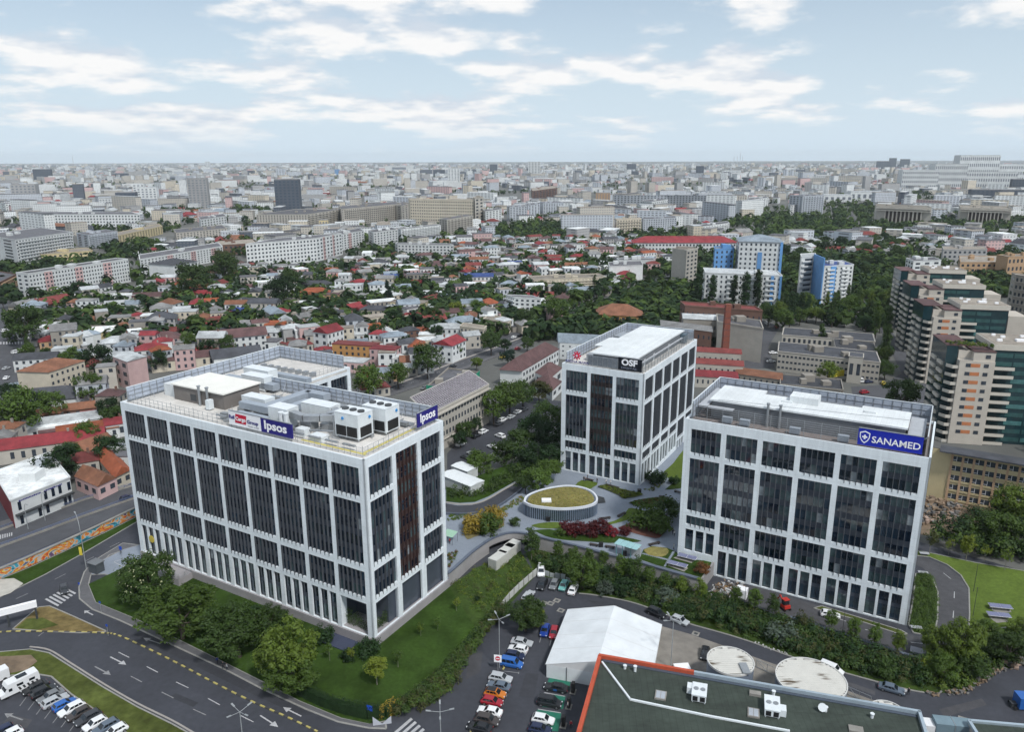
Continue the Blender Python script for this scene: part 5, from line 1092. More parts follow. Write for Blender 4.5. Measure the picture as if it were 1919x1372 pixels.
for x, y, k, c, a, lab in ((1038, 1186, 'hatch', 'red', ((1040, 1178), (1036, 1196)), 'dark pink-red car beside the left edge of the tent'), (1021, 1182, 'hatch', 'bluev', ((1023, 1175), (1018, 1192)), 'blue car mostly hidden under the car park tree'), (1016, 1096, 'suv', 'black', ((1020, 1088), (1012, 1104)), 'black car, leftmost of the four at the far end'), (1038, 1096, 'hatch', 'grey', ((1042, 1088), (1034, 1104)), 'grey car, second of the four at the far end'), (1056, 1098, 'hatch', 'teal', ((1060, 1090), (1051, 1107)), 'pale teal car, third of the four at the far end'), (1074, 1105, 'sedan', 'white', ((1070, 1113), (1078, 1097)), 'white saloon, rightmost of the four at the far end'), (990, 1117, 'wagon', 'silver', ((984, 1124), (996, 1110)), 'silver car beside the white panel fence'), (1014, 1071, 'van', 'white', ((1014, 1066), (1014, 1078)), 'white van glimpsed behind the fence top'), (1230, 1149, 'suv', 'black', ((1218, 1144), (1242, 1154)), 'black car with silver sills on the service lane'), (1274, 1163, 'hatch', 'silver', ((1262, 1158), (1287, 1168)), 'silver-blue hatchback on the service lane by the lamp'), (1321, 1225, 'hatch', 'black', ((1322, 1217), (1319, 1234)), 'black car beside the smaller tank'), (1558, 1255, 'van', 'white', ((1545, 1250), (1572, 1261)), 'white van half hidden behind the larger tank'), (1671, 1291, 'sedan', 'steel', ((1655, 1287), (1690, 1297)), 'blue-grey saloon on the service lane below the shrubs'), (1556, 1152, 'hatch', 'white', ((1542, 1149), (1572, 1154)), 'white and green car on the lane before the SANAMED block')):
    car(x, y, dir_px(*a), k, c, lab, 'cars parked in the middle car park' if y < 1200 and x < 1100 else 'cars on the service lane')
# lower left car park
hl = dir_px((140, 1318), (112, 1332))
for x, y, k, c, s, lab in ((66, 1289, 'sedan', 'black', 1, 'black car next to the camper van'), (82, 1297, 'suv', 'black', -1, 'black estate with roof bars, third from the camper end'), (95, 1305, 'sedan', 'grey', 1, 'dark grey car before the silver estate'), (103, 1314, 'wagon', 'silver', -1, 'silver estate beside the vivid blue car'), (121, 1321, 'hatch', 'blue', -1, 'vivid blue sports car in the lower left car park'), (134, 1329, 'wagon', 'white', 1, 'white estate right of the vivid blue car'), (147, 1338, 'hatch', 'brown', 1, 'grey-brown hatchback in the lower left car park'), (165, 1346, 'wagon', 'dark', 1, 'charcoal estate with a long roof box'), (178, 1357, 'hatch', 'white', 1, 'white hatchback near the bottom of the lower left row'), (198, 1363, 'wagon', 'steel', 1, 'grey-blue estate near the bottom of the lower left row'), (216, 1371, 'hatch', 'white', 1, 'white car cut by the bottom edge')):
    car(x, y, hl if s > 0 else hl+pi, k, c, lab, 'cars parked in the lower left car park')
for x, y, c, lab in ((2, 1372, 'navy', 'dark blue car cut by the lower left corner'), (18, 1378, 'white', 'white car at the lower left edge')): car(x, y, hl, 'hatch', c, lab)
car(120, 1105, dir_px((118, 1096), (123, 1116)), 'hatch', 'dark', 'dark hatchback waiting at the crossing of the junction')
def camper():
    p = G(34, 1284, 1.3); t = thing('camper_van', 'white camper van with black zigzag graphics at the lower left', 'camper van', (p.x, p.y, 0), hl)
    b = MB(); b.prism([(-3.4, 0), (2.1, 0), (2.1, 0), (-3.4, 0)], 0, 0) if False else None
    b = MB(); side = [(-3.4, .5), (3.3, .5), (3.35, 1.1), (2.5, 1.35), (2.05, 2.0), (2.25, 2.15), (1.9, 2.8), (-3.3, 2.95), (-3.45, 2.0)]
    n = len(side); v = [(x, -1.1, z) for x, z in side]+[(x, 1.1, z) for x, z in side]
    b.add(v, [tuple(range(n)), tuple(range(2*n-1, n-1, -1))]+[(i, n+i, n+(i+1) % n, (i+1) % n) for i in range(n)]); b.build('body', PAINTS['white'], t)
    m = MB(); m.add([(2.47, -.9, 1.42), (2.47, .9, 1.42), (2.12, .85, 1.98), (2.12, -.85, 1.98)], ((0, 1, 2, 3),)); o = m.build('windscreen', CARGL, t); o.location = (.04, 0, .02)
    m = MB(); m.box(-1.6, -.6, 2.92, .2, .6, 2.99); m.build('roof_light', CARGL, t)
    for s in (-1, 1):
        for (x0, x1, z0, z1) in ((-2.6, -1.6, 1.7, 2.2), (-.6, .5, 1.7, 2.2), (1.3, 1.9, 1.3, 1.9)): m = MB(); m.box(x0, s*1.11, z0, x1, s*1.12, z1); m.build('side_window', CARGL, t)
        m = MB()
        for k in range(5): x = -3.2+k*.75; m.add([(x, s*1.13, .8), (x+.35, s*1.13, .8), (x+.6, s*1.13, 1.5), (x+.25, s*1.13, 1.5)], ((0, 1, 2, 3),))
        m.build('zigzag_graphic', TRIM, t, kind='stuff')
        for x in (-2.2, 2.4): m = MB(); m.tube((x, s*.9, .36), (x, s*1.08, .36), .36, 14); m.build('wheel', TYRE, t)
    p = G(10, 1288, 1); t = thing('trailer_van', 'white van nose at the left edge beside the camper', 'van', (*G(-14, 1282)[:2], 0), hl); m = MB(); m.box(-2.8, -1, .4, 2.8, 1, 2.4); m.box(2.8, -1, .4, 3.6, 1, 1.3); m.build('body', PAINTS['white'], t)
    for s in (-1, 1):
        for x in (-1.9, 2.2): m = MB(); m.tube((x, s*.85, .36), (x, s*1.03, .36), .36, 12); m.build('wheel', TYRE, t)
camper()
# cars behind the first block and on the boulevard
hb = dir_px(BL_N[7], BL_N[9])
for x, y, k, c, a, lab in ((864, 832, 'suv', 'white', 0, 'white car in the rear car park nearest the first block'), (892, 817, 'suv', 'black', 0, 'black car second in the rear car park'), (906, 809, 'suv', 'white', 0, 'white car third in the rear car park'), (935, 794, 'sedan', 'dark', 0, 'dark saloon by the entrance steps of the hatched-roof building'), (942, 787, 'suv', 'white', 0, 'white car above the dark saloon in the rear car park'), (958, 781, 'sedan', 'silver', 0, 'silver car fifth in the rear car park'), (970, 772, 'sedan', 'white', 0, 'white saloon near the far end of the rear car park'), (982, 767, 'sedan', 'dark', 0, 'dark car at the far end of the rear car park'), (937, 817, 'suv', 'white', 1, 'white car facing us across the rear lane'), (885, 850, 'sedan', 'silver', 1, 'silver car beside the tree at the rear lane'), (873, 857, 'sedan', 'dark', 1, 'dark car beside the silver one at the rear lane'), (922, 837, 'hatch', 'white', 1, 'white car half hidden under trees at the rear lane')):
    car(x, y, hb if a == 0 else hb+pi*.42, k, c, lab, 'cars parked behind the first office block', full=False)
for x, y, c, s, lab in ((844, 695, 'white', 1, 'white car driving on the boulevard near the building site'), (849, 686, 'dark', 1, 'dark car driving ahead of the white one on the boulevard'), (795, 727, 'grey', -1, 'grey car beside the green hoarding on the boulevard'), (872, 648, 'white', 1, 'white van parked before the red roofed shop'), (942, 669, 'yellow', 1, 'pale car under the spruce by the boulevard'), (963, 632, 'white', 1, 'white car beyond the median tree'), (970, 653, 'red', 1, 'red car beside the round dark tree'), (1178, 546, 'silver', 1, 'silver car far along the boulevard'), (1122, 574, 'yellow', 1, 'yellow taxi under the boulevard trees'), (238, 933, 'navy', 1, 'dark blue car on the boulevard ramp beside the first block'), (975, 628, 'dark', 1, 'dark car beyond the crossroads'), (1010, 614, 'grey', -1, 'grey car at the far crossroads')):
    car(x, y, hb if s > 0 else hb+pi, 'hatch', c, lab, 'cars on the boulevard', z=.04, full=False)
for i, (x, y, k, c, lab) in enumerate(((10, 620, 'van', 'white', 'white van at the left edge street'), (26, 617, 'van', 'white', 'second white van on the left edge street'), (10, 596, 'sedan', 'silver', 'silver car far up the left edge street'), (14, 630, 'sedan', 'dark', 'dark car below the white vans on the left street'), (26, 632, 'sedan', 'navy', 'navy car below the white vans on the left street'), (50, 630, 'sedan', 'white', 'white car at the corner of the left street'), (30, 660, 'van', 'white', 'large white van before the rusty roofed block'), (42, 655, 'hatch', 'white', 'white car beside the large van'), (50, 652, 'hatch', 'silver', 'silver car at the end of the van row'), (68, 645, 'sedan', 'black', 'black car at the corner shop'), (12, 690, 'sedan', 'silver', 'silver car lower on the left street'), (12, 708, 'sedan', 'white', 'white car lowest on the left street'), (12, 585, 'sedan', 'yellow', 'yellow taxi far up the left street'))): car(x, y, 1.2+.3*(i % 3), k, c, lab, 'cars on the left edge street', full=False)
for x, y, k, c, a, lab in ((1404, 665, 'van', 'white', .2, 'white van in the factory yard'), (1419, 667, 'sedan', 'dark', 1.6, 'dark car in the factory yard'), (1449, 661, 'sedan', 'white', .1, 'white car beside the grey-roofed works'), (1445, 677, 'sedan', 'white', .1, 'second white car beside the grey-roofed works'), (1437, 606, 'van', 'white', 1.5, 'white lorry behind the factory'), (1455, 612, 'sedan', 'red', 1.5, 'red car behind the factory'), (1614, 713, 'van', 'white', 1.3, 'white van parked at the end of the works'), (1628, 715, 'sedan', 'navy', .3, 'navy car parked at the end of the works'), (1655, 718, 'hatch', 'yellow', 1.3, 'yellow taxi beside the round tree'), (1620, 735, 'suv', 'red', .4, 'dark red covered pickup below the works'), (1745, 752, 'sedan', 'navy', 1.2, 'blue car at the foot of the apartment towers'), (1747, 745, 'sedan', 'silver', 1.2, 'silver car at the foot of the apartment towers')): car(x, y, a, k, c, lab, 'cars in the factory yard', full=False)
# ------------------------------------------------------------------ people
def body_mesh(seed, top, legs, skin=(.45, .29, .22), hair=(.03, .022, .018), stride=.16, arm=.1):
    """one continuous figure: skin modifier over a jointed skeleton"""
    V = [(0, 0, .95), (0, 0, 1.15), (0, 0, 1.38), (0, 0, 1.50), (0, .01, 1.58), (0, .02, 1.70), (.17, 0, 1.40), (.24, -.02, 1.13), (.25, arm, .90), (-.17, 0, 1.40), (-.24, .02, 1.13), (-.25, -arm, .90), (.09, 0, .90), (.10, stride*.6, .50), (.10, stride, .08), (.10, stride+.12, .04), (-.09, 0, .90), (-.10, -stride*.3, .50), (-.10, -stride, .10), (-.10, -stride+.12, .05), (.255, arm+.04, .80), (-.255, -arm+.03, .80)]
    Ed = [(0, 1), (1, 2), (2, 3), (3, 4), (4, 5), (2, 6), (6, 7), (7, 8), (8, 20), (2, 9), (9, 10), (10, 11), (11, 21), (0, 12), (12, 13), (13, 14), (14, 15), (0, 16), (16, 17), (17, 18), (18, 19)]
    Rr = [.15, .14, .15, .07, .075, .095, .07, .05, .038, .07, .05, .038, .095, .07, .045, .04, .095, .07, .045, .04, .035, .035]
    me = bpy.data.meshes.new('figure'); me.from_pydata(V, Ed, []); o = bpy.data.objects.new('figure_tmp', me); COL.objects.link(o)
    md = o.modifiers.new('s', 'SKIN'); sv = me.skin_vertices[0].data
    for i, rr in enumerate(Rr): sv[i].radius = (rr, rr*.8)
    sv[0].use_root = True; sb_ = o.modifiers.new('u', 'SUBSURF'); sb_.levels = 1
    dg = bpy.context.evaluated_depsgraph_get(); m2 = bpy.data.meshes.new_from_object(o.evaluated_get(dg)); bpy.data.objects.remove(o)
    m2.materials.clear()
    for m in (M('skin_%d' % seed, skin, .6, 0), M('top_%d' % seed, top, .8, .05), M('legs_%d' % seed, legs, .8, .05), M('hair_%d' % seed, hair, .7, .05)): m2.materials.append(m)
    for p in m2.polygons:
        c = p.center; p.material_index = 3 if c.z > 1.68 or (c.z > 1.56 and c.y < -.02 and abs(c.x) < .12) else 0 if c.z > 1.47 or (c.z < .92 and abs(c.x) > .19) else 1 if c.z > .98 else 2
        p.use_smooth = True
    m2.name = 'person'; return m2
PM = [body_mesh(1, (.03, .032, .04), (.02, .022, .03)), body_mesh(2, (.55, .55, .56), (.03, .035, .05)), body_mesh(3, (.38, .02, .03), (.02, .02, .025)), body_mesh(4, (.45, .34, .3), (.05, .05, .07), hair=(.12, .07, .04)), body_mesh(5, (.03, .06, .25), (.03, .03, .04))]
for x, y, z, m, a, lab in ((1094, 897, TZ, 0, .3, 'person in dark clothes by the bench before the OSF tower'), (1097, 898, TZ, 3, 2.2, 'person in a pale pink top at the bench before the OSF tower'), (1101, 894, TZ, 0, 1.2, 'dark dressed person standing right of the bench group'), (1119, 900, TZ, 0, 2.0, 'person walking before the middle doors of the OSF tower'), (1136, 903, TZ, 1, .5, 'person in white, left of a pair by the flower bed'), (1144, 905, TZ, 1, 3.0, 'person in white, right of a pair by the flower bed'), (1264, 1000, TZ, 1, .4, 'person in a white shirt on the terrace steps by the SANAMED block'), (1261, 997, TZ, 0, .4, 'person in black on the terrace steps by the SANAMED block'), (1263, 1025, TZ, 1, 1.0, 'person in white at the corner of the SANAMED block'), (843, 1014, TZ, 2, .6, 'person in red under the small green awning'), (1070, 1358, 0, 2, 2.8, 'person in a red top walking beside the green-roofed hall'), (1064, 1322, 0, 1, 1.5, 'person in white at the charging post'), (418, 1247, .12, 0, 2.4, 'person in dark clothes walking on the main road pavement'), (425, 1250, .12, 1, 2.4, 'person in a pale top on the main road pavement'), (407, 1238, .12, 4, .8, 'person at the edge of the shrubs by the main road'), (226, 1032, .1, 4, .2, 'person in blue at the zebra crossing'), (191, 1054, .1, 0, 1.9, 'dark dressed person beside the kiosk'), (1697, 1298, 0, 1, .4, 'person in white behind the blue-grey saloon'), (1703, 1296, 0, 0, 2.0, 'dark dressed person bending at the shrubs'), (926, 970, TZ, 1, 1.1, 'person in white at the pavilion door')):
    p = G(x, y, z+.9); o = ob('person', PM[m], None, (p.x, p.y, z), rz=a); tag(o, lab, 'person')
# ------------------------------------------------------------------ lamps, signs, small street things
LAMPGREY = M('lamp_grey', (.34, .36, .37), .5, .08, metal=.3)
def lamp4(px, py, label, h=11, z=0, group='four-armed car park lamps', rz=.4):
    p = G(px, py, z); t = thing('street_lamp', label, 'street lamp', (p.x, p.y, z), rz, group); m = MB(); m.tube((0, 0, 0), (0, 0, h), .11, 8, 0, .07); m.build('pole', LAMPGREY, t)
    for k in range(4):
        a = k*pi/2; m = MB(); m.tube((0, 0, h-.1), (cos(a)*1.9, sin(a)*1.9, h+.25), .045, 5); m.build('arm', LAMPGREY, t); m = MB(); c, s = cos(a), sin(a)
        m.bar((c*1.5, s*1.5, h+.18), (c*2.3, s*2.3, h+.32), .28, .1); m.build('lamp_head', LAMPGREY, t)
    return t
lamp4(936, 1252, 'four-armed lamp with a no-entry sign in the middle car park'); lamp4(1257, 1254, 'four-armed lamp beyond the tent'); lamp4(828, 1440, 'four-armed lamp at the bottom edge left of the parked row', rz=.1); lamp4(461, 1440, 'four-armed lamp at the bottom edge over the main road', rz=.9)
def lamp1(px, py, label, h=9, ang=0., z=0, group='curved single-arm street lamps', reach=2.2):
    p = G(px, py, z); t = thing('street_lamp', label, 'street lamp', (p.x, p.y, z), ang, group); m = MB(); m.tube((0, 0, 0), (0, 0, h*.75), .12, 7, 0, .08); pr = Vector((0, 0, h*.75))
    for k in range(1, 6): q = Vector((reach*(k/5)**1.7, 0, h*.75+h*.25*sin(k/5*pi/2))); m.tube(pr, q, .07, 6); pr = q
    m.build('pole', LAMPGREY, t); m = MB(); m.bar((reach, 0, h-.05), (reach+.8, 0, h+.02), .3, .12); m.build('lamp_head', LAMPGREY, t); return t
lamp1(162, 1067, 'tall curved lamp with a yellow banner at the junction corner', 14, radians(130), reach=3); lamp1(85, 976, 'street lamp before the white shop building', 9, radians(-40)); lamp1(53, 992, 'street lamp at the left end of the white shop building', 8, radians(-40))
lamp1(805, 735, 'curved street lamp over the boulevard by the green hoarding', 9, radians(150)); lamp1(705, 760, 'street lamp on the boulevard beside the first block', 8, radians(150)); lamp1(77, 625, 'street lamp at the far left crossing', 9, radians(200)); lamp1(45, 630, 'street lamp at the left street corner', 9, radians(30))
p = G(162, 1067); m = MB(); m.box(-.35, -.03, 4.0, .35, .03, 6.2); o = m.build('banner', M('banner_yellow', (.60, .48, .05), .6, .1), None, loc=(p.x-.5, p.y-.4, 0)); tag(o, 'yellow vertical banner on the junction lamp', 'banner')
def post(px, py, h, label, z=0, r=.06, mat=None, cat='post', name='bollard_post'):
    p = G(px, py, z); m = MB(); m.tube((0, 0, 0), (0, 0, h), r, 6, 0, r*.7); m.tube((0, 0, h), (0, 0, h+.12), r*1.6, 6); o = m.build(name, mat or DARKSTEEL, None, loc=(p.x, p.y, z)); tag(o, label, cat); return o
post(1824, 1110, 7, 'thin dark lamp post at the edge of the bright lawn, upper one', name='lamp_post', cat='lamp post'); post(1823, 1156, 7, 'thin dark lamp post at the edge of the bright lawn, lower one', name='lamp_post', cat='lamp post'); post(1394, 1146, 6, 'thin dark lamp post beside the rubble heap', name='lamp_post', cat='lamp post'); post(1577, 1200, 7, 'thin dark lamp post before the white van on the lane', name='lamp_post', cat='lamp post'); post(936, 976, 4, 'slim dark post at the tip of the yellow terrace bed', z=TZ)
def road_sign(px, py, label, col, shape='round', z=.12, h=2.6, w=.6):
    p = G(px, py, z); t = thing('road_sign', label, 'road sign', (p.x, p.y, z), radians(-20)); m = MB(); m.tube((0, 0, 0), (0, 0, h), .04, 5); m.build('post', LAMPGREY, t); m = MB()
    if shape == 'round': m.tube((0, -.06, h-.1), (0, -.02, h-.1), w/2, 14)
    else: m.box(-w/2, -.06, h-w/2-.1, w/2, -.02, h+w/2-.1)
    o = m.build('sign_plate', col, t)
    return t, o
SB = M('sign_blue', (.012, .07, .45), .4, 0)
road_sign(190, 1148, 'blue round sign at the verge beside the pavement', SB); road_sign(203, 1192, 'blue round sign at the tip of the traffic island', SB); road_sign(228, 1044, 'blue square pedestrian sign at the upper crossing', SB, 'sq', w=.9); road_sign(151, 1112, 'blue sign with red rim at the lower crossing', SB); road_sign(694, 1350, 'blue square sign in front of the dark hedge', SB, 'sq', w=1.1)
p = G(934, 1256); t = thing('no_entry_sign', 'white square board with a red no-entry disc at the car park lamp', 'sign', (p.x-.1, p.y-.35, 0), radians(-8)); m = MB(); m.box(-.75, -.04, 2.0, .75, .04, 3.6); m.build('board', SIGNW, t); m = MB(); m.tube((0, -.07, 2.85), (0, -.045, 2.85), .48, 18); o = m.build('red_disc', SIGNR, t); m = MB(); m.box(-.34, -.09, 2.76, .34, -.075, 2.94); m.build('white_bar', SIGNW, t); m = MB(); m.tube((0, .06, 0), (0, .06, 3.4), .05, 5); m.build('post', LAMPGREY, t)
def kiosk():
    p = G(182, 1072); t = thing('kiosk', 'small dark grey kiosk box at the junction corner', 'kiosk', (p.x, p.y, .12), radians(-25)); m = MB(); m.box(-1.4, -1.1, 0, 1.4, 1.1, 2.5); m.build('walls', M('kiosk_grey', (.07, .08, .09), .6, .1), t); m = MB(); m.box(-1.6, -1.3, 2.5, 1.6, 1.3, 2.7); m.build('roof', M('kiosk_roof', (.14, .15, .16), .6, .1), t)
kiosk()
def billboard():
    a, b = G(-40, 1190, 0), G(74, 1160, 0); t = thing('billboard', 'long white roadside billboard seen edge-on at the left junction', 'billboard', (a.x, a.y, 0)); d = b-a; L_ = d.length; t.rotation_euler = (0, 0, atan2(d.y, d.x)); m = MB(); m.box(0, -.6, 3.2, L_, .2, 4.6); m.build('panel', SIGNW, t)
    for x in (.6, L_*.5, L_-.4): m = MB(); m.box(x-.2, -.2, 0, x+.2, .15, 3.2); m.build('post', DARKSTEEL, t)
billboard()
m = MB(); p = G(716, 1362); m.add([(-1.6, 0, 0), (1.6, .6, 0), (1.6, .6, 1.6), (0, .3, .2), (-1.6, 0, 1.9)], ((0, 1, 3), (1, 2, 3), (0, 3, 4))); o = m.build('torn_banner', M('pale_banner', (.45, .47, .52), .7, .1), None, loc=(p.x, p.y, .1)); tag(o, 'pale torn banner at the foot of the yellow hedge end', 'banner')
# ------------------------------------------------------------------ things on and around the terrace
def pavilion():
    pts = [(981, 940), (985, 930), (1000, 921.5), (1028, 913.5), (1062, 909), (1090, 912), (1110, 920), (1120, 932), (1117, 941.5), (1100, 948), (1075, 951.5), (1048, 952.5), (1018, 950), (994, 946)]
    Z = TZ+4.0; P = [Vector(G(x, y, Z)[:2]) for x, y in pts]; ln = [Vector(p) for p in smooth_line(P+[P[0]], 5)[:-1]]
    c = sum(ln, Vector((0, 0)))/len(ln); t = thing('pavilion', 'egg-shaped glass pavilion with a mossy green roof on the terrace', 'pavilion', (c.x, c.y, TZ)); L0 = [p-c for p in ln]; n = len(L0)
    def ringm(k0, z0, k1, z1, mb, mi=0):
        a = [(p*k0) for p in L0]; b = [(p*k1) for p in L0]
        for i in range(n): j = (i+1) % n; mb.quad((*a[i], z0), (*a[j], z0), (*b[j], z1), (*b[i], z1), mi)
    s = 1 if sum(L0[i].cross(L0[(i+1) % n]) for i in range(n)) > 0 else -1
    if s < 0: L0 = L0[::-1]
    m = MB(); ringm(.97, 0, .97, 3.5, m); m.build('glass_wall', M('pavilion_glass', (.05, .07, .09), .06, .3, .6, spec=.8), t, kind='stuff')
    m = MB(); ringm(1.0, 3.3, 1.0, 4.0, m); ringm(1.0, 4.0, .95, 4.0, m); ringm(.95, 4.0, .945, 3.7, m); ringm(.97, 3.3, 1.0, 3.3, m); m.build('roof_rim', M('white_rim', (.62, .65, .70), .5, .05), t)
    m = MB(); m.poly([(*(p*.945), 3.72) for p in L0]); m.build('roof_gravel', M('grey_gravel', (.12, .14, .17), .9, .2), t)
    m = MB(); k = .90; m.poly([(*(p*k), 3.8) for p in L0]); o = m.build('sedum_roof', SEDUM, t)
    r = random.Random(2); sm = MB()
    for q in range(1500):
        i = r.randrange(n); p = (L0[i].lerp(L0[(i+1) % n], r.random()))*k*r.random()**.5; leafquad(sm, (p.x, p.y, 3.84+r.random()*.08), (r.uniform(-.4, .4), r.uniform(-.4, .4), 1), .16, r, r.randrange(3))
    sm.build('sedum_plants', [LEAF['olive'], LEAF['yellow'], LEAF['lime']], t, kind='stuff')
    m = MB(); cc = G(1024, 939, TZ+3.9)
    m.box(cc.x-c.x-1.3, cc.y-c.y-.9, 3.8, cc.x-c.x+1.3, cc.y-c.y+.9, 4.35); m.build('skylight', SIGNW, t)
    # vertical fins around the wall, each one a part
    f = MB(); f.box(-.05, -.12, .02, .05, .12, 3.3); fm = f.mesh('wall_fin', M('fin_blue_grey', (.20, .25, .33), .45, .1)); acc = 0
    per = [(L0[(i+1) % n]-L0[i]).length for i in range(n)]; tot = sum(per); N_ = 96; step = tot/N_; i = 0; d = 0
    for q in range(N_):
        while d > per[i]: d -= per[i]; i = (i+1) % n
        p = L0[i].lerp(L0[(i+1) % n], d/per[i])*.985; dd = L0[(i+1) % n]-L0[i]; d += step
        if p.y > 6: continue
        ob('wall_fin', fm, t, (p.x, p.y, 0), rz=atan2(dd.y, dd.x))
    m = MB(); a, b = G(1119, 945, TZ), G(1134, 940, TZ); m.add([(a.x-c.x, a.y-c.y, .4), (b.x-c.x, b.y-c.y-1, .1), (b.x-c.x, b.y-c.y+2.4, .1), (a.x-c.x, a.y-c.y+2.2, 1.6)], ((0, 1, 2, 3),)); m.build('ramp_roof', DARKSTEEL, t)
pavilion()
def obox(name, label, cat, px, py, w, d, h, mat, rz=TH, z=0., parts=(), group=None, roofm=None, over=0.):
    p = G(px, py, z+h/2); t = thing(name, label, cat, (p.x, p.y, z), rz, group); m = MB(); m.box(-w/2, -d/2, 0, w/2, d/2, h); m.build('body', mat, t)
    if roofm: m = MB(); m.box(-w/2-over, -d/2-over, h, w/2+over, d/2+over, h+.15); m.build('roof', roofm, t)
    return t
CONTW = M('container_white', (.50, .50, .47), .6, .08, .8)
cang = dir_px((924, 1048), (960, 1022))
for x, y, w, lab in ((934, 1050, 5.2, 'nearest white shipping container below the curved wall'), (950, 1036, 5.0, 'middle white shipping container below the curved wall'), (960, 1027, 4.2, 'farthest white shipping container below the curved wall')):
    t = obox('shipping_container', lab, 'container', x, y, w, 2.5, 2.7, CONTW, cang, .4, group='shipping containers'); m = MB()
    for k in range(int(w/.4)): m.box(-w/2+.1+k*.4, -1.31, .15, -w/2+.25+k*.4, -1.25, 2.5); m.box(-w/2+.1+k*.4, 1.25, .15, -w/2+.25+k*.4, 1.31, 2.5)
    m.build('corrugation', CONTW, t, kind='stuff'); m = MB()
    for yy in (-.9, -.35, .35, .9): m.tube((-w/2-.05, yy, .15), (-w/2-.05, yy, 2.55), .04, 5)
    m.build('door_bars', STEEL, t, kind='stuff')
# white panel fence of the car park
def panel_fence():
    P = [G(x, y) for x, y in ((938, 1146), (954, 1126), (972, 1108), (990, 1092), (1006, 1078))]; c = P[2]; t = thing('panel_fence', 'white concrete panel fence between meadow and car park', 'fence', (c.x, c.y, 0)); k = 0
    for a, b in zip(P, P[1:]):
        n = max(1, round((b-a).length/2.1))
        for i in range(n):
            p, q = a+(b-a)*i/n-c, a+(b-a)*(i+1)/n-c; m = MB(); m.bar((*(p+(q-p)*.06)[:2], 0), (*(p+(q-p)*.94)[:2], 0), .1, 1.9); m.build('panel', M('fence_white', (.48, .49, .47), .8, .12), t)
            m = MB(); m.bar((*(p+(q-p)*-.04)[:2], 0), (*(p+(q-p)*.05)[:2], 0), .2, 2.1); m.build('post', CONC, t)
    P = [G(x, y) for x, y in ((1012, 1076), (1030, 1082), (1060, 1088), (1085, 1098))]; c = P[1]; t = thing('panel_fence', 'broken white fence behind the four parked cars', 'fence', (c.x, c.y, 0)); r = random.Random(3)
    for a, b in zip(P, P[1:]):
        n = max(1, round((b-a).length/1.6))
        for i in range(n):
            p, q = a+(b-a)*i/n-c, a+(b-a)*(i+1)/n-c; m = MB(); m.bar((*(p+(q-p)*.06)[:2], 0), (*(p+(q-p)*.9)[:2], 0), .1, r.uniform(.8, 1.9)); m.build('panel', M('fence_grey', (.34, .37, .37), .8, .2), t)
panel_fence()
def tent():
    Z = 3.0; a = Vector(G(1024.4, 1245, Z)[:2]); b = Vector(G(1065, 1142, Z)[:2]); d_ = Vector(G(1238, 1170, Z)[:2]); u = d_-b; v = b-a
    t = thing('event_tent', 'large white gabled event tent in the car park', 'tent', (a.x, a.y, 0), atan2(u.y, u.x)); W_ = u.length; v2 = Vector((v.dot(u.normalized()), v.dot(Vector((-u.y, u.x)).normalized()))); D = v2.y
    TENTW = M('tent_fabric', (.64, .67, .69), .6, .04, .4, var2=.08, scale2=.2); H_ = 5.6; nb = 4
    for k in range(nb):
        y0, y1 = D*k/nb, D*(k+1)/nb; s = .05
        for (x0, z0, x1, z1, nm) in ((-.25, Z-.1, W_/2, H_, 'roof_panel'), (W_/2, H_, W_+.25, Z-.1, 'roof_panel')):
            m = MB(); m.add([(x0, y0+s, z0), (x1, y0+s, z1), (x1, y1-s, z1), (x0, y1-s, z0), (x0, y0+s, z0-.06), (x1, y0+s, z1-.06), (x1, y1-s, z1-.06), (x0, y1-s, z0-.06)], ((0, 1, 2, 3), (7, 6, 5, 4), (0, 4, 5, 1), (2, 6, 7, 3), (1, 5, 6, 2), (3, 7, 4, 0))); m.build(nm, TENTW, t)
    m = MB()
    for k in range(nb+1): y = D*k/nb; m.bar((-.25, y, Z-.14), (W_/2, y, H_-.04), .14, .05); m.bar((W_/2, y, H_-.04), (W_+.25, y, Z-.14), .14, .05)
    m.build('rafters', M('tent_frame', (.55, .56, .57), .5, .05), t, kind='stuff')
    for y in (0.0, D): m = MB(); m.add([(0, y, Z-.1), (W_, y, Z-.1), (W_/2, y, H_-.1)], ((0, 1, 2),)); m.build('gable', M('tent_gable', (.60, .60, .61), .55, .04), t); m = MB(); m.box(0, y-.03, 0, W_, y+.03, Z-.1); m.build('end_wall', TENTW, t)
    for x in (0, W_): m = MB(); m.box(x-.03, .04, 0, x+.03, D-.04, Z-.1); m.build('side_wall', TENTW, t)
    for x in (W_*.2, W_*.5, W_*.8): m = MB(); m.tube((x, -.1, 0), (x, -.1, Z), .07, 5); m.build('tent_pole', DARKSTEEL, t)
tent()
ROOFG = M('green_roof_felt', (.042, .055, .045), .92, .2, .7, var2=.3, scale2=.12, bump=.2, stretch=(1, 2.2, 1)); REDP = M('red_parapet', (.42, .075, .035), .7, .15, .8)
joints(ROOFG, radians(-4), 1.1, 14, .05, .7, .12, True)
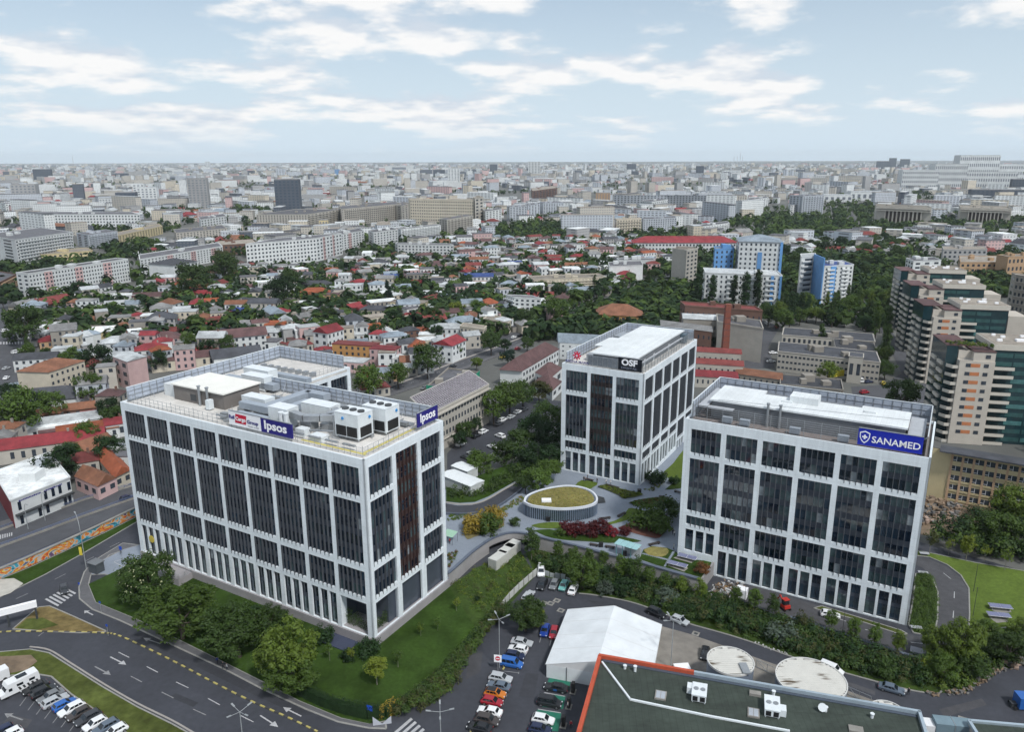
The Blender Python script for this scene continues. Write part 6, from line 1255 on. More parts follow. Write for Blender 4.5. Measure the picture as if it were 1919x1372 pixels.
def hall():
    Z = 8.0; a = Vector(G(1124, 1234, Z)[:2]); b = Vector(G(1722, 1340, Z)[:2]); u = (b-a); W_ = u.length; t = thing('market_hall', 'large hall with dark green felt roof and red parapet at the bottom', 'building', (a.x, a.y, 0), atan2(u.y, u.x)); D = 30
    ll = Vector(G(1086, 1372, Z)[:2])-a; un = u.normalized(); vn = Vector((-un.y, un.x)); sl = ll.dot(un)/ll.dot(vn)   # left edge slant
    def x0(y): return sl*y
    m = MB(); m.add([(x0(0), 0, 0), (W_, 0, 0), (W_, -D, 0), (x0(-D), -D, 0), (x0(0), 0, Z), (W_, 0, Z), (W_, -D, Z), (x0(-D), -D, Z)], ((1, 0, 4, 5), (2, 1, 5, 6), (3, 2, 6, 7), (0, 3, 7, 4))); m.build('walls', M('hall_wall', (.42, .40, .38), .8, .1), t)
    m = MB(); m.add([(x0(0)+.3, -.3, Z), (x0(-D)+.3, -D, Z), (W_-.3, -D, Z), (W_-.3, -.3, Z)], ((0, 1, 2, 3),)); m.build('roof', ROOFG, t)
    m = MB(); m.bar((x0(0), .1, Z-.2), (x0(-D), -D, Z-.2), .7, .85); m.build('left_parapet', REDP, t)
    m = MB(); m.bar((-.2, 0, Z-.2), (17, 0, Z-.2), .55, 1.0); m.build('rear_parapet', REDP, t)
    m = MB(); m.bar((17, 0, Z-.2), (W_+.2, 0, Z-.2), .5, .95); m.bar((W_, 0, Z-.2), (W_, -D, Z-.2), .5, .95); m.build('metal_parapet', M('pale_blue_metal', (.42, .50, .56), .4, .1, metal=.4), t)
    m = MB(); m.box(.6, -.95, Z+.02, W_-.5, -.3, Z+.14); m.build('gutter', M('dark_gutter', (.06, .075, .10), .5, .15), t)
    def rp(px, py): p = Vector(G(px, py, Z)[:2])-a; return p.dot(un), p.dot(vn)
    m = MB(); q = [rp(1128, 1243), rp(1181, 1313.5), rp(1330, 1345), rp(1480, 1373)]
    for s, e in zip(q, q[1:]): m.bar((*s, Z+.05), (*e, Z+.05), .32, .3)
    m.build('roof_pipe', ACW, t)
    for (px, py, w, d, h) in ((1310, 1307, 2.4, 3.4, 1.5), (1446, 1333, 2.4, 3.8, 1.5)):
        x, y = rp(px, py); o = unit(t, x, y, Z, w, d, h, 'rooftop_unit', ACW)
        for k in (-1, 1):
            f = MB(); f.tube((k*.55, 0, h+.08), (k*.55, 0, h+.2), .42, 14); f.build('fan', STEEL, o)
            f = MB(); f.box(k*.6-.42, -d/2-.03, .4, k*.6+.42, -d/2+.02, h-.2); f.build('grille', BLACK, o)
        f = MB(); f.box(-w/2-.9, d/2-1.6, .2, -w/2, d/2-.1, h-.1) if px < 1400 else f.box(w/2, -d/2+.6, .2, w/2+1.0, -d/2+2.2, h-.1); f.build('side_box', ACW, o)
    for (px, py) in ((1238, 1305.5), (1412, 1338.5)): x, y = rp(px, py); m = MB(); m.box(x-.95, y-1.1, Z, x+.95, y+1.1, Z+.3); o = m.build('skylight', CONC, t); m = MB(); m.box(x-.75, y-.9, Z+.3, x-.05, y+.9, Z+.34); m.box(x+.05, y-.9, Z+.3, x+.75, y+.9, Z+.34); m.build('skylight_glass', M('milky_glass', (.35, .38, .42), .3, .1), o)
    for (px, py, w, d, h) in ((1415, 1303, 1.9, 1.0, .5), (1604, 1369, 2.2, 1.4, .3)): x, y = rp(px, py); m = MB(); m.box(x-w/2, y-d/2, Z, x+w/2, y+d/2, Z+h); m.build('roof_box', CONC, t)
    for (px, py, h) in ((1190, 1259, 1.0), (1449, 1307, 1.1), (1547, 1334, .8), (1634, 1346, .7), (1171, 1254, .6)): x, y = rp(px, py); m = MB(); m.tube((x, y, Z), (x, y, Z+h), .25, 8); m.tube((x, y, Z+h), (x, y, Z+h+.15), .36, 8); m.build('vent', ACW, t)
    x, y = rp(1545, 1336); m = MB(); m.tube((x-.4, y, Z+.9), (x-.4, y-.15, Z+.98), .7, 12); m.build('satellite_dish', ACW, t)
hall()
def tank(px, py, hwpx, label, z=6.0, rust=1.0):
    c = G(px, py, z); depth = c.y*_c-(z-CAM_H)*_s; R0 = hwpx*depth/F_PX; t = thing('storage_tank', label, 'tank', (c.x, c.y, 0), 0, 'round storage tanks')
    m = MB(); m.tube((0, 0, 0), (0, 0, z), R0, 40, 0, cap=False); m.build('tank_wall', M('tank_grey', (.16, .19, .24), .6, .12, .8, var2=.15), t, smooth=True)
    mt = M('tank_lid', (.56, .55, .50), .7, .06, .6)
    nm = 'tank_lid_stained'
    if nm not in MATS:
        mm = M(nm, (.56, .55, .51), .7, .06, .6); nt = mm.node_tree; N = nt.nodes.new; L = nt.links.new; b = nt.nodes['Principled BSDF']; src = b.inputs['Base Color'].links[0].from_socket
        g = N('ShaderNodeTexCoord'); mp = N('ShaderNodeMapping'); mp.inputs['Scale'].default_value = (.14, 1.3, 1); L(g.outputs['Object'], mp.inputs[0]); n = N('ShaderNodeTexNoise'); n.inputs['Scale'].default_value = 1.5; n.inputs['Detail'].default_value = 5; L(mp.outputs[0], n.inputs['Vector'])
        g2 = N('ShaderNodeTexNoise'); g2.inputs['Scale'].default_value = .22; L(g.outputs['Object'], g2.inputs['Vector']); ml = N('ShaderNodeMath'); ml.operation = 'MULTIPLY'; L(n.outputs[0], ml.inputs[0]); L(g2.outputs[0], ml.inputs[1])
        mr = N('ShaderNodeMapRange'); mr.inputs['From Min'].default_value = .285; mr.inputs['From Max'].default_value = .36; L(ml.outputs[0], mr.inputs['Value']); mx = N('ShaderNodeMix'); mx.data_type = 'RGBA'; mx.inputs['B'].default_value = (.10, .075, .05, 1); L(mr.outputs[0], mx.inputs['Factor']); L(src, mx.inputs['A']); L(mx.outputs['Result'], b.inputs['Base Color'])
    m = MB(); n = int(R0*2/.55)
    for k in range(n):           # lid of parallel planks
        x0, x1 = -R0+k*2*R0/n, -R0+(k+1)*2*R0/n-.03; y = sqrt(max(0, R0*R0-max(abs(x0), abs(x1))**2))
        if y < .1: continue
        pm = MB(); pm.box(-y, x0, z, y, x1, z+.12); pm.build('lid_plank', MATS[nm], t)
    m = MB()
    for k in range(48):
        a, b = k*2*pi/48, (k+1)*2*pi/48; m.bar((cos(a)*R0, sin(a)*R0, z-.15), (cos(b)*R0, sin(b)*R0, z-.15), .16, .4)
    m.build('rim', M('tank_rim', (.60, .60, .58), .6, .08), t)
    return t, R0
t, R0 = tank(1369, 1240, 42.5, 'smaller round tank with a stained pale lid, beside the black car'); m = MB(); m.box(1.2, -R0+.2, 6.15, 2.6, -R0+3.2, 6.5); m.build('hatch', M('grey_hatch', (.25, .27, .29), .5, .1), t)
tank(1520, 1274, 63, 'larger round tank with a rust-streaked planked lid'); tank(1664, 1336, 31, 'third round tank mostly hidden behind the green-roofed hall')
def gate(px0, px1, label):
    a, b = G(*px0), G(*px1); t = thing('gate', label, 'gate', (a.x, a.y, 0), atan2(b.y-a.y, b.x-a.x)); L_ = (b-a).length; m = MB()
    for q in (((0, 0, 0), (0, 0, 1.9)), ((L_, 0, 0), (L_, 0, 1.9)), ((0, 0, 1.8), (L_, 0, 1.8)), ((0, 0, .2), (L_, 0, .2)), ((0, 0, 1.8), (L_/2, 0, .2)), ((L_/2, 0, .2), (L_/2, 0, 1.8))): m.tube(*q, .05, 5)
    m.build('frame', STEEL, t)
gate((1417, 1252), (1457, 1270), 'steel tube gate between the two tanks'); gate((1588, 1303), (1631, 1322), 'steel tube gate right of the larger tank')
p = G(1278, 1256); m = MB(); m.box(-1.5, -1, 0, 1.5, 1, .8); o = m.build('white_crate', SIGNW, None, loc=(p.x, p.y, 0)); tag(o, 'white flat crate behind the hall parapet', 'crate'); o.rotation_euler = (0, 0, .1)
# glass canopy, benches, bins
def canopy():
    Z = TZ+3.0; a, b, c = [Vector(G(x, y, Z)[:2]) for x, y in ((1152, 1020), (1160, 1010), (1203, 1022))]; u = c-b; v = a-b; t = thing('glass_canopy', 'pale green glass canopy with steel posts on the terrace edge', 'canopy', (b.x, b.y, TZ), atan2(u.y, u.x)); W_ = u.length; D = -abs(v.dot(Vector((-u.y, u.x)).normalized()))
    for k in range(4): m = MB(); m.box(W_*k/4+.04, D, 3.0, W_*(k+1)/4-.04, 0, 3.06); m.build('glass_pane', M('canopy_glass', (.30, .50, .52), .15, .08, spec=.7), t)
    for x in (.6, W_*.36, W_*.72): m = MB(); m.tube((x, D+.4, 0), (x, D+.4, 3.0), .08, 6); m.build('post', M('teal_post', (.12, .3, .32), .5, .1), t)
    m = MB(); m.box(W_*.3, -.6, 0, W_, -.4, 2.3); m.build('back_wall', M('pale_wall', (.48, .5, .5), .7, .05), t)
canopy()
def bench(a, b, label, z=TZ, w=.8, h=.5, mat=None):
    p, q = G(*a, z), G(*b, z); t = thing('bench', label, 'bench', (p.x, p.y, z), atan2(q.y-p.y, q.x-p.x), 'dark terrace benches'); L_ = (q-p).length; m = MB(); m.box(0, -w/2, h-.1, L_, w/2, h); m.build('seat', mat or M('dark_wood', (.035, .028, .026), .7, .15), t)
    for x in (.2, L_-.5): m = MB(); m.box(x, -w/2+.05, 0, x+.3, w/2-.05, h-.1); m.build('leg', DARKSTEEL, t)
for a, b, l in (((1124, 975), (1144, 972), 'dark bench on the round lawn nearest the pavilion'), ((1158, 970), (1172, 963), 'dark bench on the right rim of the round lawn'), ((1216, 1024), (1236, 1019), 'dark bench at the sedum bed by the canopy'), ((1105, 1022), (1121, 1025), 'dark bench left of the planter box at the terrace edge'), ((1134, 1026), (1152, 1029), 'dark bench right of the planter box at the terrace edge'), ((1135, 910), (1160, 917), 'dark bench along the flower bed before the OSF tower'), ((1235, 932), (1252, 936), 'dark bench behind the middle planting bed'), ((1096, 899), (1112, 903), 'dark bench in front of the OSF tower doors'), ((1264, 922), (1282, 928), 'dark bench beside the SANAMED block path')): bench(a, b, l)
for (x, y, l) in ((1027, 977, 'black planter box at the pavilion wall'), (1126, 1025, 'black planter box between the terrace benches'), (1198, 924, 'black bin at the end of the flower bed'), (1170, 1042, 'black bin under the glass canopy')): p = G(x, y, TZ); m = MB(); m.box(-.5, -.4, 0, .5, .4, 1.1); m.box(-.55, -.45, 1.1, .55, .45, 1.16); o = m.build('planter_box', BLACK, None, loc=(p.x, p.y, TZ)); tag(o, l, 'planter')
def solar(px, py, label, z, rz=TH, k=1.0):
    p = G(px, py, z+.9); t = thing('solar_table', label, 'table', (p.x, p.y, z), rz, 'solar panel tables'); t.scale = (k, k, k)
    for s in (-1, 1): m = MB(); m.box(s*1.15-1.1, -.8, .9, s*1.15+1.1, .8, .98); m.build('panel', M('solar_lavender', (.16, .17, .28), .3, .1, 2, spec=.6), t)
    m = MB(); m.box(-2.3, -.85, .85, 2.3, .85, .9); m.build('frame', SIGNW, t)
    for x in (-1.7, 1.7): m = MB(); m.box(x-.08, -.5, 0, x+.08, .5, .85); m.build('leg', STEEL, t)
solar(1288, 1043, 'solar-topped table on the slab nearest the SANAMED wall', TZ); solar(1270, 1057, 'solar-topped table on the slab nearest the terrace edge', TZ); solar(1875, 1136, 'upper white table on the bright lawn', .12, radians(-12)); solar(1872, 1152, 'lower white table on the bright lawn', .12, radians(-12))
for (x, y, l) in ((1732, 1038, 'grey slab seat at the top of the lane loop'), (1730, 1074, 'grey slab seat at the top of the hedge bed'), (1717, 1177, 'grey slab seat at the bottom of the hedge bed')): p = G(x, y, .5); t = thing('slab_seat', l, 'seat', (p.x, p.y, .1), radians(-12)); m = MB(); m.box(-1.1, -.5, .5, 1.1, .5, .62); m.build('seat', M('pale_slab', (.36, .37, .39), .6, .08), t); m = MB(); m.box(-.7, -.3, 0, .7, .3, .5); m.build('base', DARKSTEEL, t)
p = G(1722, 1224, .6); t = thing('metal_cabinet', 'grey metal cabinet lid at the end of the planter wall', 'cabinet', (p.x, p.y, 0), TH); m = MB(); m.box(-1.6, -1.0, 0, 1.6, 1.0, 1.1); m.build('body', M('cabinet_grey', (.25, .26, .30), .5, .1), t)
def awning():
    p = G(843, 1000, TZ+2.4); t = thing('garden_awning', 'small pale green awning beside the first office block', 'awning', (p.x, p.y, TZ), TH); m = MB(); m.add([(-1.6, -1.3, 2.2), (1.6, -1.3, 2.2), (1.6, 1.3, 2.7), (-1.6, 1.3, 2.7)], ((0, 1, 2, 3),)); m.build('cloth', M('awning_green', (.30, .48, .36), .6, .05), t)
    for x in (-1.5, 1.5):
        for y in (-1.2, 1.2): m = MB(); m.tube((x, y, 0), (x, y, 2.3), .04, 5); m.build('pole', DARKSTEEL, t)
awning()
m = MB(); p = G(640, 1204, .8); m.box(-3.4, -2.2, 0, 3.4, 2.2, .5); o = m.build('cellar_hatch', M('slate_hatch', (.05, .06, .10), .5, .15), None, loc=(p.x, p.y, .6)); o.rotation_euler = (0, 0, TH); tag(o, 'flat slate-blue cellar hatch against the plinth', 'hatch')
# sheds behind the first block
def shed(a, b, c, H_, rise, label, mat=SIGNW, name='shed'):
    P0, P1, P2 = [Vector(G(*q, H_)[:2]) for q in (a, b, c)]; u = P1-P0; w = P2-P1; t = thing(name, label, 'shed', (P0.x, P0.y, 0), atan2(u.y, u.x)); L_ = u.length; D = w.dot(Vector((-u.y, u.x)).normalized()); s = 1 if D > 0 else -1; D = abs(D)
    m = MB(); m.box(0, 0 if s > 0 else -D, 0, L_, D if s > 0 else 0, H_); m.build('walls', mat, t); m = MB(); y0, y1 = (0, D) if s > 0 else (-D, 0); ym = (y0+y1)/2
    v = [(-.2, y0-.2, H_), (L_+.2, y0-.2, H_), (L_+.2, ym, H_+rise), (-.2, ym, H_+rise), (-.2, y1+.2, H_), (L_+.2, y1+.2, H_)]; m.add(v, ((0, 1, 2, 3), (3, 2, 5, 4), (0, 3, 4), (1, 5, 2), (4, 5, 1, 0))); m.build('roof', M('shed_roof_white', (.66, .69, .70), .6, .05), t)
shed((826, 890), (882, 912), (896, 897), 3.2+TZ, .5, 'white flat-gabled shed beside the first block, nearer one', M('shed_wall', (.5, .52, .52), .7, .08)); shed((846, 873), (876, 884), (884, 872), 3.0+TZ, .3, 'white box shed behind the nearer shed', M('shed_wall', (.5, .52, .52), .7, .08))
# charging posts
for (x, y, l) in ((1074, 1290, 'black charging post at the upper green bay'), (1066, 1318, 'black charging post at the middle green bay'), (1056, 1353, 'black charging post at the lower green bay')):
    p = G(x, y, .9); t = thing('charging_post', l, 'charging post', (p.x, p.y, 0), hr); m = MB(); m.box(-.3, -.45, .1, .3, .45, 2.1); m.build('cabinet', BLACK, t); m = MB(); m.box(-.55, -.8, 0, .55, .8, .1); m.build('base', CONC, t); m = MB(); m.box(-.31, -.3, 1.3, -.305, .3, 1.8); m.build('screen', CARGL, t)
# building rubble, timber stack and red digger beside the SANAMED block
def rubble(px, n, label, cols, seed, zmax=1.2, s=.8, name='rubble_heap'):
    r = random.Random(seed); P = [tuple(G(*q)[:2]) for q in px]; x0, x1 = min(p[0] for p in P), max(p[0] for p in P); y0, y1 = min(p[1] for p in P), max(p[1] for p in P); mb = MB(); k = 0
    while k < n:
        x, y = r.uniform(x0, x1), r.uniform(y0, y1)
        if not in_poly(x, y, P): continue
        k += 1; a = r.random()*pi; w, d, h = s*r.uniform(.3, 1.2), s*r.uniform(.2, .8), s*r.uniform(.1, .6); z = r.random()**2*zmax; ca, sa = cos(a), sin(a); tz = r.uniform(-.3, .3)
        mb.add([(x+(i*w*ca-j*d*sa), y+(i*w*sa+j*d*ca), max(.03, z+kk*h+i*tz*w)) for kk in (0, 1) for i, j in ((-.5, -.5), (.5, -.5), (.5, .5), (-.5, .5))], ((3, 2, 1, 0), (4, 5, 6, 7), (0, 1, 5, 4), (1, 2, 6, 5), (2, 3, 7, 6), (3, 0, 4, 7)), r.randrange(len(cols)))
    o = mb.build(name, cols); tag(o, label, 'rubble', kind='stuff')
WHITR = M('rubble_white', (.42, .42, .42), .9, .2); TANR = M('rubble_tan', (.22, .16, .11), .9, .25); GRR = M('rubble_grey', (.17, .165, .16), .9, .25); PINKR = M('rubble_pink', (.34, .25, .2), .9, .2)
rubble([(1328, 1110), (1345, 1098), (1390, 1100), (1400, 1115), (1370, 1125), (1335, 1122)], 130, 'heap of white building rubble beside the SANAMED block', [WHITR, GRR, WHITR, TANR], 1, 1.6); rubble([(1695, 985), (1702, 940), (1760, 940), (1800, 955), (1792, 985), (1740, 985)], 260, 'broken slabs and earth on the demolition ground', [TANR, GRR, TANR, PINKR], 2, 1.5, 1.6); rubble([(1735, 1298), (1800, 1292), (1870, 1250), (1919, 1240), (1919, 1248), (1880, 1262), (1805, 1306), (1740, 1306)], 160, 'strip of rubble and litter along the broken kerb', [TANR, GRR, TANR, GRR], 3, .4, .6); rubble([(1880, 1248), (1900, 1228), (1940, 1228), (1940, 1246), (1905, 1256)], 70, 'pile of pinkish rubble at the right edge', [PINKR, TANR, GRR], 4, 1.6, 1.1); rubble([(1412, 1202), (1440, 1214), (1480, 1226), (1480, 1230), (1440, 1218), (1412, 1206)], 22, 'row of white stones edging the service lane', [WHITR], 5, .1, .4)
p = G(1364, 1098, .6); m = MB(); [m.box(-2.4, -.5+k*.26, .1+.2*(k % 2), 2.4, -.28+k*.26, .35+.2*(k % 2)) for k in range(5)]; o = m.build('timber_stack', M('timber', (.33, .21, .10), .8, .2), None, loc=(p.x, p.y, 0)); o.rotation_euler = (0, 0, TH); tag(o, 'stack of timber planks behind the rubble heap', 'timber', kind='stuff')
def digger():
    p = G(1471, 1136, .8); t = thing('mini_digger', 'small red digger on the lane before the SANAMED block', 'digger', (p.x, p.y, .06), 1.9); RD = M('digger_red', (.45, .03, .02), .5, .1)
    for s in (-1, 1): m = MB(); m.box(-1.1, s*.7-.2, 0, 1.1, s*.7+.2, .5); m.build('track', BLACK, t)
    m = MB(); m.box(-1.0, -.75, .5, .6, .75, 1.2); m.build('body', RD, t); m = MB(); m.box(-.6, -.6, 1.2, .5, .6, 2.4); m.build('cab', CARGL, t); m = MB(); m.box(-.7, -.7, 2.4, .6, .7, 2.5); m.build('cab_roof', RD, t)
    m = MB(); m.tube((.5, 0, 1.0), (1.8, 0, 2.5), .16, 6); m.tube((1.8, 0, 2.5), (2.6, 0, 1.0), .13, 6); m.build('boom', RD, t); m = MB(); m.box(2.35, -.35, .5, 2.9, .35, 1.0); m.build('bucket', DARKSTEEL, t)
    p = G(1390, 1112, 1); t = thing('site_container', 'white site box next to the rubble heap', 'container', (p.x, p.y, .06), TH); m = MB(); m.box(-1.2, -1, 0, 1.2, 1, 2.2); m.build('body', SIGNW, t)
digger()
def corner_trucks():
    p = G(1784, 1366, 1.5); t = thing('box_truck', 'pale grey-blue lorry at the lower right beside the hall', 'lorry', (p.x, p.y, 0), radians(-10)); m = MB(); m.box(-3, -1.2, .6, 3, 1.2, 3.0); m.build('box', M('lorry_blue_grey', (.16, .23, .27), .5, .1), t); m = MB(); m.box(-4.6, -1.1, .5, -3.05, 1.1, 2.3); m.build('cab', PAINTS['white'], t); m = MB(); m.box(-.05, -1.25, .6, .05, 1.25, 3.05); m.build('rib', STEEL, t)
    for x in (-3.8, 1.2, 2.2):
        for s in (-1, 1): m = MB(); m.tube((x, s*.95, .45), (x, s*1.2, .45), .45, 12); m.build('wheel', TYRE, t)
    p = G(1922, 1316, 1.2); t = thing('blue_stall', 'bright blue covered cart at the right edge', 'cart', (p.x, p.y, 0), radians(-5)); m = MB(); m.box(-1.6, -1.2, .4, 2.2, 1.2, 2.6); m.build('cover', PAINTS['blue'], t); m = MB(); m.box(-2.6, -.5, .2, -1.6, .5, 1.0); m.build('frame', DARKSTEEL, t)
    for x in (-2.1, 1.2):
        for s in (-1, 1): m = MB(); m.tube((x, s*.9, .35), (x, s*1.1, .35), .35, 10); m.build('wheel', TYRE, t)
    p = G(1858, 1370, 3.5); t = thing('small_hall', 'low hall with pale metal parapet at the lower right corner', 'building', (p.x, p.y, 0), radians(-8)); m = MB(); m.box(-3, -12, 0, 14, 1.5, 3.6); m.build('walls', M('hall_wall', (.42, .40, .38), .8, .1), t); m = MB(); m.bar((-3, 1.5, 3.6), (14, 1.5, 3.6), .5, .5); m.bar((-3, 1.5, 3.6), (-3, -12, 3.6), .5, .5); m.build('parapet', M('pale_blue_metal', (.42, .50, .56), .4, .1, metal=.4), t)
    m = MB(); m.box(-2.7, -12, 3.6, 14, 1.2, 3.7); m.build('roof', ROOFG, t)
corner_trucks()
# ------------------------------------------------------------------ city buildings
WC = dict(w=('white', (.60, .62, .62)), c=('cream', (.52, .47, .38)), g=('grey', (.33, .33, .33)), b=('beige', (.43, .405, .36)), p=('pink', (.52, .36, .35)), y=('pale yellow', (.56, .47, .28)), t=('tan', (.42, .28, .17)), n=('brick', (.15, .085, .065)), l=('blue', (.12, .28, .54)), k=('dark glass', (.075, .09, .115)), o=('orange', (.50, .27, .10)), e=('concrete', (.27, .25, .22)), s=('pale blue-grey', (.45, .48, .52)))
RC = dict(R=('red', (.20, .028, .034)), D=('dark red', (.15, .035, .032)), O=('orange', (.25, .07, .032)), B=('brown', (.10, .055, .055)), G=('grey', (.20, .20, .20)), K=('dark grey', (.055, .058, .068)), S=('steel-blue', (.20, .24, .28)), U=('rusty', (.19, .085, .05)), W=('white', (.62, .64, .64)), L=('blue', (.045, .08, .24)), T=('tan gravel', (.25, .22, .185)), P=('pale grey', (.38, .40, .41)), A=('asphalt', (.10, .10, .11)))
WM = {k: M('wall_'+n, c, .85, .08, .4, var2=.10, scale2=.05, rand=.10) for k, (n, c) in WC.items()}
RM = {k: M('roof_'+n, c, .85, .2, .9, var2=.34, scale2=.2, rand=.2, bump=.3) for k, (n, c) in RC.items()}
WIN = M('window_glass', (.045, .055, .07), .15, .4, .4, spec=.6)
def solve_h(Fp, by):
    lo, hi = 0.0, 95.0
    for _ in range(40):
        m = (lo+hi)/2; p = G(*Fp, m)
        if proj((p.x, p.y, 0))[1] < by: lo = m
        else: hi = m
    return lo
class Foot(list):      # occupied circles, hashed on a 40 m grid
    grid = {}
    def append(s, q):
        list.append(s, q)
        for i in range(int((q[0]-q[2])//40), int((q[0]+q[2])//40)+1):
            for j in range(int((q[1]-q[2])//40), int((q[1]+q[2])//40)+1): s.grid.setdefault((i, j), []).append(q)
    def near(s, x, y, r):
        for i in range(int((x-r)//40), int((x+r)//40)+1):
            for j in range(int((y-r)//40), int((y+r)//40)+1):
                for q in s.grid.get((i, j), ()): yield q
FOOT = Foot()
def occupy(x, y, r): FOOT.append((x, y, r))
def win_face(mb, a, b, z0, z1, nf, nx, fw=.55, fh=.5, out=.06, mi=0, skip=0., r=None, off=.0):
    """windows on the wall a->b (outward normal on the right hand side when walking a->b)"""
    a, b = Vector(a), Vector(b); d = b-a; L_ = d.length
    if L_ < .5 or nx < 1: return
    d.normalize(); o = Vector((d.y, -d.x))*out; sx = L_/nx; sz = (z1-z0)/nf
    for f in range(nf):
        for k in range(nx):
            if skip and r and r.random() < skip: continue
            c = a+d*(k+.5)*sx+o; w = sx*fw/2; zb = z0+(f+.28+off)*sz; zt = zb+sz*fh; p, q = c-d*w, c+d*w
            mb.add([(*p, zb), (*q, zb), (*q, zt), (*p, zt)], ((0, 1, 2, 3),), mi)
def slab_face(mb, a, b, zs, dep, th, mi=0, s0=0., s1=1.):
    a, b = Vector(a), Vector(b); d = b-a; a, b = a+d*s0, a+d*s1; d.normalize(); o = Vector((d.y, -d.x))*dep
    for z in zs:
        v = [(*p, zz) for zz in (z, z+th) for p in (a, b, b+o, a+o)]; mb.add(v, ((0, 3, 2, 1), (4, 5, 6, 7), (3, 7, 6, 2), (0, 4, 7, 3), (1, 2, 6, 5)), mi)
def block(lab, Lp, Fp, Rp, by=None, H=None, wall='w', roof='T', nf=5, nl=4, nr=8, kind='flat', rise=2.5, cat='building', name='apartment_block', balc='', bm='w', fw=.5, fh=.48, single=False, group=None, z0=.8, par=.7, base=0.):
    if H is None: H = solve_h(Fp, by)
    a, f, c = [Vector(G(*q, H)[:2]) for q in (Lp, Fp, Rp)]; e = a+c-f; ctr = (a+c)/2; t = thing(name, lab, cat, (ctr.x, ctr.y, 0), 0, group)
    a, f, c, e = [q-ctr for q in (a, f, c, e)]; occupy(ctr.x, ctr.y, max((c-a).length, (f-e).length)*.5)
    m = MB(); m.prism([a, f, c, e], 0, H); m.build('wall', WM[wall], t)
    rm = MB()
    if kind == 'flat':
        m = MB()
        if par:
            for p, q in ((a, f), (f, c), (c, e), (e, a)): m.bar((*p, H), (*q, H), .4, par)
            m.build('parapet', WM[wall], t)
        rm.prism([a*.985, f*.985, c*.985, e*.985], H, H+.12); rm.build('roof', RM[roof], t)
        if (c-f).length*(a-f).length > 250 and 'steel beams' not in lab:
            r = random.Random(lab); x = MB()
            for k in range(3): p = a.lerp(c, r.uniform(.25, .75)).lerp(f, r.uniform(-.2, .3)); w = r.uniform(1.2, 2.4); x.box(p.x-w, p.y-w, H, p.x+w, p.y+w, H+r.uniform(1.4, 3))
            x.build('roof_house', WM['e' if wall in 'be' else wall], t, kind='stuff')
    else:
        o_ = 1.05; a2, f2, c2, e2 = a*o_, f*o_, c*o_, e*o_; long_fc = (c-f).length >= (a-f).length
        A_, F_, C_, E_ = (a2, f2, c2, e2) if long_fc else (f2, c2, e2, a2)      # ridge runs parallel to F_->C_
        h = .0 if kind == 'gable' else .5*(A_-F_).length/(C_-F_).length; r0 = A_.lerp(F_, .5).lerp(E_.lerp(C_, .5), min(.49, h)); r1 = A_.lerp(F_, .5).lerp(E_.lerp(C_, .5), max(.51, 1-h))
        v = [(*A_, H), (*F_, H), (*C_, H), (*E_, H), (*r0, H+rise), (*r1, H+rise)]; rm.add(v, ((1, 2, 5, 4), (3, 0, 4, 5), (0, 1, 4), (2, 3, 5), (3, 2, 1, 0))); rm.build('roof', RM[roof], t)
    if nf:
        for (p, q, n) in ((a, f, nl), (f, c, nr)):
            if not n: continue
            if single:
                d = q-p; L_ = d.length; d.normalize(); sx = L_/n; sz = (H-z0-.4)/nf; wm = MB(); wm.box(-sx*fw/2, -.06, 0, sx*fw/2, .02, sz*fh); me = wm.mesh('window', WIN)
                for fl in range(nf):
                    for k in range(n): x = p+d*(k+.5)*sx; ob('window', me, t, (x.x, x.y, z0+(fl+.28)*sz), rz=atan2(d.y, d.x))
            else: m = MB(); win_face(m, p, q, z0+base, H-.4, nf, n, fw, fh); m.build('windows', WIN, t, kind='stuff')
    zs = [z0+base+(k+.08)*(H-.4-z0-base)/max(nf, 1) for k in range(nf)]
    if 'l' in balc: m = MB(); slab_face(m, a, f, zs, 1.0, .95); m.build('balconies', WM[bm], t, kind='stuff')
    if 'r' in balc: m = MB(); slab_face(m, f, c, zs, 1.0, .95, s0=.04, s1=.96); m.build('balconies', WM[bm], t, kind='stuff')
    if 'R' in balc:      # short balconies in columns
        m = MB(); k = max(2, int((c-f).length/11))
        for i in range(k): slab_face(m, f, c, zs, 1.1, .95, s0=(i+.2)/k, s1=(i+.68)/k)
        m.build('balconies', WM[bm], t, kind='stuff')
    t['H'] = H; del t['H']; return t, (a, f, c, e, H)
def stripes(t, g, cols, side='r'):
    a, f, c, e, H = g; p, q = (f, c) if side == 'r' else (a, f)
    for s0, s1, w in cols: m = MB(); slab_face(m, p, q, [0.05], .35, H-.06, s0=s0, s1=s1); m.build('wall_stripe', WM[w], t); m = MB(); d = (q-p); win_face(m, p+d*s0, p+d*s1, .8, H-.4, 6, 2, .5, .48, .42); m.build('windows', WIN, t, kind='stuff')
B = block
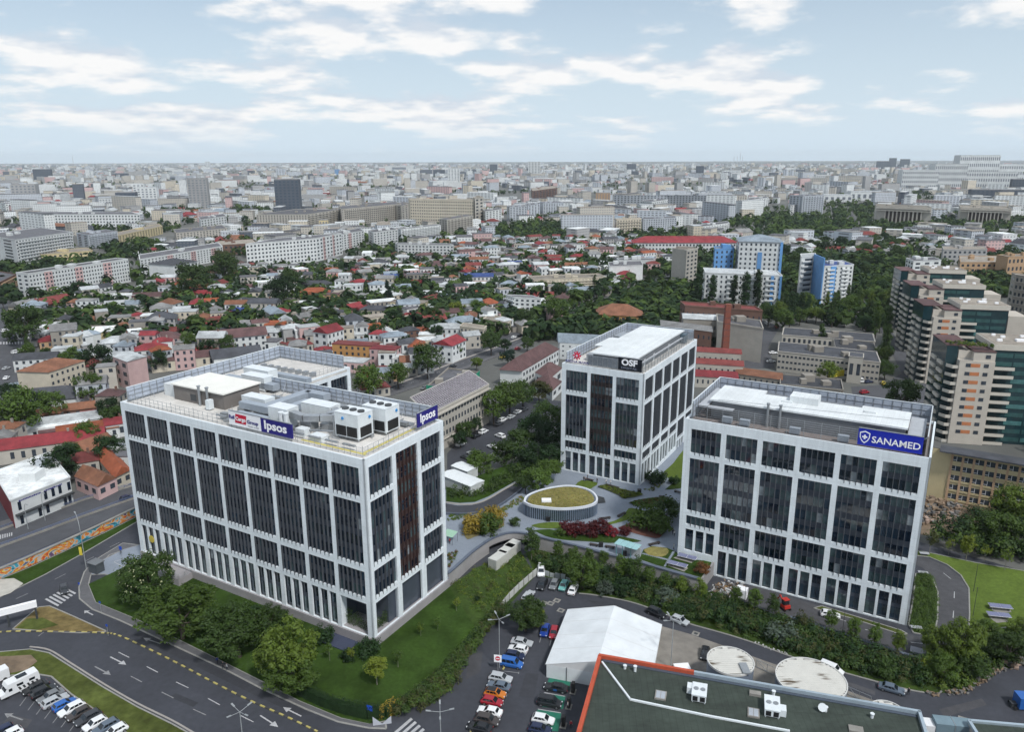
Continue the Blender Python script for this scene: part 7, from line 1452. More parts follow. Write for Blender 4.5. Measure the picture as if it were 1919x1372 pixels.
# long building with the hatched steel roof
t, g = B('long beige office with a roof of bare steel beams behind the first block', (769, 748), (802, 781), (916, 723), H=14.7, wall='b', roof='G', nf=3, nl=3, nr=20, z0=4, name='office_building'); r = random.Random(8); m = MB(); a, f, c, e, H = g
for k in range(34): s = (k+.5)/34; m.bar((*f.lerp(c, s), H+.5), (*a.lerp(e, s), H+.5), .22, .25)
for k in range(12): s = (k+.5)/12; m.bar((*f.lerp(a, s), H+.7), (*c.lerp(e, s), H+.7), .18, .2)
m.build('steel_beams', M('faded_steel', (.38, .35, .38), .7, .3, .6), t, kind='stuff'); m = MB(); slab_face(m, f, c, [H-1.2], .9, .5); slab_face(m, f, c, [3.6], .5, .3); m.build('cornice', WM['b'], t, kind='stuff')
t, g = B('low site building with dark roof and green mesh hoarding by the boulevard', (800, 727), (862, 737), (898, 700), H=4.5, wall='e', roof='A', nf=0, name='site_building'); m = MB(); a, f, c, e, H = g; m.bar((*(f*1.02), .5), (*(c*1.02), .5), .1, H+.8); m.bar((*(a*1.02), .5), (*(a.lerp(f, .4)*1.02), .5), .1, H+.8); m.build('green_mesh', M('green_mesh', (.02, .26, .16), .7, .2), t)
B('white hall with a long brown hipped roof beside the boulevard', (937, 692), (979, 695), (1047, 655), H=7.5, wall='w', roof='B', nf=2, nl=0, nr=13, kind='hip', rise=4.5, name='hall', par=0); B('brown hipped roof annexe left of the OSF tower', (1003, 698), (1030, 710), (1053, 690), H=6, wall='w', roof='B', nf=1, nl=2, nr=2, kind='hip', rise=3, name='hall'); B('lower brown roof wing against the OSF tower', (1002, 715), (1035, 732), (1053, 715), H=4.5, wall='w', roof='B', nf=1, nl=2, nr=2, kind='hip', rise=3, name='hall')
t, g = B('long white house with a steel-blue gabled roof behind the OSF tower', (1046, 636), (1049, 642), (1166, 648), H=8.5, wall='w', roof='S', nf=3, nl=1, nr=9, kind='gable', rise=4.2, name='house', fw=.25, fh=.3); B('ochre house with a wide orange hipped roof among trees', (1118, 578), (1120, 589), (1207, 594), H=7, wall='o', roof='U', nf=2, nl=2, nr=8, kind='hip', rise=5.5, name='house')
# old factory
B('dark brick factory hall with small windows and tower', (1275, 566), (1284, 574), (1429, 584), H=19, wall='n', roof='D', nf=3, nl=2, nr=14, fw=.25, fh=.3, name='factory_building'); B('grey factory wing with a pale patched roof', (1278, 587), (1281, 597), (1345, 600), H=15, wall='e', roof='P', nf=2, nl=0, nr=7, fw=.25, fh=.3, kind='gable', rise=1.5, name='factory_building'); B('pale factory block with faded murals and big windows', (1345, 604), (1343, 590), (1424, 602), H=17, wall='b', roof='A', nf=1, nl=0, nr=3, z0=11, fw=.35, fh=.45, name='factory_building'); B('low brown factory shed behind the OSF tower roof', (1238, 603), (1240, 610), (1334, 622), H=12, wall='n', roof='G', nf=2, nl=0, nr=10, fw=.3, fh=.35, kind='gable', rise=2, name='factory_building')
for i, (lp, fp, rp, H_, rf, wl_, lab) in enumerate((((1304, 652), (1306, 659), (1389, 664), 9, 'D', 'b', 'upper long shed with a dark red roof beside the OSF tower'), ((1303, 672), (1305, 681), (1393, 687), 7, 'D', 'b', 'middle long shed with a maroon roof beside the OSF tower'), ((1300, 692), (1303, 705), (1383, 710), 5, 'R', 'b', 'lower shed with a pinkish red roof above the SANAMED screen'), ((1382, 688), (1380, 700), (1465, 712), 4.5, 'U', 'e', 'shed with a flaking rust and white roof above the SANAMED block'), ((1463, 703), (1462, 722), (1580, 733), 4.0, 'K', 'e', 'wide flat dark grey roof above the SANAMED screen'))): B(lab, lp, fp, rp, H=H_, wall=wl_, roof=rf, nf=1, nl=0, nr=8, kind='flat' if rf == 'K' else 'gable', rise=1.6, name='shed', cat='shed', fw=.3)
def chimney():
    p = G(1357, 678); H_ = zat(p.x, p.y, 570); t = thing('factory_chimney', 'tall square red brick chimney with iron bands', 'chimney', (p.x, p.y, 0)); m = MB(); v = lambda w, z: [(-w, -w, z), (w, -w, z), (w, w, z), (-w, w, z)]; m.add(v(1.7, 0)+v(1.25, H_), ((0, 1, 5, 4), (1, 2, 6, 5), (2, 3, 7, 6), (3, 0, 4, 7), (4, 5, 6, 7))); m.build('shaft', M('red_brick', (.20, .065, .045), .9, .2, 1.5), t)
    for k in range(9): z = 1+k*H_/9.5; w = 1.75-.45*z/H_; m = MB(); m.box(-w, -w, z, w, w, z+.18); m.build('iron_band', DARKSTEEL, t)
chimney()
B('front wing of the two-storey works with dark grey roof', (1460, 641), (1458, 659), (1650, 680), H=9.5, wall='b', roof='K', nf=3, nl=0, nr=24, fw=.6, fh=.35, name='works_building', par=.3); B('rear wing of the works with dark grey roof behind a courtyard', (1469, 614), (1466, 628), (1640, 641), H=9.5, wall='b', roof='K', nf=2, nl=0, nr=18, name='works_building', par=.3); B('roof part right of the works courtyard', (1562, 635), (1566, 652), (1645, 661), H=9.45, wall='b', roof='K', nf=0, name='works_building', par=0); B('small roof hut on the front wing of the works', (1592, 660), (1591, 668), (1618, 671), H=12, wall='b', roof='K', nf=1, nl=0, nr=2, name='roof_hut', par=.2)
p = G(1570, 700, 3); m = MB(); m.box(-5, -.1, 0, 5, .1, 3); o = m.build('yellow_board', M('yellow_board', (.55, .45, .03), .6, .2), None, loc=(p.x, p.y, 1.5)); o.rotation_euler = (0, 0, .3); tag(o, 'bright yellow board at the end of the works', 'board')
# towers
def corner(t, g, w, side, s0, s1, z0=0, z1=None, dep=.5):
    a, f, c, e, H = g; p, q = (f, c) if side == 'r' else (a, f); m = MB(); slab_face(m, p, q, [z0+.05], dep, (z1 or H)-z0, s0=s0, s1=s1); m.build('wall_stripe', WM[w], t)
t, g = B('tall white apartment tower with blue corners and pointed blue cap', (1381, 445), (1386, 452), (1468, 454), by=562, wall='w', roof='S', nf=12, nl=2, nr=9, kind='hip', rise=4, name='apartment_tower', fw=.4); corner(t, g, 'l', 'r', .44, .54, 4, 34); corner(t, g, 'l', 'r', .94, 1.0, 0, None, 1.2); H_ = g[4]
t, g = B('blue panelled wing on the left of the white tower', (1338, 463), (1340, 468), (1376, 466), by=560, wall='l', roof='S', nf=10, nl=1, nr=4, name='apartment_tower', fw=.35); t, g = B('lower white front wing before the blue-capped tower', (1318, 503), (1322, 512), (1466, 518), H=24, wall='w', roof='P', nf=7, nl=2, nr=16, name='apartment_tower', balc='R', fw=.35); corner(t, g, 'l', 'r', .86, .90); corner(t, g, 'l', 'r', .97, 1.0, 0, None, 1.0)
t, g = B('slanting white and blue apartment tower among trees', (1526, 492), (1545, 500), (1600, 497), by=570, wall='w', roof='L', nf=9, nl=2, nr=6, name='apartment_tower', balc='R', fw=.35); corner(t, g, 'l', 'l', 0, 1.0, 0, g[4]+6, .8); corner(t, g, 'l', 'r', .22, .4); B('white balcony block behind the slanting blue tower', (1500, 477), (1502, 482), (1530, 480), H=30, wall='w', roof='P', nf=8, nl=0, nr=1, balc='r', name='apartment_tower')
B('plain beige slab tower without front windows', (1260, 466), (1287, 470), (1308, 466), by=541, wall='b', roof='T', nf=9, nl=0, nr=3, name='apartment_tower')
# stepped apartment towers on the right
def step_tower(px, py, lab):
    o = G(px, py, 30); t = thing('apartment_tower', lab, 'apartment tower', (o.x, o.y, 0), radians(-13), 'stepped towers on the right'); WB = M('tower_beige', (.47, .43, .375), .8, .06, .4, var2=.08); OR = M('tower_orange', (.45, .17, .075), .8, .1); TG = M('teal_glass', (.012, .036, .044), .1, .3, .5, spec=.7); PR = M('parapet_cream', (.52, .485, .425), .75, .06)
    m = MB(); m.box(0, 0, 0, 11, 14, 30); m.build('wall', WB, t); m = MB(); m.box(4.2, .6, 30, 11, 14, 33.2); m.build('upper_wall', WB, t); m = MB(); m.box(-.1, -.1, 33.2, 11.1, 14.1, 33.5) if False else m.box(4.0, .4, 33.2, 11.1, 14.1, 33.5); m.build('upper_roof', RM['B'], t); m = MB(); m.box(.2, 3, 30, 4.19, 14, 33); m.build('terrace_room', WB, t)
    m = MB(); m.box(-3.6, 3.2, 0, -.02, 20, 34.5); m.build('glass_corner', TG, t); m = MB(); m.box(-3.9, 3.0, 34.5, 4, 20, 34.8); m.build('glass_corner_roof', RM['B'], t)
    m = MB(); m.box(11.02, 3.4, 0, 30, 21, 33.6); m.build('glass_wing', TG, t); m = MB(); m.box(10.8, 3.0, 33.6, 30.4, 21.4, 35.6); m.build('wing_parapet', PR, t); m = MB(); m.box(11.2, 3.4, 35.6, 30, 21, 35.75); m.build('wing_roof', RM['T'], t)
    m = MB(); m.box(30.45, 4, 0, 38, 18, 31); m.build('side_wall', WB, t)
    wn = MB(); wn.box(0, -.08, 0, 1.5, .02, 1.25); wm = wn.mesh('window', WIN); on = MB(); on.box(0, -.05, 0, 2.9, .02, 1.25); om = on.mesh('orange_panel', OR); bl = MB(); bl.add([(-3.4, 2.6, 0), (-1.9, .3, 0), (0, .3, 0), (0, .45, 0), (-1.8, .45, 0), (-3.2, 2.75, 0)]+[(-3.4, 2.6, 1.1), (-1.9, .3, 1.1), (0, .3, 1.1), (0, .45, 1.1), (-1.8, .45, 1.1), (-3.2, 2.75, 1.1)], ((0, 1, 7, 6), (1, 2, 8, 7), (6, 7, 10, 11), (7, 8, 9, 10), (4, 5, 11, 10), (3, 4, 10, 9))); bl.add([(-3.4, 2.6, 0), (-1.9, .3, 0), (0, .3, 0), (0, 3.2, 0), (-3.4, 3.2, 0)], ((0, 4, 3, 2, 1), (0, 1, 2, 3, 4))); bm_ = bl.mesh('balcony', PR); br = MB(); br.box(0, 0, 0, 6.4, .15, 1.1); br.box(0, 0, 0, .15, 2.6, 1.1); br.box(0, .15, 0, 6.4, 2.6, .12); brm = br.mesh('balcony', PR); sl = MB(); sl.box(-.7, 0, 0, 0, 5.2, 1.1); slm = sl.mesh('balcony', PR)
    gr = MB(); gr.box(0, -.05, 0, 5.6, .02, 1.5); grm = [gr.mesh('glass_row', GREENGL), gr.mesh('glass_row', M('teal_glass_light', (.06, .16, .16), .12, .3, .6, spec=.7))]; dk = MB(); dk.box(0, -.02, 0, 1.9, .05, 2.0); dkm = dk.mesh('balcony_recess', BLACK); r = random.Random(3)
    for k in range(10):
        z = k*3.0
        if z > .5: ob('window', wm, t, (2.0, 0, z+.9)); ob('window', wm, t, (7.6, 0, z+.9)); ob('orange_panel', om, t, (3.6, 0, z+.9))
        ob('balcony', bm_, t, (0, 0, z+.1)); ob('balcony', slm, t, (-3.62, 4.5+(k % 2)*.2, z+.1)); ob('balcony', slm, t, (-3.62, 12.5, z+.1))
        if z < 29: ob('balcony', brm, t, (11.05, .75, z+.1))
        for q in range(2 if k < 9 else 3): ob('glass_row', grm[r.random() < .3], t, (11.6+(2-q)*6.1 if k < 9 else 11.6+q*6.1, 3.36, z+1.0))
    ob('glass_row', grm[0], t, (11.6, 3.36, 31)); ob('glass_row', grm[0], t, (17.7, 3.36, 31)); ob('window', wm, t, (8, .55, 31))
    for x, y, s in ((14, 8, .8), (17, 14, .7), (21, 9, 1.6), (26, 7, .7), (24, 16, .8), (15, 17, .6)): m = MB(); m.box(x-s, y-s*.6, 35.75, x+s, y+s*.6, 36.5); m.build('roof_hatch', SIGNW, t)
    rail(t, [(0, .1), (4.1, .1)], 30, 1.0, .6); return t
t1 = step_tower(1799, 676, 'nearest of the stepped beige apartment towers, with a roof garden'); o = thicket('roof_garden', [tuple((Matrix.Rotation(radians(-13), 3, 'Z')@Vector(q+(0,))+t1.location)[:2]) for q in ((-3, 3.5), (10, 1.2), (10.5, 6), (-3, 7))], 1.2, 60, ['mid', 'lime', 'dark'], 31, 'green planting on the roof terrace of the nearest stepped tower', 'roof garden', z=34.8, s=.2, rc=.7, per=40, world=True)
for x, y, l in ((1750, 595, 'second of the stepped beige apartment towers'), (1724, 554, 'third of the stepped beige apartment towers'), (1703, 524, 'fourth and farthest of the stepped beige apartment towers')): clone(t1, (*G(x, y, 30)[:2], 0), radians(-13), None, l)
occupy(190, 330, 40); occupy(175, 280, 40); occupy(230, 380, 40); occupy(240, 430, 40)
t, g = B('pale yellow five-storey block with orange piers and a slate roof', (1742, 838), (1782, 845), (1919, 868), H=15.5, wall='y', roof='K', nf=0, name='apartment_block', par=0); a, f, c, e, H = g; e2 = c-f; n = e2.length; e2.normalize(); c2 = f+e2*(n*1.5); m = MB(); m.prism([c*1.0, c2, c2+(a-f), e], 0, H); m.build('wall', WM['y'], t); m = MB(); m.bar((*(f+(a-f)*.5), H), (*(c2+(a-f)*.5), H), (a-f).length*1.05, .4); m.build('roof_cover', RM['K'], t)
d = c2-f; L_ = d.length; dn = d.normalized(); rz = atan2(dn.y, dn.x); wn = MB(); wn.box(-1.1, -.07, 0, 1.1, .02, 1.5); wm = wn.mesh('window', WIN); wf = MB(); wf.box(-1.1, -.1, .35, -.2, .0, .45); wf.box(-.25, -.1, 0, -.15, 0, 1.5); wfm = wf.mesh('window_frame', SIGNW); pi_ = MB(); pi_.box(-.3, -.25, 0, .3, 0, H-.5); pm_ = pi_.mesh('pier', M('pale_orange_pier', (.50, .34, .22), .8, .1))
for k in range(10):
    q = f+dn*(2.0+k*2.75); ob('pier', pm_, t, (*(q-dn*1.4), .2), rz=rz)
    for fl in range(5): o = ob('window', wm, t, (*q, 1.0+fl*2.9), rz=rz); ob('window_frame', wfm, o)
m = MB(); slab_face(m, f, c2, [.4+2.9*k for k in range(5)], .2, .5); m.build('floor_bands', WM['y'], t, kind='stuff')
# white shop building at the left and its neighbours
t, g = B('white flat-roofed shop building with a dark canopy band at the left edge', (-12, 886), (20, 940), (131, 896), by=991, wall='w', roof='W', nf=0, name='shop_building', par=.4); a, f, c, e, H = g; d = (c-f); rz = atan2(d.y, d.x); L_ = d.length; dn = d.normalized(); m = MB(); slab_face(m, f, c, [H*.42], 1.0, .5, s0=.03, s1=1.0); m.build('canopy_band', DARKSTEEL, t); m = MB(); slab_face(m, a, f, [.05], .12, H-.3, s0=.0, s1=1.0); m.build('red_side', M('oxblood_wall', (.16, .015, .02), .7, .1), t)
wn = MB(); wn.box(-.45, -.08, 0, .45, .02, 2.4); wm = wn.mesh('window', GLASS)
for s, z in ((.12, .58), (.55, .58), (.68, .58), (.80, .58), (.96, .58), (.12, .07), (.42, .07), (.55, .07), (.86, .07), (.94, .07)): q = f+d*s; ob('window', wm, t, (*q, H*z), rz=rz)
m = MB(); r = random.Random(6); s = .12
while s < .84: w = r.uniform(.008, .03); slab_face(m, f, c, [H*.87], .05, r.uniform(.3, .5), s0=s, s1=s+w); s += w+(.05 if abs(s-.47) < .02 else .006)
m.build('sign_strip', NAVY, t, kind='stuff')
for q, w, h in ((a.lerp(c, .5), 1.4, .9), (a.lerp(c, .62).lerp(e, .45), 1.6, 2.0)): m = MB(); m.box(q.x-w, q.y-w, H, q.x+w, q.y+w, H+h); m.build('roof_hatch', WM['s'], t)
B('beige four-storey block with a rusty mansard roof at the left', (31, 696), (91, 698), (158, 676), H=13.5, wall='c', roof='U', nf=4, nl=0, nr=7, kind='hip', rise=3, fw=.4, fh=.42, name='old_block')
B('narrow house with a blank pale pink wall', (211, 668), (238, 678), (274, 668), H=13, wall='p', roof='P', nf=3, nl=2, nr=0, kind='gable', rise=1.2, name='house', cat='house'); B('pink house with a flaking red and white metal roof by the boulevard', (140, 893), (182, 912), (218, 895), H=4.5, wall='p', roof='U', nf=1, nl=3, nr=2, kind='gable', rise=2.5, name='house', cat='house'); B('house with a rust-orange tiled roof next to the first block', (182, 858), (214, 895), (245, 880), H=4.5, wall='c', roof='O', nf=1, nl=2, nr=2, kind='gable', rise=2.5, name='house', cat='house')
# larger mid-distance blocks
t, g = B('long white apartment block with pink stripes at the left', (30, 512), (53, 514), (240, 486), by=562, wall='w', roof='A', nf=6, nl=2, nr=34, fw=.45); stripes(t, g, ((.14, .21, 'p'), (.43, .50, 'p'), (.72, .80, 'p')))
B('brown brick block left of the pink-striped one', (-40, 522), (0, 530), (30, 515), by=552, wall='n', roof='A', nf=5, nl=2, nr=6, balc='r', bm='t'); B('white gabled block with a dark hipped roof and blank side', (278, 494), (325, 497), (370, 489), by=533, wall='w', roof='K', nf=4, nl=0, nr=7, kind='hip', rise=3.5)
t, g = B('second pink and white slab behind the dark-roofed white block', (260, 478), (262, 487), (417, 462), by=516, wall='w', roof='A', nf=6, nl=0, nr=26, fw=.45); stripes(t, g, ((.3, .36, 'p'), (.58, .64, 'p'), (.84, .90, 'p')))
SLABS = [("white balcony slab nearest the left edge", (-30, 440), (28, 450), (135, 435), 500, 'w', 8, 2, 20, 'r'), ("pale grey slab right of the left edge slab", (143, 437), (165, 441), (220, 434), 466, 's', 7, 2, 10, 'r'), ("yellow-tinted slab in the left middle distance", (218, 436), (222, 442), (304, 424), 458, 'y', 8, 0, 16, ''), ("low yellow building with a brown roof before the left slabs", (70, 472), (78, 478), (174, 470), 494, 'y', 2, 1, 10, ''), ("long grey-white slab in the far left", (55, 397), (60, 402), (262, 402), 425, 'w', 4, 0, 34, ''), ("pale curved block with a row of dormers", (325, 430), (330, 437), (425, 428), 455, 'b', 5, 2, 16, ''), ("white modern block left of centre", (372, 407), (376, 412), (424, 405), 432, 'w', 4, 0, 9, ''), ("long dark brick shed roof left of centre", (407, 452), (410, 460), (480, 456), 478, 'n', 2, 0, 8, ''), ("long beige slab nearest part of the great wall", (480, 402), (575, 402), (640, 392), 432, 'b', 8, 18, 10, 'r'), ("long beige slab second part of the great wall", (634, 387), (640, 392), (752, 382), 425, 'b', 8, 1, 30, 'r'), ("beige end block of the great wall", (735, 384), (752, 386), (770, 380), 415, 'b', 8, 2, 3, ''), ("white slab with red stripes nearest the middle", (460, 458), (592, 447), (640, 437), 490, 'w', 6, 20, 8, ''), ("white slab with red stripes second part", (592, 442), (600, 447), (682, 432), 478, 'w', 6, 1, 14, ''), ("white balcony slab right of the red striped ones", (690, 432), (700, 436), (745, 430), 466, 'w', 6, 1, 8, ''), ("white tall slab beyond the small houses", (745, 428), (752, 430), (826, 422), 452, 'w', 7, 1, 14, 'r'), ("white office row with flat roof in the middle", (740, 455), (745, 458), (850, 460), 482, 'w', 4, 1, 16, ''), ("beige tower block before the long hotel", (823, 410), (838, 412), (886, 404), 442, 'b', 7, 3, 8, 'r'), ("slender white slab right of the hotel", (905, 393), (910, 396), (940, 392), 425, 'w', 8, 1, 5, ''), ("white end slab beyond the hotel", (950, 386), (955, 388), (988, 386), 415, 's', 8, 1, 6, ''), ("grey slab beyond the hotel", (985, 382), (990, 385), (1012, 382), 408, 's', 8, 1, 4, ''), ("white narrow slab right of the grey one", (1012, 378), (1018, 380), (1056, 380), 400, 's', 7, 1, 8, ''), ("glass-fronted grey office in the middle distance", (1153, 410), (1156, 412), (1202, 410), 440, 'c', 5, 1, 9, 'r'), ("blue-grey glass wing of the middle office", (1203, 408), (1206, 411), (1268, 408), 436, 's', 6, 0, 14, ''), ("ribbed white office right of the red roofs", (1303, 422), (1306, 426), (1367, 418), 440, 'w', 4, 1, 12, 'r'), ("brown concrete frame block in the far middle", (995, 353), (998, 358), (1044, 352), 378, 'n', 5, 1, 8, 'r'), ("white block with dark windows in the far middle", (1150, 364), (1153, 367), (1200, 363), 385, 'b', 6, 1, 10, ''), ("white open-frame block in the far middle", (1200, 376), (1222, 378), (1252, 374), 394, 'w', 3, 6, 8, 'r'), ("pale slab before the blue tower", (1150, 366), (1250, 366), (1330, 366), 388, 's', 6, 16, 14, ''), ("long pale slab in the far right middle", (1330, 368), (1335, 370), (1400, 366), 390, 'b', 6, 1, 14, ''), ("white hotel slab left of the two ruins", (1400, 372), (1404, 375), (1440, 370), 392, 'w', 6, 1, 8, ''), ("tall white apartment slab above the trees", (1480, 366), (1505, 368), (1545, 366), 404, 's', 9, 4, 8, 'r'), ("white stepped block with blue top", (1478, 382), (1482, 385), (1508, 382), 404, 'w', 5, 1, 5, ''), ("terraced cream block in the middle of the houses", (990, 518), (1000, 525), (1136, 520), 546, 'c', 4, 1, 20, 'r'), ("white blank block with a red-hatted shop below", (1140, 492), (1142, 500), (1205, 497), 528, 'w', 4, 0, 0, ''), ("second white blank block behind it", (1156, 484), (1160, 488), (1228, 488), 508, 'w', 3, 0, 0, ''), ("pink and grey office with open concrete floors", (948, 553), (964, 558), (1014, 560), 597, 'w', 5, 4, 5, 'l'), ("cream corner house with balconies at the crossroads", (862, 612), (906, 618), (912, 612), 650, 'c', 3, 6, 2, ''), ("cream three-storey house right of the corner house", (906, 598), (952, 606), (962, 598), 627, 'c', 3, 6, 2, ''), ("dark-topped white block at the end of the right avenue", (1698, 484), (1712, 490), (1764, 488), 545, 'w', 7, 3, 3, ''), ("wide brown institute with tall windows on the right", (1798, 480), (1800, 492), (1880, 492), 522, 't', 3, 1, 8, ''), ("tall tan gable of the institute at the right edge", (1868, 478), (1890, 482), (1935, 480), 528, 't', 3, 0, 6, ''), ("grey long wing behind the brown institute", (1766, 462), (1768, 468), (1850, 468), 495, 'g', 3, 0, 9, ''), ("dark concrete frame block at the right edge", (1896, 512), (1904, 516), (1935, 520), 600, 'e', 6, 1, 4, 'r'), ("white slab far behind the trees on the left", (0, 380), (10, 382), (60, 380), 400, 'w', 4, 1, 10, '')]
for lab, lp, fp, rp, by, w, nf, nl, nr, bal in SLABS:
    t, g = B(lab, lp, fp, rp, by, wall=w, roof='A' if w in 'wsb' else 'T', nf=nf, nl=nl, nr=nr, balc=bal, bm=w, fw=.48, par=.5)
    if 'red stripes' in lab: stripes(t, g, ((.25, .32, 'p'), (.62, .68, 'D' if 0 else 'p')))
t, g = B('very long beige hotel slab with a regular grid of windows', (765, 372), (768, 374), (888, 376), by=420, wall='c', roof='T', nf=8, nl=0, nr=28, name='hotel_building', fw=.45, fh=.42); B('stair tower at the right end of the long hotel', (886, 370), (890, 372), (906, 370), by=424, wall='b', roof='T', nf=8, nl=0, nr=2, name='hotel_building'); t, g = B('long white school with a red hipped roof', (1186, 450), (1190, 455), (1380, 455), by=472, wall='w', roof='R', nf=2, nl=1, nr=30, kind='hip', rise=6, name='school_building')
# twin unfinished monumental halls
for lp, fp, rp, lab in (((1640, 384), (1643, 387), (1746, 391), 'left of the twin unfinished colonnaded halls'), ((1797, 386), (1800, 390), (1896, 393), 'right of the twin unfinished colonnaded halls')):
    t, g = B(lab, lp, fp, rp, 418, wall='b', roof='T', nf=0, name='unfinished_hall', par=2); a, f, c, e, H = g; m = MB(); slab_face(m, f, c, [H*.10], .4, H*.68, s0=.16, s1=.84); m.build('void_shade_panel', M('void_shade_brown', (.05, .035, .03), .9, .3, .1), t)  # solid dark panel, its colour stands in for shade inside the open bays
    for k in range(10): m = MB(); s = .17+k*.0735; slab_face(m, f, c, [0.1], 3.0, H*.80, s0=s, s1=s+.022); m.build('column', WM['b'], t)
    m = MB(); slab_face(m, f, c, [H*.78, H*.9], 3.5, H*.06); m.build('cornice', WM['b'], t, kind='stuff')
# far landmarks: centre px, top, base, width px
FAR = [("big stepped white palace, highest central block", 1829, 291, 352, 66, 'w', 100, 5, 20), ("big stepped white palace, left shoulder", 1778, 308, 354, 54, 'w', 100, 4, 16), ("big stepped white palace, long lower left wing", 1722, 319, 354, 62, 'w', 80, 4, 18), ("big stepped white palace, right shoulder", 1885, 308, 352, 60, 'w', 100, 4, 16), ("big stepped white palace, lower right wing", 1940, 318, 352, 60, 'w', 80, 4, 14), ("broad palace base in front of its central block", 1835, 322, 353, 120, 'w', 40, 3, 30), ("pale boulevard slab left of the palace", 1590, 330, 347, 80, 'b', 30, 4, 24), ("second pale boulevard slab left of the palace", 1505, 334, 348, 84, 'b', 30, 4, 24), ("pale block between the slabs and the palace", 1700, 326, 345, 48, 'b', 30, 4, 12), ("dark twin office tower on the skyline, left one", 1672, 296, 316, 12, 'k', 30, 5, 4), ("dark office bulk between the skyline towers", 1655, 302, 317, 24, 'k', 30, 5, 6), ("dark twin office tower on the skyline, right one", 1695, 298, 316, 16, 'k', 30, 5, 4), ("white tower with ribbed top left of centre skyline", 1001, 303, 333, 23, 'w', 25, 10, 4), ("dark blue tower in the centre of the skyline", 1183, 307, 325, 17, 'k', 25, 8, 4), ("slim dark blue tower right of centre skyline", 1311, 311, 336, 14, 'k', 25, 9, 3), ("white and grey slab tower left of the centre", 851, 316, 350, 22, 'w', 20, 12, 4), ("dark glass tower standing above the great wall", 541, 337, 404, 44, 'k', 40, 12, 6), ("pale slab tower left of the dark glass tower", 374, 335, 392, 34, 'g', 30, 12, 5), ("blue-grey glass block on the left skyline", 81, 317, 340, 30, 'k', 30, 7, 8), ("white round-topped block under the left skyline", 210, 372, 392, 40, 'w', 30, 5, 8), ("grey office with a navy letter strip at the left", 47, 346, 378, 40, 'g', 40, 6, 6), ("dark glass office with a white twin on the left", 238, 361, 392, 34, 'k', 30, 6, 5), ("white and blue office right of its dark twin", 278, 352, 385, 34, 'w', 30, 7, 5), ("slanted white office tower on the left", 262, 345, 372, 20, 'w', 30, 6, 3), ("small dark tower on the left skyline", 234, 325, 340, 14, 'k', 20, 5, 3), ("pair of pale towers left of the middle", 526, 316, 335, 15, 's', 20, 7, 3), ("grey tower right of the white slab tower", 823, 318, 332, 22, 'k', 20, 5, 5), ("pale block on the middle skyline", 925, 308, 325, 14, 'k', 20, 5, 3), ("small navy block on the middle skyline", 632, 317, 327, 9, 'l', 20, 4, 2), ("white stadium ring far on the skyline", 748, 311, 320, 52, 'w', 60, 1, 1), ("domed white hall far in the middle", 1166, 350, 360, 14, 'w', 20, 1, 2), ("square white block on the left horizon", 389, 302.5, 309, 9, 'w', 40, 3, 2), ("dark long office before the palace", 1870, 356, 372, 90, 'k', 40, 3, 12), ("dark glass office at the right edge under the palace", 1912, 336, 358, 30, 'k', 30, 5, 6), ("brown and cream block at the centre middle distance", 1130, 362, 382, 26, 't', 25, 5, 5), ("tall grey slab in the left middle distance", 600, 398, 418, 60, 'g', 25, 5, 10), ("white exhibition roof left of the twin halls", 1625, 360, 376, 60, 'w', 60, 1, 6), ("low white roof left of the twin halls", 1570, 366, 378, 50, 'w', 40, 1, 5), ("long pale roof under the palace", 1800, 356, 366, 60, 'b', 50, 2, 10), ("pink slab on the far left middle", 430, 337, 345, 34, 'p', 40, 3, 8), ("white office strip in the left middle", 320, 370, 384, 40, 'w', 30, 3, 10), ("blue billboard block left of centre", 482, 424, 436, 24, 'l', 10, 1, 2), ("cream church-like block left of centre", 607, 413, 432, 16, 'y', 12, 3, 3)]
for lab, x, yt, yb, w, wl_, dep, nf, nx in FAR:
    p = G(x, yb); depth = p.y*_c+CAM_H*_s; W_ = w*depth/F_PX; H_ = zat(p.x, p.y, yt); t = thing('palace_block' if 'palace' in lab and 'palace,' in lab else 'far_building', lab, 'building', (p.x, p.y, 0), -atan2(p.x, p.y)*.6, 'far landmark buildings'); occupy(p.x, p.y, W_*.6)
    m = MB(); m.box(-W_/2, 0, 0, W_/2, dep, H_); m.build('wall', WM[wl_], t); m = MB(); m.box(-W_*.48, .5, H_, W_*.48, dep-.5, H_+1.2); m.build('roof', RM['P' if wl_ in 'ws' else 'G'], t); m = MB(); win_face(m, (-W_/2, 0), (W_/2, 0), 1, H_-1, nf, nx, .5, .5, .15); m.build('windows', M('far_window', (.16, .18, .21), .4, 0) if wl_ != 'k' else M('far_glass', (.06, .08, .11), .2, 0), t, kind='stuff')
for i, (x, yt) in enumerate(((1375, 293), (1381, 292), (1386.5, 286), (1391, 292))):
    p = G(x, 305.5); H_ = zat(p.x, p.y, yt); t = thing('power_chimney', ['first', 'second', 'tallest', 'last'][i]+' of the four thin power station chimneys on the horizon', 'chimney', (p.x, p.y, 0), 0, 'power station chimneys'); m = MB(); m.tube((0, 0, 0), (0, 0, H_), 7, 8, 0, 4.5); m.build('shaft', WM['s'], t)
p = G(139, 318); m = MB(); H_ = zat(p.x, p.y, 289); m.tube((0, 0, 0), (0, 0, H_), 2.0, 4, 0, 1.0); o = m.build('radio_mast', WM['g'], None, loc=(p.x, p.y, 0)); tag(o, 'thin radio mast on the left horizon', 'mast'); p = G(818, 322); m = MB(); m.tube((0, 0, 0), (0, 0, zat(p.x, p.y, 303)), 2, 4); o = m.build('radio_mast', WM['g'], None, loc=(p.x, p.y, 0)); tag(o, 'thin radio mast on the middle skyline', 'mast')
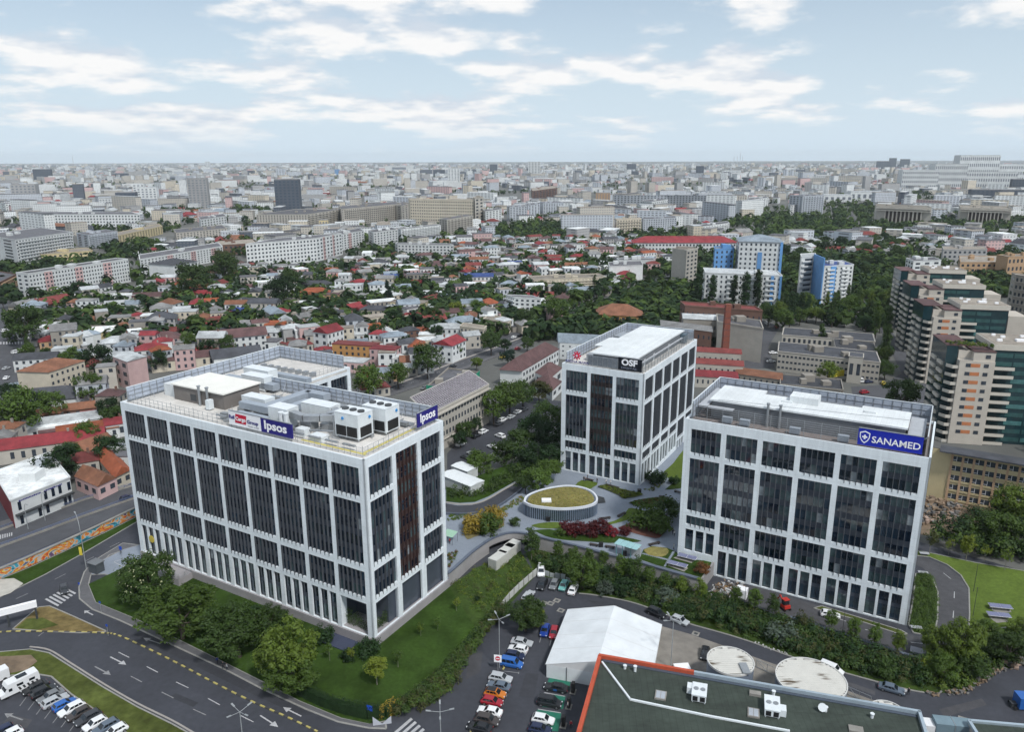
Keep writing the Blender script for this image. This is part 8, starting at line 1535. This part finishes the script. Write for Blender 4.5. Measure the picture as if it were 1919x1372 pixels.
# ------------------------------------------------------------------ houses
ANCH = [(135, 520, 'the pink-striped slab'), (325, 510, 'the blank white gable block'), (90, 700, 'the rusty mansard block'), (240, 680, 'the blank pink wall'), (65, 900, 'the white shop building'), (20, 640, 'the left edge street'), (450, 640, 'the first office roof'), (640, 665, 'the rear wing of the first block'), (780, 700, 'the boulevard lamp'), (842, 640, 'the bright red boxy house'), (885, 620, 'the cream corner house'), (985, 570, 'the pink and grey office'), (1060, 535, 'the terraced cream block'), (1180, 510, 'the red-hatted shop'), (767, 570, 'the plain yellow house'), (620, 500, 'the orange roofed row'), (480, 470, 'the red striped slab'), (795, 470, 'the white office row'), (900, 430, 'the long hotel'), (1210, 420, 'the middle glass office'), (1285, 500, 'the beige slab tower'), (1425, 500, 'the blue-capped tower'), (1565, 520, 'the slanting blue tower'), (1370, 610, 'the brick chimney'), (1550, 660, 'the grey-roofed works'), (1700, 400, 'the left unfinished hall'), (1850, 400, 'the right unfinished hall'), (1740, 500, 'the dark-topped white block'), (1760, 620, 'the stepped towers'), (1300, 450, 'the red roofed school'), (200, 440, 'the left slabs'), (600, 410, 'the great beige wall'), (1610, 420, 'the tree-lined avenue')]
_used = {}
def where(px, py, what):
    a = sorted(ANCH, key=lambda q: (q[0]-px)**2+((q[1]-py)*1.6)**2)
    def d(q):
        dx, dy = px-q[0], (py-q[1])*1.6
        return ('right of ' if dx > 0 else 'left of ') if abs(dx) > abs(dy) else ('in front of ' if dy > 0 else 'behind ')
    for s in (what+' '+d(a[0])+a[0][2], what+' '+d(a[0])+a[0][2]+', towards '+a[1][2], what+' '+d(a[0])+a[0][2]+' and '+d(a[1])+a[1][2], what+' '+d(a[1])+a[1][2], what+' '+d(a[2])+a[2][2], what+' '+d(a[3])+a[3][2]):
        s = ' '.join(s.split()[:16])
        if s not in _used: break
    _used[s] = 1; return s
def house_geo(w, d, h, rt, rise, r, W, R_, X, mw=0, mr=0, o=(0, 0), a=0., win=True):
    ca, sa = cos(a), sin(a)
    def T(x, y, z): return (o[0]+x*ca-y*sa, o[1]+x*sa+y*ca, z)
    c = [(-w/2, -d/2), (w/2, -d/2), (w/2, d/2), (-w/2, d/2)]; v = [T(x, y, 0) for x, y in c]+[T(x, y, h) for x, y in c]
    W.add(v, ((0, 1, 5, 4), (1, 2, 6, 5), (2, 3, 7, 6), (3, 0, 4, 7), (4, 5, 6, 7)), mw)
    if rt == 'f': k = 1.03; R_.add([T(x*k, y*k, z) for z in (h-.05, h+.35) for x, y in c], ((0, 1, 5, 4), (1, 2, 6, 5), (2, 3, 7, 6), (3, 0, 4, 7), (4, 5, 6, 7)), mr)
    else:
        k = 1.08; e = 0 if rt == 'g' else min(.48, .5*d/w) if w > d else .48; hw = w*k/2; hd = d*k/2; rx = hw-(0 if rt == 'g' else hw*2*e)
        q = [T(-hw, -hd, h), T(hw, -hd, h), T(hw, hd, h), T(-hw, hd, h), T(-rx, 0, h+rise), T(rx, 0, h+rise)]; R_.add(q, ((0, 1, 5, 4), (2, 3, 4, 5), (1, 2, 5), (3, 0, 4), (3, 2, 1, 0)), mr)
        if rt == 'g':
            q = [T(-w/2, -d/2, h), T(-w/2, d/2, h), T(-w/2, 0, h+rise*.95), T(w/2, -d/2, h), T(w/2, d/2, h), T(w/2, 0, h+rise*.95)]; W.add(q, ((0, 2, 1), (3, 4, 5)), mw)
    if not win: return
    nf = max(1, int(h/2.9))
    P = [Vector(T(x, y, 0)[:2]) for x, y in c]
    for i, n in ((0, max(1, int(w/3))), (3, max(1, int(d/3.4))), (1, max(1, int(d/3.4)))): win_face(X, P[i], P[(i+1) % 4], .3, h, nf, n, .38, .5, .05, 0, .15, r)
_hr = random.Random(12); HC = []
def house(px, py, w, d, h, rt, rc, wc, rot):
    rise = 0 if rt == 'f' else min(w, d)*_hr.uniform(.22, .32); p = G(px, py, h+rise*.4); size = 'small' if w*d < 95 else 'large' if w*d > 190 else 'tall' if h > 8 else 'low' if h < 4.6 else ''
    lab = where(px, py, (size+' %s house with %s %s roof' % (WC[wc][0], RC[rc][0], {'g': 'gabled', 'h': 'hipped', 'f': 'flat'}[rt])).strip())
    t = thing('house', lab, 'house', (p.x, p.y, 0), rot, 'houses of the old quarter'); W_, R_, X = MB(), MB(), MB(); house_geo(w, d, h, rt, rise, _hr, W_, R_, X); W_.build('wall', WM[wc], t); R_.build('roof', RM[rc], t); X.build('windows', WIN, t, kind='stuff')
    if rt != 'f' and _hr.random() < .5: m = MB(); m.box(w*.2, -.3, h, w*.2+.7, .4, h+rise+.9); m.build('chimney', WM['n' if _hr.random() < .5 else 'e'], t)
    if _hr.random() < .55: s = _hr.choice((-1, 1)); aw_, ad = w*_hr.uniform(.3, .5), d*_hr.uniform(.25, .45); x_ = _hr.uniform(-.25, .25)*w; hh = min(h*.7, 3.2); m = MB(); m.box(x_-aw_/2, s*d/2, 0, x_+aw_/2, s*(d/2+ad), hh); m.build('annexe', WM[_hr.choice('wcbge')], t); m = MB(); m.add([(x_-aw_*.55, s*d*.5, hh+.7), (x_+aw_*.55, s*d*.5, hh+.7), (x_+aw_*.55, s*(d/2+ad+.3), hh), (x_-aw_*.55, s*(d/2+ad+.3), hh)], ((0, 1, 2, 3),)); m.build('annexe_roof', RM[_hr.choice('GPUDKB')], t)
    HC.append((p.x, p.y, max(w, d)*.52)); occupy(p.x, p.y, max(w, d)*.52)
HT = """96 561 22 14 6 g D n 70,48 567 16 12 6 g G c 70,87 581 22 14 4 g K p 20,157 598 20 8 3 g U n 25,168 573 20 8 5 f W w 10,223 567 16 10 6 g P p 20,234 552 16 9 6 f W w 10,189 535 12 9 9 g K w 60,289 551 26 9 5 g B c 10,336 551 8 6 6 g R w 60,375 547 16 10 5 h R b 10,370 536 12 8 6 h O b 0,407 535 14 10 6 h P s 10,441 550 16 9 6 f W w 10,457 561 10 8 9 h K w 20,430 567 8 6 4 g R n 20,457 581 14 10 5 g L w -20,433 593 9 8 5 h R y 20,409 585 9 8 9 f G c 20,367 598 11 9 5 h K c 20,302 590 16 12 9 h K g 15,258 588 8 7 9 h R p 20,226 593 12 9 9 f G c 15,317 603 11 7 5 g R c 60,328 616 16 8 4 g D b 15,386 609 10 8 5 h R p 30,110 616 10 7 4 g R b 30,84 622 14 9 4 h P b 25,105 632 16 9 4 h R t 30,147 627 10 9 7 g P w 60,194 616 14 9 5 g W y 20,218 635 14 10 7 h P w 20,250 630 8 8 8 h P w 20,270 622 12 8 6 g K n 15,310 627 14 10 6 h B p 20,304 636 9 6 9 h R w 20,283 648 14 9 9 h R w 25,357 635 10 7 4 g S w 60,380 640 10 8 6 f K g 20,446 622 26 14 9 g B w 25,399 651 18 8 4 g R c 30,341 666 28 9 5 g B c 28,441 658 22 12 5 g K w 28,184 690 12 8 4 h O c 30,97 735 24 13 4 h K w 20,199 738 8 6 4 g D t 30,220 753 6 6 5 g R w 30,155 758 13 8 3 g U n 25,79 771 12 6 3 g U n 30,113 784 26 8 4 g P w 28,186 771 12 7 4 g D w 28,92 798 24 5 4 f W w 28,150 800 14 8 4 g O b 28,215 787 7 7 5 g R w 30,194 795 9 8 4 g U w 30,84 821 34 9 5 g R b 24,168 829 12 9 5 g U b 60,150 855 10 8 5 h D b 30,617 504 14 8 6 g O p 5,634 516 9 8 7 h O w 10,592 529 22 9 6 h K w 5,590 544 20 11 7 h O t 10,619 551 12 8 8 f B t 5,554 566 24 8 5 f W w 5,521 581 14 10 6 h R w 10,567 590 12 8 6 g G p 60,662 571 12 9 6 g R w 60,682 576 12 9 6 g R w 60,767 565 22 9 10 f T y -10,772 590 16 10 4 h R w 15,722 597 12 8 4 g R w 15,747 595 14 9 4 g T w 15,575 615 14 9 8 f W w 25,615 615 12 10 11 g R w 60,540 612 14 8 5 h O c 20,560 640 12 9 5 h D b 30,667 644 22 8 9 f D o -15,722 652 13 8 9 f R p -15,607 652 9 7 6 h R w 20,662 675 14 9 5 f P p -15,712 692 14 10 4 h D t 20,767 637 11 9 5 h K w 25,737 625 13 9 7 h S w 25,767 615 10 8 6 h K n 25,670 638 10 7 4 g S w 20,665 621 22 9 4 g P w 15,842 637 14 11 9 g R w 65,712 517 8 7 9 h R w 10,732 517 14 8 5 g L w 5,800 512 12 8 5 h R p 10,785 495 11 9 7 h O w 10,817 520 12 8 8 f T b 5,775 527 12 8 5 g R n 10,755 535 11 8 6 g S s 10,720 547 12 8 5 g W w 60,840 552 14 9 6 f S s 10,807 557 14 9 5 g D p 60,850 562 10 8 4 h R t 10,872 507 8 8 9 g R w 60,897 515 22 9 7 g L w 5,902 530 26 9 5 f W w 5,965 490 13 9 9 f L w 5,1042 485 18 8 6 h R w 5,1050 557 18 12 6 g B w 65,1172 511 14 11 6 h R t 10,700 720 12 8 4 h D b 25,690 700 8 7 4 g R t 25,1000 498 12 8 6 g R c 10,930 505 12 8 6 h K w 10,1020 470 12 8 7 h R w 5,1085 478 16 9 6 h R c 5,1110 500 14 9 6 f W w 5,1040 500 16 9 5 g R w 8,1430 455 14 9 5 g D n 10,1500 448 12 12 9 h D n 20,1475 442 10 8 4 h D b 10,1680 455 16 10 6 h D w 10,1700 438 18 8 5 g R b 5,1650 432 12 8 5 h O b 10,1775 443 14 9 6 g R c 5,1850 440 18 9 6 f R p 5,1890 445 20 8 5 g O b 5,1560 455 16 9 6 f W w 10,1560 428 14 8 4 f W w 5"""
for ln in HT.split(','):
    q = ln.split(); house(*map(float, q[:5]), *q[5:8], radians(float(q[8])))
OFA = [(222, 755), (232, 720), (525, 648), (655, 688), (830, 775), (838, 1086), (700, 1200), (265, 1032)]
BND = [[tuple(G(x, y)[:2]) for x, y in BL_N+BL_F[::-1]]]; STR = [[tuple(G(x, y)[:2]) for x, y in q] for q in ([(0, 560), (45, 575), (75, 640), (60, 680), (25, 800), (-60, 800), (-60, 560)], [(1588, 400), (1597, 400), (1622, 442), (1612, 446)], [(1428, 600), (1462, 612), (1440, 650), (1452, 690), (1395, 690), (1400, 650)], [(1595, 725), (1652, 722), (1690, 700), (1640, 600), (1655, 595), (1760, 760), (1600, 750)])]
for i, q in enumerate(STR): mb = MB(); pts = q if sum(q[k][0]*q[(k+1) % len(q)][1]-q[(k+1) % len(q)][0]*q[k][1] for k in range(len(q))) > 0 else q[::-1]; mb.poly([(*p, .02+.004*i) for p in pts]); struct('street', mb, STREET)
NEARZ = [[tuple(G(x, y)[:2]) for x, y in [(-400, 905), (250, 905), (560, 790), (690, 735), (860, 690), (1000, 640), (1060, 700), (1250, 660), (1330, 700), (1760, 760), (2300, 900), (2300, 1400), (-400, 1400)]]]
def free(x, y, r, z=None):
    for q in BND+STR+NEARZ:
        if in_poly(x, y, q): return False
    for (a, b, c) in FOOT.near(x, y, r):
        if (a-x)**2+(b-y)**2 < (c+r)**2: return False
    return True
HZ = [[(0, 575), (240, 560), (280, 535), (420, 520), (480, 497), (640, 485), (860, 470), (1000, 450), (1180, 460), (1260, 500), (1150, 548), (1000, 608), (860, 652), (690, 720), (660, 700), (520, 645), (230, 735), (225, 800), (245, 890), (140, 905), (130, 860), (0, 850)]]
r = random.Random(5); cand = []
for _ in range(9000):
    px, py = r.uniform(-20, 1260), 455+(r.random()**1.6)*440
    if not in_poly(px, py, HZ[0]) or in_poly(px, py, OFA): continue
    p = G(px, py); w, d = r.choice(((11, 8), (13, 9), (9, 7), (16, 8), (12, 10), (8, 7), (18, 9))); rad = max(w, d)*.50
    if not free(p.x, p.y, rad*.9): continue
    FOOT.append((p.x, p.y, rad*.85)); h = r.choice((4, 5, 6, 7, 8.5, 10)); rt = r.choice('gghhff'); rc = r.choice('RDDOBBGGGGKKKSSUPPP' if rt != 'f' else 'WGPTA'); wc = r.choice('wwwwwcbbgpse'); cand.append((py, px, w, d, h, rt, rc, wc, radians(r.gauss(15, 14)+(0 if r.random() < .7 else 90)), p))
cand.sort(key=lambda q: -q[0])
for q in cand[:165]: FOOT_n = len(FOOT); house(q[1], q[0]-q[4]*1.1, *q[2:9])
W_, R_, X = MB(), MB(), MB(); wk, rk = 'wcbgpyse', 'RDOBGKSUPWTA'
for q in cand[165:]: house_geo(q[2], q[3], q[4], q[5], min(q[2], q[3])*.24, r, W_, R_, X, wk.index(q[7]), rk.index(q[6]), q[9][:2], q[8])
def stuff(mb, name, mats, lab, cat): o = mb.build(name, mats); tag(o, lab, cat, kind='stuff')
# ------------------------------------------------------------------ far city as one mass
def Mwin(k):  # wall colours lightened to suggest sunlight on the distant city
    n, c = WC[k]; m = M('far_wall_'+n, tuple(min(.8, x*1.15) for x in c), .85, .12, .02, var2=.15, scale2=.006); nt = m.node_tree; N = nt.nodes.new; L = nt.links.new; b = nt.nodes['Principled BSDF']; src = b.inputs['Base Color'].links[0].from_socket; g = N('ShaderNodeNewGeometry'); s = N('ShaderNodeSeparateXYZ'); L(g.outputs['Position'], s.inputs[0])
    def mt(op, a, v=None):
        x = N('ShaderNodeMath'); x.operation = op; L(a, x.inputs[0])
        if v is not None:
            if isinstance(v, float): x.inputs[1].default_value = v
            else: L(v, x.inputs[1])
        return x.outputs[0]
    zf = mt('LESS_THAN', mt('FRACT', mt('MULTIPLY', s.outputs[2], .31)), .5); xf = mt('LESS_THAN', mt('FRACT', mt('MULTIPLY', mt('ADD', s.outputs[0], mt('MULTIPLY', s.outputs[1], .7)), .26)), .55); f = mt('MULTIPLY', zf, xf); mx = N('ShaderNodeMix'); mx.data_type = 'RGBA'; mx.inputs['B'].default_value = (.17, .18, .20, 1); L(mt('MULTIPLY', f, .7), mx.inputs['Factor']); L(src, mx.inputs['A']); L(mx.outputs['Result'], b.inputs['Base Color']); return m
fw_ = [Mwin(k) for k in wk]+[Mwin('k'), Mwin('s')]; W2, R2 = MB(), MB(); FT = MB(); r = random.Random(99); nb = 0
PARK = [(1180, 352, 60, 9), (1290, 352, 50, 7), (1000, 440, 90, 20), (1240, 445, 60, 16), (470, 400, 50, 8), (1480, 430, 130, 26), (1660, 430, 80, 16), (1850, 425, 120, 16), (740, 480, 60, 18), (170, 425, 60, 12), (260, 465, 50, 10), (860, 440, 30, 14), (1790, 345, 120, 8), (1600, 380, 60, 14), (1720, 372, 40, 10), (450, 350, 60, 6), (1560, 400, 100, 18), (600, 332, 190, 2.5), (1100, 337, 150, 2.5), (300, 345, 120, 3), (930, 362, 110, 4), (1370, 347, 120, 3), (90, 354, 90, 3), (700, 352, 90, 3), (1250, 322, 200, 1.5), (400, 322, 200, 1.5), (1040, 408, 60, 6), (330, 400, 60, 5), (1420, 395, 70, 8)]
def park(px, py): return any(((px-a)/w)**2+((py-b)/h)**2 < 1 for a, b, w, h in PARK)
def fartree(x, y, s, mi):
    for k in range(15):
        d = Vector((r.gauss(0, 1), r.gauss(0, 1), r.gauss(0, .8))).normalized(); leafquad(FT, (x+d.x*s*.8, y+d.y*s*.8, s*1.05+d.z*s*.8), d+Vector((0, 0, .5)), s*.55, r, mi)
for i in range(15000):
    px = r.uniform(-80, 2000); py = 308.5+r.random()**1.7*172
    p = G(px, py); D = p.y
    if park(px, py):
        if free(p.x, p.y, 3) and r.random() < .9: fartree(p.x, p.y, r.uniform(4, 6.5), r.randrange(3))
        continue
    k = r.random()
    if D > 3500 and k < .5: k += .45
    elif 950 < D and k < .4: k += .5
    if k < .55: w, d, h = r.uniform(9, 18), r.uniform(8, 12), r.uniform(4, 9)
    elif k < .86: w, d, h = r.uniform(16, 36), r.uniform(11, 18), r.uniform(9, 17)
    elif k < .97 and D > 1000: w, d, h = r.uniform(35, 85), r.uniform(11, 15), r.uniform(18, 32)
    elif D > 1800: w, d, h = r.uniform(14, 26), r.uniform(14, 24), r.uniform(24, 46)
    else: continue
    if D < 2600:
        if not free(p.x, p.y, max(w, d)*.45): 
            continue
        if r.random() < .30: fartree(p.x, p.y, r.uniform(3.5, 6), r.randrange(3)); continue
    elif r.random() < .2: fartree(p.x, p.y, r.uniform(4, 8), r.randrange(3)); continue
    if D < 2600: FOOT.append((p.x, p.y, max(w, d)*.42))
    rt = 'f' if h > 10 or r.random() < .35 else r.choice('gh'); mr = rk.index(r.choice('RDGGGKPPPSU') if rt != 'f' else r.choice('PPGTAAW')); mw = r.choice((0, 0, 0, 0, 0, 1, 2, 2, 3, 4, 9, 9, 9)) if r.random() > .05 else 8
    house_geo(w, d, h, rt, min(w, d)*.28, r, W2, R2, X, mw, mr, p[:2], r.choice((.25, .25, 1.8, -.5, 1.0))+r.gauss(0, .12), False); nb += 1
for i in range(900):       # the quarter goes on beyond both sides of the frame
    px, py = r.choice((r.uniform(-330, -25), r.uniform(1945, 2330))), 470+r.random()**1.4*430; p = G(px, py)
    if r.random() < .45: fartree(p.x, p.y, r.uniform(3, 6), r.randrange(3)); continue
    w, d, h = r.uniform(9, 20), r.uniform(8, 12), r.uniform(4, 11)
    if not free(p.x, p.y, max(w, d)*.5): continue
    FOOT.append((p.x, p.y, max(w, d)*.5)); house_geo(w, d, h, r.choice('ghf'), d*.26, r, W_, R_, X, r.randrange(5), r.choice((0, 1, 3, 4, 5, 8)), p[:2], .25+r.gauss(0, .2))
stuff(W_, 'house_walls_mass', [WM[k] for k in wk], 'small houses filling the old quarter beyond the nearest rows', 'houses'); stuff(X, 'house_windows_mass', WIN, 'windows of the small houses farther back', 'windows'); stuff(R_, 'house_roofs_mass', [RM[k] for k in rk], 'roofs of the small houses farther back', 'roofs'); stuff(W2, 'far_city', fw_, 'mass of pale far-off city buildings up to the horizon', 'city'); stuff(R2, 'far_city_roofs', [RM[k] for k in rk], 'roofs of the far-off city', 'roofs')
# ------------------------------------------------------------------ trees of the old quarter and the right-hand wood
def grove(px, n, kinds, leafs, what, group, rmin=.55, size=(.75, 1.25), seed=1, dy=0):
    r = random.Random(seed); x0, x1 = min(p[0] for p in px), max(p[0] for p in px); y0, y1 = min(p[1] for p in px), max(p[1] for p in px); k = g = 0; mine = []
    while k < n and g < n*40:
        g += 1; x, y = r.uniform(x0, x1), y0+(y1-y0)*r.random()
        if not in_poly(x, y, px) or in_poly(x, y, OFA): continue
        p = G(x, y); kd = r.choice(kinds); sc = r.uniform(*size); lf = r.choice(leafs); rad = KIND[kd][0]*sc/2
        if any((a-p.x)**2+(b-p.y)**2 < ((rad+c)*rmin)**2 for a, b, c in mine): continue
        if any((a-p.x)**2+(b-p.y)**2 < (c*.7)**2 for a, b, c in FOOT.near(p.x, p.y, 1)) or any(in_poly(p.x, p.y, q) for q in BND): continue
        mine.append((p.x, p.y, rad)); plant((p.x, p.y, 0), kd, lf, sc, where(x, y, ('large ' if sc > 1.12 else 'small ' if sc < .85 else '')+{'dark': 'dark green ', 'deep': 'blackish ', 'mid': 'fresh green ', 'light': 'light green '}[lf]+what[kd]), group); k += 1
TW = {'broad': 'broad tree', 'poplar': 'narrow poplar', 'conifer': 'pointed conifer'}
grove(HZ[0], 110, ['broad', 'broad', 'broad', 'conifer'], ['dark', 'dark', 'mid', 'deep'], TW, 'trees among the houses', size=(.6, 1.15), seed=3)
grove([(1420, 640), (1440, 590), (1500, 585), (1560, 585), (1620, 565), (1680, 520), (1690, 570), (1660, 640), (1664, 735), (1645, 710), (1652, 650), (1600, 618), (1500, 612)], 58, ['broad', 'broad', 'poplar'], ['dark', 'deep', 'mid', 'light'], TW, 'trees of the right-hand wood', .42, (.9, 1.4), 4)
grove([(1470, 470), (1530, 425), (1590, 440), (1690, 455), (1690, 520), (1640, 565), (1605, 520), (1605, 480), (1520, 475), (1500, 540), (1470, 560)], 50, ['broad'], ['deep', 'dark', 'dark'], TW, 'trees of the right-hand wood', .42, (.9, 1.4), 5)
grove([(1210, 560), (1250, 520), (1300, 530), (1330, 560), (1460, 575), (1460, 560), (1330, 540), (1230, 500), (1215, 540)], 26, ['poplar', 'broad', 'broad'], ['deep', 'dark'], TW, 'trees around the blue-capped tower', .45, (.7, 1.1), 6)
grove([(1060, 585), (1090, 565), (1200, 535), (1230, 560), (1180, 600), (1100, 605)], 18, ['broad'], ['dark', 'deep', 'mid'], TW, 'trees along the boulevard', .5, (.8, 1.1), 7)
for x, y, w, k, l in ((1690, 738, 66, 'broad', 'dark'), (1660, 690, 34, 'broad', 'dark'), (1375, 545, 16, 'poplar', 'deep'), (1398, 545, 18, 'poplar', 'deep'), (1420, 540, 18, 'poplar', 'deep'), (1310, 535, 18, 'poplar', 'deep'), (1335, 545, 16, 'poplar', 'deep'), (800, 670, 60, 'broad', 'dark'), (850, 655, 28, 'broad', 'mid'), (745, 700, 44, 'broad', 'mid'), (690, 712, 60, 'broad', 'mid'), (920, 640, 40, 'broad', 'dark'), (985, 595, 36, 'broad', 'dark'), (1045, 580, 46, 'broad', 'mid'), (530, 545, 60, 'broad', 'deep'), (545, 520, 40, 'broad', 'dark'), (615, 590, 34, 'broad', 'dark'), (727, 560, 26, 'conifer', 'spruce'), (810, 590, 36, 'broad', 'dark'), (895, 575, 30, 'broad', 'mid'), (855, 578, 30, 'broad', 'lime'), (45, 605, 70, 'broad', 'dark'), (25, 770, 90, 'broad', 'mid'), (20, 735, 40, 'broad', 'deep'), (165, 725, 56, 'broad', 'mid'), (180, 675, 60, 'broad', 'deep'), (95, 755, 50, 'broad', 'mid'), (150, 540, 32, 'broad', 'deep'), (135, 567, 26, 'broad', 'deep'), (420, 500, 54, 'broad', 'dark'), (420, 485, 40, 'broad', 'olive'), (360, 520, 60, 'broad', 'dark'), (110, 868, 70, 'broad', 'deep'), (1345, 640, 26, 'broad', 'deep'), (1552, 695, 38, 'broad', 'light'), (1538, 640, 26, 'conifer', 'dark')): tree_px(x, y, w, k, l, where(x, y, TW[k]))
for zone, n in (([(1420, 640), (1440, 580), (1500, 575), (1560, 578), (1620, 560), (1690, 510), (1690, 570), (1665, 640), (1670, 720), (1645, 700), (1655, 640), (1600, 615), (1500, 608)], 420), ([(1470, 470), (1530, 425), (1590, 440), (1690, 455), (1690, 520), (1640, 565), (1605, 560), (1605, 480), (1520, 470), (1500, 545), (1470, 560)], 420), ([(1430, 420), (1590, 395), (1640, 425), (1900, 425), (1900, 440), (1700, 445), (1600, 440), (1500, 450)], 300), ([(1080, 585), (1200, 535), (1240, 560), (1330, 560), (1270, 575), (1180, 600)], 140)):
    for _ in range(n):
        px, py = r.uniform(min(q[0] for q in zone), max(q[0] for q in zone)), r.uniform(min(q[1] for q in zone), max(q[1] for q in zone))
        if not in_poly(px, py, zone): continue
        p = G(px, py)
        if any((a-p.x)**2+(b-p.y)**2 < (c*.75)**2 for a, b, c in FOOT.near(p.x, p.y, 1)) or any(in_poly(p.x, p.y, q) for q in BND+STR): continue
        fartree(p.x, p.y, r.uniform(3, 5.2), r.randrange(3))
lot = [(0, 905), (130, 860), (250, 850), (250, 905), (0, 985)]
for _ in range(11000):
    px, py = r.uniform(0, 1919), r.uniform(385, 640); p = G(px, py)
    if in_poly(px, py, OFA) or not free(p.x, p.y, -.8): continue
    if px > 1380 and py > 560: continue
    fartree(p.x, p.y, r.uniform(3, 5.8), r.choice((0, 1, 1, 2)))
stuff(FT, 'far_trees', [LEAF['dark'], LEAF['deep'], LEAF['mid']], 'scattered tree crowns among the far buildings', 'trees')
# ------------------------------------------------------------------ air
hz = MB(); hz.box(-18990, -290, -1.0, 18990, 23990, 245); ho = hz.build('haze', M('haze_air')); ho['kind'] = 'stuff'; tag(ho, 'pale blue summer haze over the city', 'haze'); hm = MATS['haze_air']; nt = hm.node_tree; nt.nodes.clear(); po = nt.nodes.new('ShaderNodeOutputMaterial'); pv = nt.nodes.new('ShaderNodeVolumePrincipled'); pv.inputs['Color'].default_value = (.86, .94, 1.0, 1); pv.inputs['Density'].default_value = HAZE; pv.inputs['Anisotropy'].default_value = 0.0; nt.links.new(pv.outputs[0], po.inputs['Volume'])
